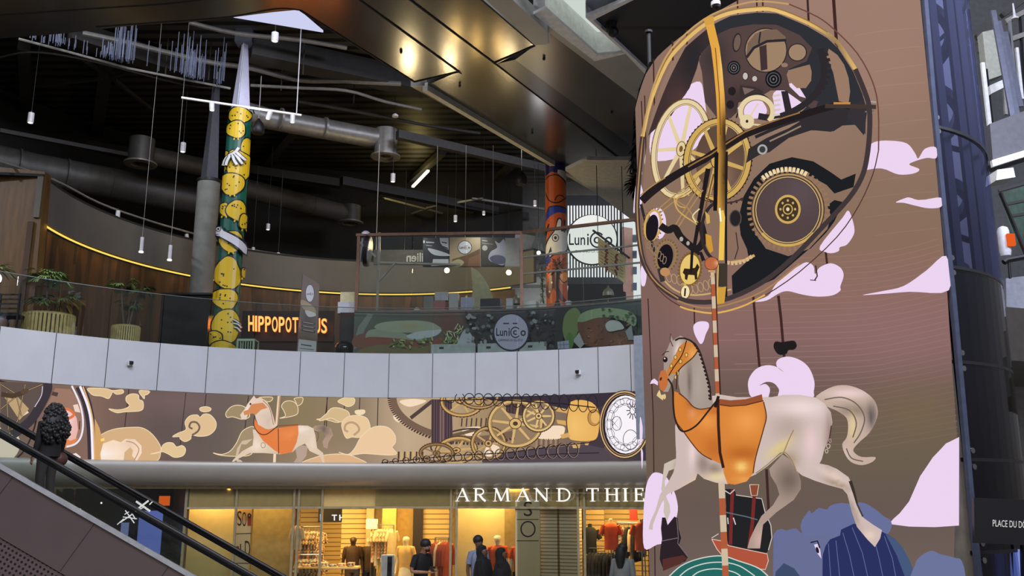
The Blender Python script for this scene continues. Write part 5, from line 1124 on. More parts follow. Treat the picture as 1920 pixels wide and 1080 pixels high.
# tube lights
for a, b_, lab, s_ in [((803, 320), (774, 350), 'bright white tube light fixed on a diagonal beam under the roof', 1.5), ((757, 364), (744, 371), 'short lit tube lower left of the bright tube light', 1.1)]:
    o = obj('tube_light', MB().bar(atZ(*a, 11.4), atZ(*b_, 11.4), .1, .07), emis('tube_glow', (255, 246, 214), s_)); tag(o, lab, 'light'); o.data.materials[0].use_nodes = True
p = atZ(780, 330, 11.2); point('tube_spill', p - Vector((0, 0, .05)), 26, (255, 226, 140), .2)
p = atZ(775, 335, 10.2); 
o = obj('ceiling_lamp', MB().lathe(atZ(741, 219, 10.6), [(.09, 0), (.09, .05), (.03, .1)], 14), M_lampw); tag(o, 'tiny white ceiling rose above the pale duct outlet', 'lamp')

# black rod and cameras near tower
o = obj('black_drop_rod', MB().tube([atY(1216, 60, 14.2), atY(1219, 180, 14.2)], .035, 10).tube([atY(1216, 58, 14.2), atY(1216, 62, 14.2)], .07, 10), M_black); tag(o, 'black rod hanging from the dark tiled ceiling left of the giant screen', 'rod')
e_ = empty('dome_camera', atY(1342, 20, 10.6), 'small white and black dome camera at the top edge above the giant dial', 'camera')
obj('camera_ball', MB().ball(atY(1343, 12, 10.6), .05, 14), M_black, e_, smooth=True); obj('camera_hood', MB().lathe(atY(1342, 8, 10.6), [(.062, -.02), (.06, .03), (.02, .06)], 14), M_lampw, e_, smooth=True); obj('camera_arm', MB().tube([atY(1342, 8, 10.6), atY(1334, -20, 10.6)], .015, 8), M_lampw, e_)
e_ = empty('black_camera', atZ(1150, 62, 9.0), 'black ball-shaped camera on the edge of the white light well', 'camera')
obj('camera_ball', MB().ball(atZ(1150, 60, 9.05), .11, 14), M_black, e_, smooth=True); obj('camera_base', MB().lathe(atZ(1146, 58, 9.1), [(.1, 0), (.12, .2)], 14), M_black, e_)
for k, (x, y) in enumerate([(752, 100), (1020, 113), (862, 163), (1147, 213), (998, 251), (1107, 322)]):
    o = obj('soffit_sensor', MB().lathe(atZ(x, y, 9.24), [(.02, 0), (.03, .02), (.03, .06)], 8), M_black); tag(o, f'tiny black sprinkler dot on the bronze soffit, {["topmost","second from top","third from top","fourth from top","fifth from top","lowest"][k]}', 'sprinkler', None)
# foliage
M_leaf = mat('deep_green_leaf', (62, 92, 48), .5, var=.2, scale=6)
M_leafd = mat('nearly_black_leaf', (8, 10, 8), .95, spec=.1)
M_leafl = mat('mid_green_leaf', (128, 158, 92), .45, var=.2, scale=6)
M_bark = mat('plant_stem', (74, 66, 46), .8)
def blade(mb, base, d, L, w_, droop=.3):
    d = Vector(d).normalized(); s_ = d.cross(Vector((0, 0, 1)));
    if s_.length < .05: s_ = Vector((1, 0, 0))
    s_.normalize(); ps = []
    for i, k in enumerate((.12, .7, 1, .75, .06)):
        t = i / 4; c = Vector(base) + d * L * t - Vector((0, 0, droop * L * t * t)); ps += [c - s_ * w_ * k / 2, c + Vector((0, 0, -w_ * .12 * k)), c + s_ * w_ * k / 2]
    mb.add(ps, [(i * 3 + a, i * 3 + a + 1, (i + 1) * 3 + a + 1, (i + 1) * 3 + a) for i in range(4) for a in (0, 1)])
def foliage(c, R, n, L, w_, seed, flat=.6, droop=.4):
    r_ = random.Random(seed); mb = MB()
    for k in range(n):
        a = r_.random() * 2 * pi; e2 = r_.uniform(-.3, 1.1); d = Vector((cos(a) * cos(e2), sin(a) * cos(e2), sin(e2) * flat)); q = Vector(c) + d * R * r_.uniform(.1, .8)
        blade(mb, q, d + Vector((0, 0, -.1)), L * r_.uniform(.7, 1.2), w_, droop)
    return mb
e_ = empty('hanging_plant', atY(1200, 372, 21), 'dark spiky hanging plant in silhouette against daylight, left edge of the giant screen', 'plant')
obj('leaves', foliage(atY(1199, 345, 21), .32, 260, .24, .05, 3, 1, .5), M_leafd, e_); obj('root_ball', MB().ball(atY(1200, 345, 21), .22, 12), M_leafd, e_); obj('wire', MB().tube([atY(1200, 345, 21), Vector((atY(1200, 345, 21).x, 21, 9.2))], .012, 6), M_black, e_)
e_ = empty('climbing_plant', atY(1203, 250, 14.9), 'ragged black foliage hugging the upper left edge of the giant screen', 'plant')
mb = MB(); r_ = random.Random(9)
for k in range(190):
    t = r_.random(); q = atY(1222 - 34 * t ** .8 + r_.uniform(-4, 5), 120 + 190 * t, 14.1); blade(mb, q, (r_.uniform(-.6, .5), -.3, r_.uniform(-1, -.2)), .2, .05, .3)
obj('leaves', mb, M_leafd, e_); obj('stem', MB().tube([atY(1222, 118, 14.1), atY(1203, 165, 14.1), atY(1193, 210, 14.1), atY(1188, 300, 14.1)], .04, 8), M_leafd, e_)

# ---- planters
AS = Cyl(AC, 10.9)
M_bas = stripes('slatted_wood_basket', (168, 150, 92), (74, 62, 34), 11, 'X', .6, 0, .5, .25)
def planter(x0, x1, yt, lab, seed, crowns):
    a, b_ = AS.at(x0, yt), AS.at(x1, yt); r = (b_ - a).length / 2 * .97; c = (a + b_) / 2; zt = c.z; c.y += r * .3
    e_ = empty('planter', (c.x, c.y, 3.2), lab, 'planter')
    n = 40; mb = MB()
    for k in range(n):
        t = 2 * pi * k / n; mb.obox((c.x + r * cos(t), c.y + r * sin(t)), t + pi / 2, 2 * pi * r / n * .68, .03, 3.22, zt)
    obj('slats', mb, mat('basket_slats', (176, 160, 104), .6), e_)
    obj('liner', MB().lathe((c.x, c.y, 3.2), [(r * .93, 0), (r * .95, zt - 3.25), (r * .8, zt - 3.27), (0, zt - 3.3)], 24), mat('basket_liner', (70, 58, 36), .8), e_, smooth=True)
    obj('rim_band', MB().lathe((c.x, c.y, zt - .03), [(r * 1.0, 0), (r * 1.03, .0), (r * 1.03, .05), (r * 1.0, .05)], 32), mat('basket_rim', (150, 132, 84), .6), e_, smooth=True)
    e2 = empty('potted_palm', (c.x, c.y, zt - .06), lab.replace('round slatted wooden planter', 'leafy green palm'), 'plant')
    st = MB()
    for i, (px, py, R, n_, L) in enumerate(crowns):
        q = AS.at(px, py); q.y = c.y + (i - 1) * .12; st.tube([(c.x + (q.x - c.x) * .2, c.y, zt - .1), (q.x * .6 + c.x * .4, q.y, (zt + q.z) / 2), q], [.022, .018, .012], 7)
        r_ = random.Random(seed + i); lf = MB()
        for k in range(n_):                        # fans of drooping leaflets
            t = r_.random() * 2 * pi; el = r_.uniform(-.15, .9); d = Vector((cos(t), sin(t), sin(el))).normalized(); tip = q + d * R * r_.uniform(.35, .8)
            st.tube([q, tip], .006, 4, False)
            for j in range(7): blade(lf, tip, d + Vector((cos(t + (j - 3) * .5), sin(t + (j - 3) * .5), r_.uniform(-.3, .2))) * .9, L * r_.uniform(.8, 1.1), L * .17, .5)
        obj('fronds', lf, M_leafl if i == 0 else M_leaf, e2)
    obj('stems', st, M_bark, e2)
planter(36, 134, 590, 'round slatted wooden planter at far left behind the glass', 11, [(85, 520, .42, 26, .26), (70, 562, .36, 16, .22), (108, 560, .42, 16, .3)])
planter(206, 260, 612, 'narrower round slatted wooden planter left of the black booth', 31, [(226, 536, .36, 20, .2), (262, 548, .34, 18, .2), (236, 570, .3, 12, .18)])
q = AS.at(-6, 505); e_ = empty('potted_palm', (q.x, q.y, 3.2), 'palm whose leaf tips just enter the left edge of the picture', 'plant')
obj('fronds', foliage(q, .25, 60, .3, .05, 77), M_leafl, e_); obj('stems', MB().tube([(q.x, q.y, 3.2), q], .02, 7), M_bark, e_)
# booth, chairs, framed menu
e_ = empty('black_booth', atY(350, 640, 23), 'tall glossy black booth at the foot of the concrete column', 'booth')
a, b_ = atY(303, 553, 22.4), atY(393, 558, 22.4)
obj('cabinet', MB().box(a.x, b_.x, 22.4, 23.2, 3.2, a.z), mat('gloss_black', (8, 8, 12), .12), e_, bevel=.02); obj('counter_cap', MB().box(a.x - .03, b_.x + .03, 22.36, 23.24, a.z, a.z + .05), M_black, e_)
for k, (x, y, s_) in enumerate([(8, 592, 1), (0, 596, 1)][:1]):
    q = AS.at(14, 600); e_ = empty('dark_chair', (q.x, q.y, 3.2), 'dark slat-back chair at the far left behind the white balcony edge', 'chair')
    for i in range(5): obj('back_slat', MB().bar((q.x - .2, q.y, 3.7 + i * .1), (q.x + .2, q.y, 3.7 + i * .1), .03), M_black, e_)
    for sx in (-.2, .2): obj('leg', MB().bar((q.x + sx, q.y, 3.2), (q.x + sx, q.y, 4.12), .035), M_black, e_); obj('leg', MB().bar((q.x + sx, q.y + .4, 3.2), (q.x + sx, q.y + .4, 3.66), .035), M_black, e_)
    obj('seat', MB().box(q.x - .22, q.x + .22, q.y - .02, q.y + .42, 3.64, 3.68), M_black, e_)
q = AS.at(461, 638); e_ = empty('cafe_chair', (q.x, q.y, 3.2), 'pale green slatted cafe chair at the foot of the yellow column', 'chair'); Mg = mat('pale_green_paint', (150, 176, 150), .5); Mg2 = Mg
zc = q.z
obj('back_rail', MB().bar((q.x - .2, q.y, zc), (q.x + .2, q.y, zc), .04), Mg, e_)
for i in range(7): obj('back_slat', MB().bar((q.x - .18 + i * .06, q.y, zc), (q.x - .18 + i * .06, q.y, zc - .4), .018), Mg, e_)
for sx in (-.2, .2): obj('leg', MB().bar((q.x + sx, q.y, 3.2), (q.x + sx, q.y, zc), .03), Mg, e_); obj('leg', MB().bar((q.x + sx, q.y + .38, 3.2), (q.x + sx, q.y + .38, 3.62), .03), Mg, e_)
obj('seat', MB().box(q.x - .21, q.x + .21, q.y, q.y + .4, 3.6, 3.64), Mg, e_)
e_ = empty('framed_menu', atY(183, 632, 23.5), 'small framed menu with a warm light over it, between the two planters', 'menu'); a, b_ = atY(171, 606, 23.5), atY(195, 634, 23.5)
obj('frame', MB().box(a.x, b_.x, 23.5, 23.55, b_.z, a.z), M_black, e_); obj('menu_sheet', MB().box(a.x + .03, b_.x - .03, 23.49, 23.5, b_.z + .04, a.z - .14), mat('menu_paper', (120, 96, 60), .6), e_); obj('warm_lamp', MB().tube([((a.x + b_.x) / 2 - .09, 23.44, a.z - .05), ((a.x + b_.x) / 2 + .09, 23.44, a.z - .05)], .03, 8), emis('menu_lamp', (255, 190, 90), 1.2), e_)
obj('stand', MB().box((a.x + b_.x) / 2 - .03, (a.x + b_.x) / 2 + .03, 23.5, 23.55, 3.2, b_.z), M_black, e_)
# neon restaurant sign
e_ = empty('neon_sign', atY(537, 622, 24.6), 'glowing orange HIPPOPOTAMUS letters, partly hidden by the standing banner', 'sign')
M_neon = emis('neon_core', (255, 198, 104), 1.4); M_neonr = mat('neon_red_rim', (200, 60, 20), .5, emit=(240, 110, 20), es=.5)
word = 'HIPPOPOTAMUS'; Yn = 24.6
pn = Pln((0, Yn, 0)); x = 466.; 
for i, ch in enumerate(word):
    wd = {'I': 3, 'M': 13}.get(ch, 10.2); 
    y0 = 621 + i * .35; y1 = 592 + i * .5
    tr_, _ = font_tris(ch, .012)
    for (nm, mm, yo, gr_) in (('letter', M_neon, -.03, 0), ('letter_backing', M_neonr, 0.0, .7)):
        mb = MB()
        if nm == 'letter_backing':
            # slightly fatter copy behind the tube as the red halo channel
            tr2, _ = font_tris(ch, .02)
        else: tr2 = tr_
        for t in tr2:
            ps = [pn.at(x - gr_ + (wd + 2 * gr_) * a, y0 + gr_ + (y1 - y0 - 2 * gr_) * b, -yo) for a, b in t]
            k = len(mb.v); mb.add(ps + [p_ + Vector((0, .02, 0)) for p_ in ps], [(0, 1, 2), (5, 4, 3), (0, 3, 4, 1), (1, 4, 5, 2), (2, 5, 3, 0)])
        if nm == 'letter': lo = obj('letter', mb, mm, e_)
        else: obj('letter_backing', mb, mm, lo)
    x += wd + (2.6 if ch != 'I' else 3.0)
for xx in (480, 520, 556, 600): point('neon_spill', atY(xx, 607, 24.3), 5, (255, 110, 30), .15)
a, b_ = atY(455, 583, 24.75), atY(625, 640, 24.75); obj('sign_board', MB().box(a.x, b_.x, 24.75, 24.8, b_.z, a.z), mat('sign_back_black', (16, 12, 10), .5), e_)
obj('stand', MB().box(a.x, b_.x, 24.8, 24.9, 3.2, b_.z + .2), M_black, e_)

# ================================================================ SANDWICH KIOSK
def logo(art, cx, cy, s, ink=(24, 28, 56), bold=.02, squash=1.):
    art.text('Lun', cx - 42 * s * squash, cy + 11 * s, cx - 11 * s * squash, cy - 11 * s, ink, bold); art.text('i', cx - 7.5 * s * squash, cy + 11 * s, cx - 4 * s * squash, cy - 11 * s, ink, bold)
    art.text('c', cx + 5 * s * squash, cy + 8 * s, cx + 16 * s * squash, cy - 5 * s, ink, bold); art.ring(cx + 12 * s * squash, cy + 1 * s, 13 * s * squash, 14 * s, 3 * s, ink, 0, 40, 320)
    art.text('o', cx + 26 * s * squash, cy + 11 * s, cx + 41 * s * squash, cy - 5 * s, ink, bold)
M_print = attrmat('printed_panel', False, .4)
ks = Cyl(AC, 10.3, True, .3)
kk = empty('counter_front', (ks.at(930, 640).x, ks.at(930, 640).y, 3.2), 'curved kiosk counter printed with a long sandwich, round Lunicco logo and burger', 'counter')
u0, u1 = ks.px2uv(664, 600)[0], ks.px2uv(1215, 600)[0]; zk = 4.3
obj('counter_body', MB().arc(AC, [(10.32, 3.2), (10.75, 3.2), (10.75, zk), (10.32, zk)], u0 / 10.3, u1 / 10.3, 20), M_dark, kk)
obj('counter_top', MB().arc(AC, [(10.28, zk), (11.3, zk), (11.3, zk + .05), (10.28, zk + .05)], u0 / 10.3, u1 / 10.3, 20), mat('counter_steel', (92, 90, 86), .3, .5), kk)
K = Art(ks, .0008, .0); uvpoly(K, [(u0, 3.2), (u1, 3.2), (u1, zk), (u0, zk)], shade(grad([(660, (84, 96, 84)), (760, (76, 84, 74)), (860, (96, 84, 72)), (880, (44, 46, 50)), (1045, (60, 60, 64)), (1070, (40, 50, 52)), (1200, (56, 70, 66))], 0), (840, 610, 26, 22, (110, 56, 44), .8), (690, 640, 30, 14, (104, 50, 36), .8)), .15)
K.poly(P('664,640 672,612 690,588 700,590 684,618 672,650 664,655'), (128, 138, 130)); K.poly(P('664,632 700,622 740,634 700,650 664,650'), (128, 72, 56), smooth=True)
K.poly(P('670,660 700,648 780,642 860,646 880,655 870,664 760,668 690,668'), (116, 104, 62), smooth=True)
K.poly(P('686,628 696,618 730,618 760,626 800,640 780,646 720,640 690,636'), (150, 160, 140), smooth=True)
K.poly(P('690,632 740,634 800,640 830,632 826,644 780,650 720,646 690,642'), (132, 66, 50), smooth=True)
K.poly(P('702,614 712,606 740,602 780,601 806,604 820,610 827,617 810,622 780,624 740,623 718,620'), shade((160, 172, 148), (770, 612, 20, 5, (176, 160, 116), .8)), smooth=True, grid=.1)
K.poly(P('762,630 784,622 812,619 828,618 820,628 800,634 776,636'), (190, 200, 206), smooth=True)
r_ = random.Random(21)
for k in range(60): x = r_.uniform(730, 860); y = 640 + r_.uniform(-6, 10) + max(0, (800 - x) * .06); K.disc(x, y, r_.uniform(1.5, 5), r_.uniform(1, 3), r_.choice([(150, 170, 90), (90, 120, 54), (176, 190, 120), (70, 90, 44)]), r_.uniform(0, 90), n=7)
for k in range(40): x = r_.uniform(835, 872); y = r_.uniform(618, 648); K.stroke([(x, y), (x + r_.uniform(-8, 8), y - r_.uniform(2, 12))], 1.4, r_.choice([(150, 190, 120), (90, 140, 70), (200, 214, 170)]))
K.poly(P('858,650 866,628 874,618 882,624 890,640 888,658 860,660'), (176, 186, 196), smooth=True)
for k in range(120):
    x = r_.choice([r_.uniform(876, 930), r_.uniform(990, 1046)]); y = r_.uniform(588, 656); K.disc(x, y, r_.uniform(1.5, 6), r_.uniform(1, 5), r_.choice([(34, 36, 42), (110, 120, 124), (70, 78, 80), (150, 158, 160), (28, 28, 32)]), r_.uniform(0, 90), n=6)
for x in (1014, 1032, 1044): K.stroke([(x, 585), (x + 1, 645)], 1.6, (30, 32, 40))
for y in (600, 614, 628, 640): K.stroke([(1010, y), (1046, y - 3)], 1.6, (30, 32, 40))
K.disc(962, 625, 35, 36, (24, 26, 50)); K.disc(962, 625, 32, 33, (186, 186, 214)); logo(K, 962, 625, .68); K.stroke(P('947,609 958,609'), 2, (30, 32, 70)); K.stroke(P('965,609 974,609'), 2, (30, 32, 70)); K.text('CAMINO DI GUSTO', 938, 642, 984, 638, (24, 28, 56))
K.poly(P('1046,582 1076,580 1070,600 1062,625 1056,660 1046,660'), (34, 38, 40)); K.poly(P('1062,600 1070,586 1084,580 1094,592 1092,616 1080,640 1068,646 1060,624'), (118, 140, 84), smooth=True)
K.poly(P('1088,606 1094,592 1112,584 1140,580 1168,582 1190,588 1200,600 1196,614 1180,606 1150,598 1120,602 1098,612'), (140, 168, 128), smooth=True)
K.poly(P('1088,608 1100,606 1130,598 1160,604 1180,620 1196,634 1198,650 1150,654 1104,650 1092,630'), shade((110, 66, 44), (1110, 630, 10, 16, (146, 92, 60), .7), (1160, 640, 16, 10, (150, 100, 64), .7)), smooth=True, grid=.1)
for k in range(46): x = r_.uniform(1094, 1192); y = r_.uniform(604, 650); K.stroke([(x, y), (x + r_.uniform(-7, 7), y + r_.uniform(-7, 7))], 1.4, r_.choice([(170, 120, 80), (70, 40, 30), (130, 80, 56)]))
K.poly(P('1142,612 1152,604 1168,606 1178,618 1166,622 1148,624'), (196, 206, 200), smooth=True); K.poly(P('1180,624 1192,612 1196,640 1186,640'), (150, 166, 170)); K.poly(P('1080,642 1092,626 1102,648 1094,656'), (176, 184, 186)); K.poly(P('1066,640 1074,626 1082,640 1078,656 1068,660'), (84, 130, 60), smooth=True)
for k in range(14): K.disc(r_.uniform(1130, 1195), r_.uniform(582, 606), 3, 2.2, r_.choice([(60, 96, 60), (40, 66, 44)]), n=7)
K.poly(P('1051,644 1073,641 1074,656 1052,657'), (150, 166, 186)); K.stroke(P('1056,644 1057,656'), 1, (90, 100, 120)); K.stroke(P('1063,643 1064,656'), 1, (90, 100, 120)); K.stroke(P('1052,650 1073,648'), 1, (90, 100, 120))
K.build('printed_front', M_print, kk)
# crates in front
M_crate = mat('pale_crate', (168, 180, 182), .4)
for k, (x0, x1, y0, y1) in enumerate([(808, 892, 646, 664), (896, 971, 645, 663), (974, 1025, 643, 661)]):
    cs = Cyl(AC, 10.16); a, b_ = cs.at(x0, y0), cs.at(x1, y0); an = atan2(b_.y - a.y, b_.x - a.x); e_ = empty('storage_crate', ((a.x + b_.x) / 2, (a.y + b_.y) / 2, 3.26), f'low pale plastic crate behind the glass under the counter print, {["leftmost","middle","rightmost"][k]} of three', 'crate')
    obj('crate_body', MB().obox(((a.x + b_.x) / 2, (a.y + b_.y) / 2), an, (b_ - a).length, .07, 3.21, a.z), M_crate, e_, bevel=.01)
    h = cs.at(x0 + 20, y0 + 7); obj('grip_hole', MB().obox((h.x, h.y - .045), an, .11, .02, h.z - .025, h.z + .025), M_black, e_, bevel=.008)
# frame
kf = Cyl(AC, 10.75)
M_cop = mat('copper_brown_frame', (132, 100, 82), .45, .3)
e_ = empty('kiosk_frame', kf.at(820, 578), 'copper-brown metal frame with clear glass panes standing on the kiosk counter', 'frame')
p0, p1, p2 = kf.at(668, 577), kf.at(978, 577), kf.at(1215, 562)
t0, t1, t2 = kf.at(668, 439), kf.at(978, 438), kf.at(1215, 418)
zB = zk + .06; zT = (t0.z + t1.z) / 2
for p_ in (p0, p1, p2): p_.z = zB + .03
for p_ in (t0, t1, t2): p_.z = zT
for q0, q1 in ((p0, t0), (p1, t1), (p2, t2)): obj('post', MB().bar(Vector((q0.x, q0.y, zk + .05)), Vector((q0.x, q0.y, zT)), .075), M_cop, e_)
for a, b_ in ((p0, p1), (p1, p2)): obj('bottom_rail', MB().bar(a, b_, .07, .06), M_cop, e_)
for a, b_ in ((t0, t1), (t1, t2)): obj('top_rail', MB().bar((a.x, a.y, zT), (b_.x, b_.y, zT), .07, .07), M_cop, e_)
for a, b_, n_ in ((p0, p1, 3), (p1, p2, 2)):
    for k in range(n_):
        q0 = a.lerp(b_, k / n_ + .004); q1 = a.lerp(b_, (k + 1) / n_ - .004); d = Vector((b_.y - a.y, a.x - b_.x, 0)).normalized() * .008
        obj('glass_pane', MB().add([q0 - d, q1 - d, q1 + d, q0 + d, *[Vector((v.x, v.y, zT - .03)) for v in (q0 - d, q1 - d, q1 + d, q0 + d)]], [(3, 2, 1, 0), (4, 5, 6, 7), (0, 1, 5, 4), (1, 2, 6, 5), (2, 3, 7, 6), (3, 0, 4, 7)]), M_balu, e_)
for z in (zB + .95, zB + 1.38): a, b_ = Vector((p1.x, p1.y + .02, z)), Vector((p2.x, p2.y + .02, z)); obj('shelf_rail', MB().bar(a, b_, .04), M_pipe, e_)
bp = atY(707, 583, 23.4); obj('rear_post', MB().bar(Vector((bp.x, 23.4, 3.2)), Vector((bp.x, 23.4, zT + .3)), .06), M_pipe, e_)
obj('rear_brace', MB().bar(atY(707, 530, 23.4), atY(742, 492, 23.4), .05), M_pipe, e_); obj('rear_rail', MB().bar(atY(707, 492, 23.4), atY(946, 499, 23.9), .05), M_pipe, e_)
# fascia band with mirrored writing seen from behind
pm = Pln((0, 24.1, 0)); e_ = empty('service_sign', pm.at(740, 496), 'dim hanging signboard whose white letters read backwards, left in the kiosk', 'sign')
obj('board', MB().prism([pm.at(700, 468, -.02), pm.at(796, 468, -.02), pm.at(796, 496, -.02), pm.at(700, 496, -.02)], (0, .04, 0)), mat('dim_signboard', (104, 96, 80), .6), e_)
D = Art(pm, .001, .002); D.text('ilien', 794, 491, 762, 474, (226, 222, 204), .02); D.build('lettering', attrmat('sign_ink_warm', False, .5), e_)
obj('hanger_rod', MB().tube([pm.at(705, 468, -.01), pm.at(705, 468, -.01) + Vector((0, 0, 3))], .01, 6), M_pipe, e_)
# menu boards
boards = [(793, 841, 446, 500, 'dark hanging menu board showing a paper cup and ham sandwich'), (843, 901, 445, 500, 'beige hanging menu board with the round Lunicco logo over a loaf'), (902, 946, 445, 499, 'dark hanging menu board showing a pale croissant-like bun')]
pq = Pln((0, 23.7, 0))
for k, (x0, x1, y0, y1, lab) in enumerate(boards):
    e_ = empty('menu_board', pq.at((x0 + x1) / 2, y1), lab, 'menu board')
    obj('board', MB().prism([pq.at(x0, y0, -.03), pq.at(x1, y0, -.03), pq.at(x1, y1, -.03), pq.at(x0, y1, -.03)], (0, .03, 0)), M_dark, e_); obj('hanger_rod', MB().tube([pq.at((x0 + x1) / 2, y0, -.04), pq.at((x0 + x1) / 2, y0, -.04) + Vector((0, 0, 2.6))], .008, 5), M_pipe, e_)
    D = Art(pq, .0008, .0)
    base = [(44, 46, 50), (190, 164, 126), (74, 66, 58)][k]
    D.poly([(x0, y0), (x1, y0), (x1, y1), (x0, y1)], base)
    if k == 0:
        D.poly(P('824,446 841,446 841,468 832,464 826,456'), (226, 226, 226)); D.stroke(P('830,462 840,466'), 2, BK); D.stroke(P('828,454 838,456'), 2, BK); D.poly(P('802,466 816,468 840,476 841,480 814,478'), (206, 210, 214), smooth=True); D.poly(P('812,486 841,486 841,499 808,499 811,492'), (206, 210, 214)); D.stroke(P('799,454 814,455'), 2, (220, 220, 220)); D.stroke(P('799,460 810,461'), 1.2, (180, 180, 180)); D.stroke(P('795,451 795,456'), 2.5, (220, 220, 220))
    if k == 1:
        D.poly(P('848,486 862,482 880,476 900,466 900,500 846,500'), (120, 88, 54)); D.poly(P('846,492 860,486 870,492 862,500 846,500'), (196, 184, 140), smooth=True); D.poly(P('880,484 900,476 900,500 876,500'), (150, 104, 66)); D.disc(871.5, 464, 13.5, 13, (30, 36, 66)); D.disc(871.5, 464, 12.2, 11.8, (232, 232, 236)); logo(D, 871.5, 464, .24, bold=.03)
    if k == 2:
        D.poly(P('916,486 920,472 932,464 928,452 936,456 946,450 946,494 930,494'), (190, 190, 200), smooth=True); D.poly(P('918,484 930,478 946,482 946,494 928,494'), (96, 96, 120), smooth=True); D.disc(909, 465, 5, 5, (190, 188, 182)); D.stroke(P('904,451 914,452'), 1.4, (180, 176, 168)); D.stroke(P('904,456 924,458'), 1.2, (150, 146, 138))
    D.build('printed_face', M_print, e_)
o = obj('frosted_panel', MB().prism([pq.at(947, 446), pq.at(974, 446), pq.at(974, 500), pq.at(947, 500)], (0, .02, 0)), mat('frosted_white', (186, 184, 176), .4)); tag(o, 'frosted whitish panel hanging right of the three menu boards', 'panel')
# warm bulbs
for k, (x, y, Y, r, pw) in enumerate([(758, 482, 24.6, .09, 60), (838, 507, 25.2, .07, 45), (954, 511, 25.2, .07, 30), (1010, 474, 24, .05, 24)]):
    c = atY(x, y, Y); e_ = empty('warm_bulb', c, f'warm glowing bulb in the kiosk, {["largest, left of the menu boards","below the first menu board","below the frosted panel","small one beside the orange column"][k]}', 'lamp')
    obj('bulb', MB().ball(c, r, 14), emis('bulb_glow', (255, 220, 150), 40), e_, smooth=True); obj('cord', MB().tube([c + Vector((0, 0, r)), c + Vector((0, 0, 2.5))], .006, 5), M_black, e_)
    point('bulb_light', c + Vector((0, -.25, .12)), pw, (255, 228, 176), .1)
for X in (-2.6, -.9): spot('menu_fill', (X, 22.95, 6.9), (X, 23.7, 5.7), 30, (250, 246, 240), 110, .8)  # added spots without fixtures, brighten the menu boards
for X, Yy in ((-1.52, 23.0), (-.98, 23.5), (-.36, 23.6)): spot('soffit_glint_fill', (X, Yy, 6.4), (X * .9, Yy - 4.6, 9.3), 12, (255, 206, 120), 70, .5)  # added spots without fixtures, put warm highlights on the soffit
# edge-on round sign + white cap at the frame's left corner
e_ = empty('edge_on_sign', atY(688, 505, 22.6), 'black and white round sign seen nearly edge-on inside the kiosk corner', 'sign')
c = atY(689, 470, 22.7); obj('disc', MB().tube([c + Vector((-.05, 0, 0)), c + Vector((.05, 0, -.01))], .4, 30), M_black, e_, smooth=False)
obj('disc_face', MB().tube([c + Vector((.05, 0, -.01)), c + Vector((.07, 0, -.012))], .35, 30), mat('disc_white', (176, 178, 186), .4), e_); obj('bracket', MB().bar(atY(672, 452, 22.6), atY(705, 482, 22.6), .07, .05), M_lampw, e_); obj('top_cap', MB().lathe(atY(686, 441, 22.6), [(.12, 0), (.11, .06), (.06, .1)], 14), M_lampw, e_, smooth=True)
obj('hanging_strap', MB().bar(atY(680, 446, 22.6), atY(674, 490, 22.6), .05, .02), M_lampw, e_)
# things on the counter (top surface at zk+.05)
zc = zk + .05
def place(x, Rr=11.0):
    s_ = Cyl(AC, Rr); u, _ = s_.px2uv(x, 570); return Vector((AC[0] + Rr * sin(u / Rr), AC[1] + Rr * cos(u / Rr), zc))
def cbox(name, x0, x1, ytop, m, lab, cat, dep=.22, Rr=11.0, zb_=None):
    a, b_ = place(x0, Rr), place(x1, Rr); s_ = Cyl(AC, Rr); zt = s_.px2uv((x0 + x1) / 2, ytop)[1]; c = (a + b_) / 2; an = atan2(b_.y - a.y, b_.x - a.x)
    o = obj(name, MB().obox((c.x, c.y), an, (b_ - a).length, dep, zb_ or zc, zt), m, bevel=.006); tag(o, lab, cat); return o, zt
M_wb = mat('white_carton', (206, 206, 216), .6); M_gb = mat('grey_carton', (140, 138, 132), .6)
cbox('napkin_carton', 795, 814, 557, M_gb, 'plain grey-brown carton standing on the kiosk counter', 'box')
_, zz = cbox('pink_tray', 814, 836, 565, mat('pink_tray_plastic', (176, 110, 112), .5), 'dusty pink tray under the wide white box on the counter', 'tray'); 
cbox('white_box', 816, 841, 549, M_wb, 'wide white box resting on the pink tray on the counter', 'box', zb_=zz)
cbox('white_box', 843, 860, 551, mat('white_carton_b', (196, 192, 196), .6), 'upright white box standing right of the stacked wide one', 'box')
cbox('white_box', 865, 888, 559, mat('lilac_carton', (178, 182, 212), .6), 'low lilac-white box at the right of the counter boxes', 'box')
cbox('cash_register', 903, 940, 562, mat('register_navy', (24, 26, 40), .4), 'dark bulky cash register on the kiosk counter', 'register', .35)
cbox('paper_cup_stack', 950, 962, 560, M_wb, 'white paper cup stack right of the dark register', 'cups', .12)
cbox('card_reader', 1155, 1173, 548, M_black, 'black till screen at the right end of the counter', 'screen', .1)
cbox('bright_tray', 984, 1008, 566, mat('glowing_white', (236, 236, 232), .4), 'bright white tray right of the frame post', 'tray', .3)
for k, x in enumerate((874, 968, 1141)):
    p_ = place(x, 11.25); e_ = empty('heat_lamp', p_, f'dome-shaped grey heat lamp on a stand, {["left one beside the lilac box","middle one behind the frame post","right one near the black till"][k]}', 'lamp'); H = [.42, .40, .45][k]
    obj('stand', MB().tube([p_ + Vector((.0, .1, 0)), p_ + Vector((0, .1, H + .1)), p_ + Vector((0, 0, H + .16))], .012, 8), M_pipe, e_)
    obj('dome', MB().lathe(p_ + Vector((0, 0, H - .1)), [(.14, 0), (.135, .08), (.1, .16), (.04, .2), (.015, .26)], 20), mat('dome_grey', (128, 124, 112), .4, .3), e_, smooth=True); obj('foot', MB().lathe(p_ + Vector((0, .1, 0)), [(.08, 0), (.07, .02)], 14), M_black, e_)
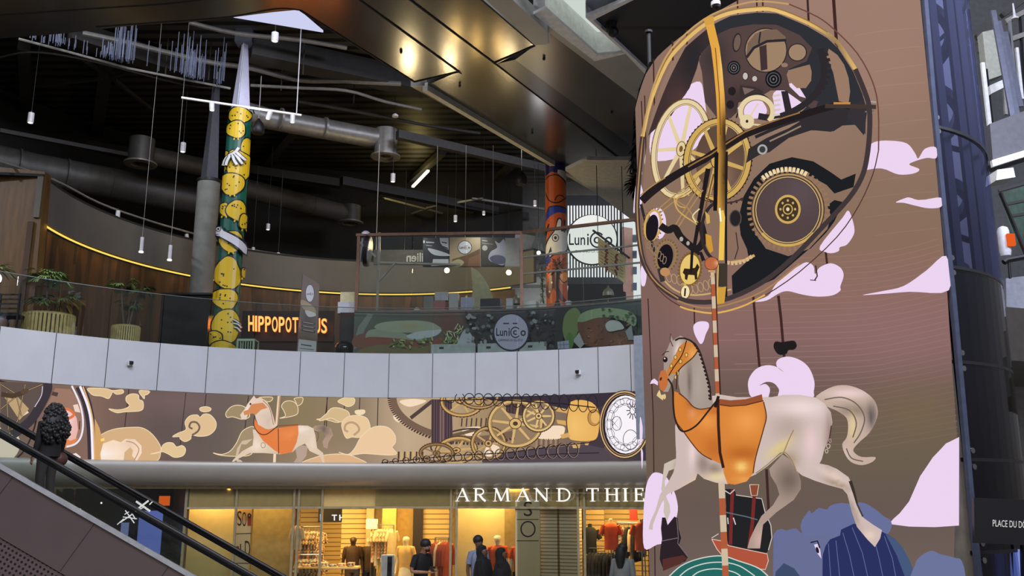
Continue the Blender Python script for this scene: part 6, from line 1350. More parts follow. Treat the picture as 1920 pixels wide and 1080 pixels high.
p_ = place(1066, 11.0); e_ = empty('paper_cup', p_, 'white patterned paper cup on the counter right of the orange column', 'cup'); obj('cup', MB().lathe(p_, [(.06, 0), (.075, .2)], 18), M_wb, e_, smooth=True); obj('lid', MB().lathe(p_ + Vector((0, 0, .2)), [(.085, 0), (.085, .03), (.06, .05)], 18), M_lampw, e_, smooth=True); obj('sleeve', MB().lathe(p_ + Vector((0, 0, .06)), [(.067, 0), (.072, .07)], 18), M_gb, e_)
p_ = place(782, 11.0); o = obj('salt_shaker', MB().lathe(p_, [(.05, 0), (.09, .08), (.085, .16), (.04, .22)], 16), M_lampw, smooth=True); tag(o, 'rounded white dispenser left of the grey carton on the counter', 'dispenser')
p_ = place(768, 10.95); o = obj('small_jar', MB().lathe(p_, [(.05, 0), (.05, .06), (.03, .12)], 14), M_wb, smooth=True); tag(o, 'tiny white jar at the left of the counter objects', 'jar')
e_ = empty('dried_bouquet', place(1045, 11.15), 'brown dried-flower bouquet in front of the orange column', 'plant'); q = atY(1045, 502, 22.8)
obj('flowers', foliage(q, .3, 160, .14, .03, 12, 1, .2), mat('dried_flowers', (116, 92, 58), .8, var=.25, scale=14), e_); pb_ = place(1045, 11.15); obj('stems', MB().tube([pb_ + Vector((0, 0, .2)), q], .03, 7), M_bark, e_); obj('vase', MB().lathe(pb_, [(.07, 0), (.09, .15), (.05, .3)], 16), M_black, e_, smooth=True)
e_ = empty('hanging_vine', atY(1018, 560, 22.9), 'thin trailing green vine left of the orange column', 'plant'); mb = MB(); r_ = random.Random(5)
for k in range(80): t = r_.random(); blade(mb, atY(1017 + r_.gauss(0, 2), 505 + 60 * t, 22.9), (r_.uniform(-1, 1), -.5, r_.uniform(-1, .4)), .09, .035)
obj('leaves', mb, M_leaf, e_); obj('stem', MB().tube([atY(1016, 500, 22.9), atY(1018, 568, 22.9)], .012, 6), M_bark, e_)
# boxes left of the kiosk
a = atY(634, 664, 22.7); e_ = empty('drinks_cooler', atY(652, 650, 22.9), 'dark red drinks cooler at the left end of the kiosk counter', 'cooler')
q0, q1 = atY(638, 586, 22.6), atY(666, 586, 22.6); obj('cooler_body', MB().box(q0.x, q1.x, 22.6, 23.2, 3.2, q0.z), mat('dark_red_cooler', (60, 16, 18), .3), e_); obj('cooler_glass', MB().box(q0.x + .03, q1.x - .03, 22.585, 22.6, 3.6, q0.z - .12), M_black, e_)
zq = q0.z
q0, q1, q2 = atY(633, 580, 22.7), atY(666, 566, 22.7), atY(636, 547, 22.7)
o = obj('white_carton', MB().box(q0.x, q1.x, 22.7, 23.1, zq, q1.z), M_wb, bevel=.006); tag(o, 'white carton on top of the dark red cooler', 'box')
o = obj('cream_carton', MB().box(q0.x + .05, q1.x - .02, 22.72, 23.1, q1.z, q2.z), mat('cream_carton_m', (222, 216, 170), .6), bevel=.006); tag(o, 'cream carton stacked on the white one left of the kiosk', 'box')
c = atY(646, 644, 22.4); o = obj('bin_bag', MB().ball((c.x, 22.4, 3.42), .24, 16, (1, .9, .95)), mat('black_bin_plastic', (14, 14, 22), .15, bump=.6, scale=14), smooth=True); tag(o, 'shiny black bin bag beside the dark red cooler', 'bag')
# standing banner
e_ = empty('standing_banner', AS.at(577, 650), 'tall narrow standing banner with round Lunicco logo and burger before the neon letters', 'banner')
bc0 = atY(567, 520, 22.6); pb2 = Pln((bc0.x, 22.6, 0), R_(28))
cor = [pb2.at(568, 514), pb2.at(599, 533), pb2.at(594, 664), pb2.at(556, 664)]
obj('banner_sheet', MB().prism([c_ - pb2.n * .012 for c_ in cor], pb2.n * -.02), mat('banner_back', (90, 84, 76), .6), e_)
D = Art(pb2, .0008, 0); D.poly(P('568,514 599,533 594,664 556,664'), shade((118, 98, 78), (578, 600, 14, 20, (70, 52, 36), .8)), grid=.1)
D.disc(581, 550, 8.5, 17, BK); D.disc(581, 550, 7.6, 16, (224, 224, 226)); logo(D, 581, 551, .15, squash=1., bold=.03)
D.poly(P('564,563 576,566 590,578 592,590 580,588 566,576'), (170, 150, 110), smooth=True); D.poly(P('572,582 588,586 592,592 578,594'), (210, 206, 196), smooth=True)
for y in (604, 611, 618): D.stroke([(566, y), (591, y + 4)], 4, (40, 28, 22)); D.stroke([(568, y), (588, y + 3.4)], 1.2, (190, 170, 140))
D.poly(P('560,636 593,640 592,662 558,660'), (206, 206, 206)); D.stroke(P('564,646 584,649'), 2.4, (90, 90, 90)); D.stroke(P('562,653 588,656'), 1.4, (110, 110, 110)); D.build('printed_face', M_print, e_)
obj('foot', MB().obox(((cor[2].x + cor[3].x) / 2, (cor[2].y + cor[3].y) / 2), R_(28), .7, .3, 3.2, 3.24), M_steel, e_)

# ================================================================ BRIGHT END BEHIND THE KIOSK
M_day = emis('daylight_window', (238, 240, 242), 1.0)
def pane(name, pts, Y, m, d=.05):
    o = obj(name, MB().prism([atY(a, b, Y) for a, b in P(pts)], (0, d, 0)), m); o['kind'] = 'structure'; return o
pane('window_2', '1060,384 1260,384 1260,560 1060,560', 33, M_day)
pane('wall_far_right', '860,350 1300,330 1300,700 860,700', 34.2, mat('grey_far_plaster', (112, 110, 104), .7), .2)
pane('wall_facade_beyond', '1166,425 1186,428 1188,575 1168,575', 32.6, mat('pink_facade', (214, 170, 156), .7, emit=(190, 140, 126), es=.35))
for k, y in enumerate((440, 470, 500, 530)): pane('trim_12', f'1186,{y} 1194,{y} 1194,{y + 14} 1186,{y + 14}', 32.5, mat('shutter_grey', (150, 160, 180), .6))
e_ = empty('slatted_screen', atY(1112, 535, 31.5), 'black vertical-bar screen carrying the large round Lunicco sign', 'screen')
for k in range(19):
    x = 1063 + k * 5.55; obj('bar', MB().bar(atY(x, 384, 31.5), atY(x + .6, 524, 31.5), .045), M_black, e_)
obj('top_beam', MB().bar(atY(1060, 376, 31.5), atY(1168, 376, 31.5), .1, .35), M_black, e_); [obj('floor_post', MB().bar((atY(x, 520, 31.5).x, 31.5, 3.2), (atY(x, 520, 31.5).x, 31.5, 5.6), .07), M_black, e_) for x in (1066, 1160)]
obj('bottom_ledge', MB().bar(atY(1056, 528, 31.4), atY(1168, 528, 31.4), .3, .24), mat('grey_ledge', (112, 112, 108), .6), e_)
obj('side_post', MB().bar(atY(1164, 384, 31.5), atY(1166, 530, 31.5), .07), M_black, e_)
pw_ = Pln((0, 31.2, 0)); e_ = empty('round_sign', pw_.at(1110, 497), 'large white round Lunicco sign with black rim on the slatted screen', 'sign')
cR = pw_.at(1110, 449); obj('sign_disc', MB().tube([cR + Vector((0, .1, 0)), cR + Vector((0, .01, 0))], (pw_.at(1157, 449).x - pw_.at(1063, 449).x) / 2 + .04, 48), M_black, e_)
D = Art(pw_, .002, .002); D.disc(1110, 449, 46, 46, (244, 244, 240), n=48); logo(D, 1108, 449, .98, (30, 34, 48), .01); D.text('CAMINO DI GUSTO', 1078, 474, 1142, 469, (60, 60, 66)); D.build('sign_face', attrmat('backlit_sign_face', True, strength=.95), e_)
pane('wall_dark_counter', '1066,534 1168,534 1172,600 1060,600', 30, mat('dark_back_counter', (38, 36, 34), .6), .3)
pane('wall_white_alcove', '960,520 1040,520 1040,600 960,600', 29, mat('pale_alcove', (176, 176, 172), .6), .2)
pane('wall_white_bulkhead', '922,520 1041,519 1041,533 922,534', 28.5, mat('pale_bulkhead', (150, 150, 144), .6), .5)
point('alcove_light', atY(1010, 548, 27.6), 26, (250, 250, 255), .3)
# pale curved leaf-like panel left of it
lp = P('883,500 896,508 908,522 918,540 925,560 928,580 884,580 886,540')
o = obj('curved_pale_panel', MB().prism([atY(a, b, 25.0) for a, b in lp], (0, .06, 0)), mat('pale_green_panel', (150, 162, 148), .5)); tag(o, 'pale green panel with a curved right edge behind the counter', 'partition')
# long tilted blue-grey banners behind the orange column
for k, (pts, cc_) in enumerate([('1006,436 1022,392 1026,398 1012,470 992,500 985,496', (104, 116, 140)), ('966,436 1012,444 1020,470 1000,520 962,520', (150, 158, 176))]):
    o = obj('hanging_banner', MB().prism([atY(a, b, 27 + k * .5) for a, b in P(pts)], (0, .03, 0)), mat('banner_cloth_%d' % k, cc_, .6)); tag(o, ['slim blue-grey slanting banner just left of the orange column', 'broad pale grey banner behind the frame post'][k], 'banner')
# hanging bamboo menu
e_ = empty('bamboo_menu', atY(1150, 532, 23.5), 'tilted hanging bamboo board with two red chilli garlands at right in the kiosk', 'menu board')
pd = Pln((atY(1120, 470, 23.6).x, 23.6, 0), R_(-38)); q4 = [pd.at(x, y) for x, y in P('1121,444 1172,482 1172,532 1122,494')]
obj('board', MB().prism([v - pd.n * .01 for v in q4], pd.n * -.03), stripes('bamboo_mat', (222, 204, 150), (150, 130, 84), 22, 'Z', .6, 0, .3, .3), e_)
D = Art(pd, .001, .001); D.poly(P('1121,444 1172,482 1172,532 1122,494'), (216, 200, 150))
for k in range(9): y = 452 + k * 5; D.stroke([(1122, y), (1171, y + 38)], .7, (170, 150, 104))
for x0 in (1126, 1146, 1163):
    for k in range(6): D.stroke([(x0, 456 + (x0 - 1121) * .74 + k * 6), (x0 + 6, 460 + (x0 - 1121) * .74 + k * 6)], .9, (110, 92, 60))
for x0, y0, y1 in ((1138, 462, 512), (1158, 478, 518)):
    for k in range(16): D.disc(x0 + r_.uniform(-2.4, 2.4), y0 + (y1 - y0) * k / 16, 2.6, 2, (96, 30, 22), r_.uniform(0, 90), n=7)
D.build('printed_face', M_print, e_); obj('top_frame', MB().bar(pd.at(1112, 432), pd.at(1180, 484), .05), M_black, e_); obj('hanger_rod', MB().tube([pd.at(1121, 440), pd.at(1121, 440) + Vector((0, 0, 2.4))], .01, 6), M_black, e_); obj('hanger_rod', MB().tube([pd.at(1170, 478), pd.at(1170, 478) + Vector((0, 0, 2.4))], .01, 6), M_black, e_)
# ================================================================ SHOPFRONT
sf = Cyl(AC, 10.46); 
def ringat(px, Rr, z): s_ = Cyl(AC, Rr); u, _ = s_.px2uv(px, 1000); return Vector((AC[0] + Rr * sin(u / Rr), AC[1] + Rr * cos(u / Rr), z))
def aat(px, Rr=10.46, py=1000): return Cyl(AC, Rr).px2uv(px, py)[0] / Rr
def zat(px, py, Rr): return Cyl(AC, Rr).px2uv(px, py)[1]
M_cream = mat('cream_fascia', (222, 190, 118), .5, var=.03)
M_mull = mat('satin_gold_mullion', (186, 172, 138), .35, .4)
zh = zat(900, 951, 10.56)
edges = [345, 440, 549, 602, 700, 850, 968, 1090, 1215]
struct('trim_13', MB().arc(AC, [(10.52, zh), (10.6, zh), (10.6, .17), (10.52, .17)], aat(345), aat(1240), 60), M_cream)
gf = empty('shopfront_glazing', (AC[0], AC[1] + 10.46, ZF), 'tall clear glass shopfront with slim pale frames under the lettering', 'glazing')
for a, b_ in zip(edges, edges[1:] + [1300]):
    if (a, b_) in ((602, 700),): continue
    obj('glass_pane', MB().arc(AC, [(10.45, ZF), (10.465, ZF), (10.465, .155), (10.45, .155)], aat(a) + .002, aat(b_ if b_ != 602 else 602) - .002, 8), M_glass, gf)
for x in (345, 440, 549, 558, 602, 845, 856, 1084, 1096):
    p = ringat(x, 10.46, 0); obj('frame_post', MB().box(p.x - .025, p.x + .025, p.y - .03, p.y + .03, ZF, .17), M_mull, gf)
obj('door_rail', MB().arc(AC, [(10.44, zh - .03), (10.5, zh - .03), (10.5, zh + .02), (10.44, zh + .02)], aat(345), aat(1240), 50), M_mull, gf)
# pillars and display walls
def wseg(name, x0, x1, R0, R1, m, z0=None, z1=.17, kind='structure'):
    return struct(name, MB().arc(AC, [(R0, z0 if z0 is not None else ZF), (R1, z0 if z0 is not None else ZF), (R1, z1), (R0, z1)], aat(x0, R0), aat(x1, R0), 8), m)
M_cw = mat('cream_wall', (196, 182, 134), .7, var=.02); M_ow = mat('olive_cream_wall', (150, 134, 86), .7)
wseg('wall_display_1', 473, 546, 11.4, 11.5, M_ow); wseg('wall_display_2', 352, 441, 11.2, 11.3, M_cw)
wseg('wall_display_3', 857, 946, 11.5, 11.6, M_cw); wseg('wall_display_4', 946, 966, 11.3, 11.6, M_ow)
M_groove = stripes('grooved_stone_column', (222, 208, 168), (160, 146, 108), 13, 'Z', .7, 0, .8, .25)
wseg('wall_grooved_column_1', 1013, 1045, 10.62, 10.9, M_groove); wseg('wall_grooved_column_2', 1049, 1084, 10.62, 10.9, M_groove)
M_slatw = stripes('slatwall', (214, 186, 124), (120, 96, 52), 8, 'Z', .6, 0, .6, .12)
for x0, x1, Rr in ((562, 600, 14.5), (640, 690, 13.0), (792, 842, 12.6), (1099, 1132, 12.6), (1134, 1214, 13.5), (560, 700, 16.4)): wseg('wall_slat_panel', x0, x1, Rr, Rr + .08, M_slatw, z1=.1)
wseg('wall_gold_column_1', 716, 742, 12.4, 12.8, mat('gold_lit_column', (224, 184, 96), .6)); wseg('wall_gold_column_2', 744, 774, 12.8, 13.1, mat('gold_column_b', (196, 160, 84), .6)); wseg('wall_dark_slot', 774, 792, 12.5, 12.7, mat('dark_slot', (40, 30, 24), .7))
wseg('wall_door_jamb', 686, 700, 12.8, 13.0, M_cw)
# dark neighbouring unit on the left
wseg('wall_dark_unit', 100, 345, 12.2, 12.3, mat('dark_unit_wall', (36, 38, 36), .6))
wseg('wall_dark_unit_side', 341, 350, 10.5, 12.2, mat('unit_partition', (96, 88, 70), .6))
ug = empty('dark_shop_glazing', (AC[0] - 6, AC[1] + 8, ZF), 'dark glass front of the neighbouring unit seen through the escalator', 'glazing'); obj('glass_pane', MB().arc(AC, [(10.45, ZF), (10.465, ZF), (10.465, .155), (10.45, .155)], aat(60), aat(344), 12), M_balu, ug)
for k, (x0, x1, y0, y1, c_, lab) in enumerate([(262, 300, 958, 1040, (104, 116, 200), 'tall pale blue lit panel in the dark unit behind the escalator'), (299, 318, 930, 948, (226, 96, 30), 'small glowing orange lantern high in the dark unit'), (228, 238, 980, 1030, (120, 126, 180), 'narrow dim blue lit strip left of the tall blue panel')]):
    s_ = Cyl(AC, 11.4); a, b_ = s_.px2uv(x0, y0), s_.px2uv(x1, y1); o = obj('lit_panel', MB().arc(AC, [(11.4, b_[1]), (11.43, b_[1]), (11.43, a[1]), (11.4, a[1])], a[0] / 11.4, b_[0] / 11.4, 3), emis('lit_panel_%d' % k, c_, .85)); tag(o, lab, 'lit panel')
for k, (x, y) in enumerate([(190, 943), (150, 955)]): 
    c = Cyl(AC, 11.2).at(x, y); o = obj('ceiling_spot', MB().ball(c, .02, 10), emis('spot_white', (255, 255, 255), 2)); tag(o, f'tiny bright spot of light in the dark unit, {["right","left"][k]} one above the escalator', 'lamp')
# shop lights
for x, Rr, pw in [(395, 10.9, 55), (510, 10.9, 40), (575, 12.5, 70), (630, 11.6, 110), (665, 14.5, 120), (735, 11.6, 120), (815, 11.4, 70), (905, 11.0, 85), (990, 10.75, 30), (1150, 11.4, 130), (1150, 12.6, 60), (750, 14.5, 70)]:
    p = ringat(x, Rr, .1); area('shop_downlight', tuple(p), tuple(p - Vector((0, 0, 1))), .9, .5, pw * .48, (255, 212, 138))
# tall sale banners
def banner(x0, x1, y0, y1, Rr, lab, items):
    s_ = Cyl(AC, Rr, True, .2); e_ = empty('sale_banner', s_.at((x0 + x1) / 2, 1080), lab, 'banner'); e_.location.z = ZF
    a, b_ = s_.px2uv(x0, y0), s_.px2uv(x1, y0); obj('banner_sheet', MB().arc(AC, [(Rr + .005, ZF), (Rr + .03, ZF), (Rr + .03, a[1]), (Rr + .005, a[1])], a[0] / Rr, b_[0] / Rr, 3), M_wb, e_)
    D = Art(s_, .001, .0); uvpoly(D, [(a[0], ZF + .02), (b_[0], ZF + .02), (b_[0], a[1]), (a[0], a[1])], (236, 216, 164), .4)
    for it in items:
        if it[0] == 't': D.text(it[1], *it[2:6], (48, 34, 28), 0.)
        if it[0] == 'l': D.stroke(it[1], 1.4, (70, 40, 34))
        if it[0] == 'r': D.poly(P(it[1]), (168, 60, 32))
        if it[0] == 'o': D.ring(*it[1:5], 2.6, (40, 30, 28))
    D.build('printed_face', M_print, e_)
banner(441, 473, 944, 1100, 10.8, 'tall cream sale banner with S, O and a red bag, left of the shop door', [('t', 'S', 445, 986, 453, 958), ('t', 'O', 454, 987, 462, 960), ('r', '464,968 471,968 471,986 464,986'), ('o', 467.5, 967, 2.4, 3.4), ('l', P('442,1001 471,1000')), ('t', 'L', 450, 1043, 458, 1020), ('t', 'D', 459, 1043, 469, 1014), ('r', '443,1024 448,1024 448,1038 443,1038'), ('l', P('442,1056 471,1056'))])
banner(966, 1012, 936, 1100, 10.485, 'tall cream sale banner with big S and O beside the grooved column', [('t', 'S', 982, 968, 998, 940), ('l', P('969,974 1010,974')), ('o', 990, 992, 13, 14), ('l', P('969,1014 1010,1014'))])
# lettering over the door
M_sign = emis('white_backlit_letter', (255, 250, 244), 1.05)
st_ = empty('shop_sign', Cyl(AC, 10.36).at(1030, 938), 'big white serif letters ARMAND THIE running behind the tower, over the shop', 'sign')
tk, tn, sv = .15, .06, .045
def arcp(cx, cy, rx, ry, a0, a1, n=10): return [(cx + rx * cos(R_(a0 + (a1 - a0) * i / n)), cy + ry * sin(R_(a0 + (a1 - a0) * i / n))) for i in range(n + 1)]
def ser(x, y, w_): return ([(x - w_ / 2, y), (x + w_ / 2, y)], sv)
GL = {'A': [([(.08, .02), (.5, .99)], tn), ([(.47, .99), (.88, .02)], tk), ([(.24, .36), (.74, .36)], tn), ser(.1, .02, .26), ser(.86, .02, .3)],
      'R': [([(.2, 0), (.2, 1)], tk), ([(.2, .97)] + arcp(.5, .74, .3, .23, 90, -90) + [(.2, .51)], .09), ([(.48, .5), (.72, .2), (.95, .02)], tk), ser(.2, .02, .36), ser(.16, .98, .32)],
      'M': [([(.14, 0), (.2, 1)], tn), ([(.2, .98), (.5, .05)], tk), ([(.5, .05), (.82, .98)], tn), ([(.82, 1), (.88, 0)], tk), ser(.14, .02, .2), ser(.88, .02, .24), ser(.16, .98, .16), ser(.86, .98, .16)],
      'N': [([(.16, 0), (.16, .98)], tn), ([(.14, .98), (.86, .03)], tk), ([(.86, 1), (.86, 0)], tn), ser(.16, .02, .24), ser(.1, .98, .2), ser(.86, .98, .24)],
      'D': [([(.2, 0), (.2, 1)], tk), ([(.2, .97)] + arcp(.45, .5, .47, .47, 90, -90, 14) + [(.2, .03)], .1), ser(.14, .02, .24), ser(.14, .98, .24)],
      'T': [([(.5, 0), (.5, 1)], tk), ([(.05, .97), (.95, .97)], .07), ([(.06, 1), (.06, .8)], .05), ([(.94, 1), (.94, .8)], .05), ser(.5, .02, .36)],
      'H': [([(.18, 0), (.18, 1)], tk), ([(.82, 0), (.82, 1)], tk), ([(.18, .52), (.82, .52)], .07), ser(.18, .02, .32), ser(.82, .02, .32), ser(.18, .98, .32), ser(.82, .98, .32)],
      'I': [([(.5, 0), (.5, 1)], .8), ([(-.3, .02), (1.3, .02)], sv), ([(-.3, .98), (1.3, .98)], sv)],
      'E': [([(.22, 0), (.22, 1)], tk), ([(.2, .97), (.88, .97)], .07), ([(.2, .53), (.72, .53)], .07), ([(.2, .03), (.92, .03)], .07), ([(.87, 1), (.87, .8)], .05), ([(.92, 0), (.92, .22)], .05), ([(.72, .63), (.72, .43)], .05), ser(.16, .02, .24)]}
ss = Cyl(AC, 10.32, True, .02)
for ch, x0, x1 in [('A', 855, 881), ('R', 888, 912), ('M', 924, 957), ('A', 968, 995), ('N', 1002, 1030), ('D', 1044, 1071), ('T', 1100, 1124), ('H', 1135, 1162), ('I', 1171.5, 1176), ('E', 1190, 1209)]:
    (ua, za), (ub, zc_) = ss.px2uv(x0, 940), ss.px2uv(x1, 915.5); Wd, Hh = ub - ua, zc_ - za; mb = MB()
    for pts, w_ in GL[ch]:
        w_ = w_ * Hh * (1 if ch != 'I' or w_ < .5 else .17 / .8)
        q = [(ua + a * Wd, za + b_ * Hh) for a, b_ in pts]
        for (a, b_), (c_, d_) in zip(q, q[1:]):
            dx, dy = c_ - a, d_ - b_; l = math.hypot(dx, dy); nx, ny = -dy / l * w_ / 2, dx / l * w_ / 2; ex, ey = dx / l * .004, dy / l * .004
            f = [(a + nx - ex, b_ + ny - ey), (a - nx - ex, b_ - ny - ey), (c_ - nx + ex, d_ - ny + ey), (c_ + nx + ex, d_ + ny + ey)]
            mb.add([ss.uv2w(*v, .05) for v in f] + [ss.uv2w(*v, .02) for v in f], [(0, 1, 2, 3), (7, 6, 5, 4), (0, 4, 5, 1), (1, 5, 6, 2), (2, 6, 7, 3), (3, 7, 4, 0)])
    obj('letter', mb, M_sign, st_)
obj('fixing_rail', MB().arc(AC, [(10.35, .0), (10.37, .0), (10.37, .015), (10.35, .015)], aat(850, 10.36), aat(1225, 10.36), 20), M_mull, st_)
# inner black sign
s_ = Cyl(AC, 13.5, True, .4); e_ = empty('inner_sign', s_.at(622, 978), 'black hanging board with white letters T H deep inside the shop door', 'sign')
a, b_ = s_.px2uv(597, 958), s_.px2uv(651, 979); obj('board', MB().arc(AC, [(13.5, b_[1]), (13.55, b_[1]), (13.55, .1), (13.5, .1)], a[0] / 13.5, b_[0] / 13.5, 3), M_black, e_)
D = Art(s_, .001, .002); D.text('T', 622, 976, 632, 965, (250, 250, 250), .02); D.text('H', 636, 976, 647, 965, (250, 250, 250), .02); D.stroke(P('601,964 601,976 605,976'), 2.4, (190, 200, 240)); D.build('lettering', attrmat('inner_letters', True), e_)
# ---------------------------------------------------------------- people and mannequins
def figure(name, loc, yaw, H, skin, parent=None, arms=((.25, .98), (.25, .98)), elbow=.05, hands=True, lean=0, head_pitch=0, arm_pose=None, label=None, cat=None, face=True, group=None, feat=True):
    """one continuous skinned body facing -y, standing at loc; returns root and joint dictionary"""
    k = H / 1.75; root = empty(name, loc, label, cat, group); root.rotation_euler = (0, 0, yaw)
    J = {'pel': (0, 0, .95), 'wai': (0, .0 - lean * .2, 1.08), 'che': (0, -lean * .5, 1.30), 'nek': (0, -lean * .8, 1.47), 'chin': (0, -lean - .02 - head_pitch * .03, 1.54), 'hed': (0, -lean - .01 - head_pitch * .06, 1.645 - head_pitch * .015)}
    AP = arm_pose or {}
    for s_, sd in ((-1, 'l'), (1, 'r')):
        J['sh' + sd] = (s_ * .18, -lean * .7, 1.42); J['el' + sd] = AP.get('el' + sd, (s_ * .235, -lean * .5 + .03, 1.13)); J['wr' + sd] = AP.get('wr' + sd, (s_ * .25, -lean * .5 - .04, .87))
        J['hp' + sd] = (s_ * .09, 0, .92); J['kn' + sd] = (s_ * .1, -.02, .5); J['an' + sd] = (s_ * .1, .02, .09); J['to' + sd] = (s_ * .115, -.16, .03)
    V = []; E = []; Rd = []
    def v(p, r): V.append(tuple(c * k for c in p)); Rd.append(r * k); return len(V) - 1
    ids = {'pel': v(J['pel'], .14)}
    def link(a, p, r, nm=None): i = v(p, r); E.append((a, i)); ids[nm or len(V)] = i; return i
    i = link(ids['pel'], J['wai'], .125); i = link(i, J['che'], .15); che = i; i = link(i, J['nek'], .058); i = link(i, J['chin'], .062); hd = link(i, J['hed'], .096); top = link(hd, (J['hed'][0], J['hed'][1] + .015, J['hed'][2] + .07), .07)
    if feat:
        link(hd, (J['hed'][0], J['hed'][1] - .105, J['hed'][2] - .03), .014)
        for s_ in (-1, 1): link(hd, (s_ * .092, J['hed'][1] + .01, J['hed'][2] - .01), .014)
    for s_, sd in ((-1, 'l'), (1, 'r')):
        a = link(che, J['sh' + sd], .062); b_ = link(a, J['el' + sd], .043); w_ = link(b_, J['wr' + sd], .028)
        W_ = Vector(J['wr' + sd]); d = (W_ - Vector(J['el' + sd])).normalized(); side = d.cross(Vector((0, 1, 0.01))); side = side.normalized() if side.length > .1 else Vector((1, 0, 0)); sp_ = Vector((0, -1, 0)) - d * d.dot(Vector((0, -1, 0))); sp_ = sp_.normalized() if sp_.length > .1 else side
        pm_ = link(w_, tuple(W_ + d * .06), .034)
        if hands:
            for f, (o_, L) in enumerate(((-.03, .075), (-.01, .085), (.01, .08), (.028, .062))):
                q0 = W_ + d * .09 + sp_ * o_; a1 = link(pm_, tuple(q0), .0095); a2 = link(a1, tuple(q0 + d * L * .5 + side * s_ * .004), .009); link(a2, tuple(q0 + d * L * .85 - side * s_ * .012), .008)
            t0_ = W_ + d * .03 + sp_ * .035; a1 = link(pm_, tuple(t0_), .011); link(a1, tuple(t0_ + d * .04 + sp_ * .02), .009)
        h = link(ids['pel'], J['hp' + sd], .095); n_ = link(h, J['kn' + sd], .062); a_ = link(n_, J['an' + sd], .042); link(a_, J['to' + sd], .036)
    me = bpy.data.meshes.new('body'); me.from_pydata(V, E, []); me.materials.append(skin); o = bpy.data.objects.new('body', me); COL.objects.link(o); o.parent = root
    m_ = o.modifiers.new('skin', 'SKIN'); m_.use_smooth_shade = True; m_.branch_smoothing = .4
    for q, r in zip(me.skin_vertices[0].data, Rd): q.radius = (r, r)
    for q in me.skin_vertices[0].data: q.use_root = False
    me.skin_vertices[0].data[0].use_root = True
    o.modifiers.new('sub', 'SUBSURF').levels = 1; o.modifiers['sub'].render_levels = 1
    if face:
        eb = MB()
        for s_ in (-1, 1): obj('eye', MB().ball(Vector((s_ * .032, J['hed'][1] - .088, J['hed'][2] - .0)) * k, .012 * k, 8), M_eye, root, local=True)
        obj('mouth', MB().ball(Vector((0, J['hed'][1] - .088, J['hed'][2] - .072)) * k, .018 * k, 8, (1, .4, .3)), M_lip, root, local=True)
    return root, J, k
M_eye = mat('eye_dark', (20, 16, 14), .2); M_lip = mat('lip', (120, 66, 56), .5)
M_skin = mat('tan_skin', (156, 112, 84), .5); M_skind = mat('brown_skin', (96, 66, 48), .5); M_mann = mat('cream_mannequin', (232, 216, 176), .35); M_hair = mat('black_hair', (14, 12, 12), .6, bump=.5, scale=60)
def loft(rings, n=16):    # rings: (cx, cy, cz, rx, ry)
    mb = MB()
    for (cx, cy, cz, rx, ry) in rings:
        for j in range(n): a = 2 * pi * j / n; mb.v.append((cx + rx * cos(a), cy + ry * sin(a), cz))
    for i in range(len(rings) - 1):
        for j in range(n): mb.f.append((i * n + j, i * n + (j + 1) % n, (i + 1) * n + (j + 1) % n, (i + 1) * n + j))
    mb.f.append(tuple(range(n))[::-1]); mb.f.append(tuple((len(rings) - 1) * n + j for j in range(n))); return mb
def scaleMB(mb, k): mb.v = [tuple(c * k for c in v) for v in mb.v]; return mb
def shirt(root, J, k, m, name='t_shirt', long=False, hem=.9, wide=1., zt=1.49):
    L = J['che'][1]; N = J['nek'][1]
    mb = loft([(0, 0, hem, .165 * wide, .125 * wide), (0, L * .3, 1.05, .16 * wide, .12 * wide), (0, L, 1.28, .19 * wide, .135 * wide), (0, (L + N) / 2, 1.40, .2, .12), (0, N, 1.455, .13, .09), (0, N, zt, .07, .07)])
    for sd in 'lr':
        S_, El, Wr = [Vector(J[q + sd]) for q in ('sh', 'el', 'wr')]
        if long: mb.tube([S_ + Vector((-.07 if S_.x > 0 else .07, 0, .01)), S_, S_.lerp(El, .5), El, El.lerp(Wr, .6), Wr], [.055, .07, .064, .056, .047, .042], 14)
        else: mb.tube([S_ + Vector((-.07 if S_.x > 0 else .07, 0, .01)), S_ + Vector((0, 0, -.005)), S_.lerp(El, .25), S_.lerp(El, .7)], [.055, .066, .064, .06], 14)
    return obj(name, scaleMB(mb, k), m, root, smooth=True, local=True)
def trousers(root, J, k, m, name='trousers'):
    mb = loft([(0, 0, .84, .15, .12), (0, 0, .93, .165, .125), (0, 0, 1.02, .15, .115)])
    for sd in 'lr': mb.tube([J['hp' + sd], J['kn' + sd], Vector(J['an' + sd]) + Vector((0, 0, .0))], [.105, .075, .06], 12)
    return obj(name, scaleMB(mb, k), m, root, smooth=True, local=True)
def shoes(root, J, k):
    for s_ in (-1, 1): obj('shoe', scaleMB(MB().ball((s_ * .11, -.06, .035), .13, 12, (.4, 1.05, .32)), k), M_black, root, smooth=True, local=True)
def hair(root, J, k, m=None, beard=False):
    h = Vector(J['hed']); obj('hair', scaleMB(MB().ball(h + Vector((0, .025, .038)), .112, 16, (.95, 1.0, .92)), k), m or M_hair, root, smooth=True, local=True)
    if beard: obj('beard', scaleMB(MB().ball(h + Vector((0, -.04, -.078)), .056, 12, (1, .85, .75)), k), M_hair, root, smooth=True, local=True)
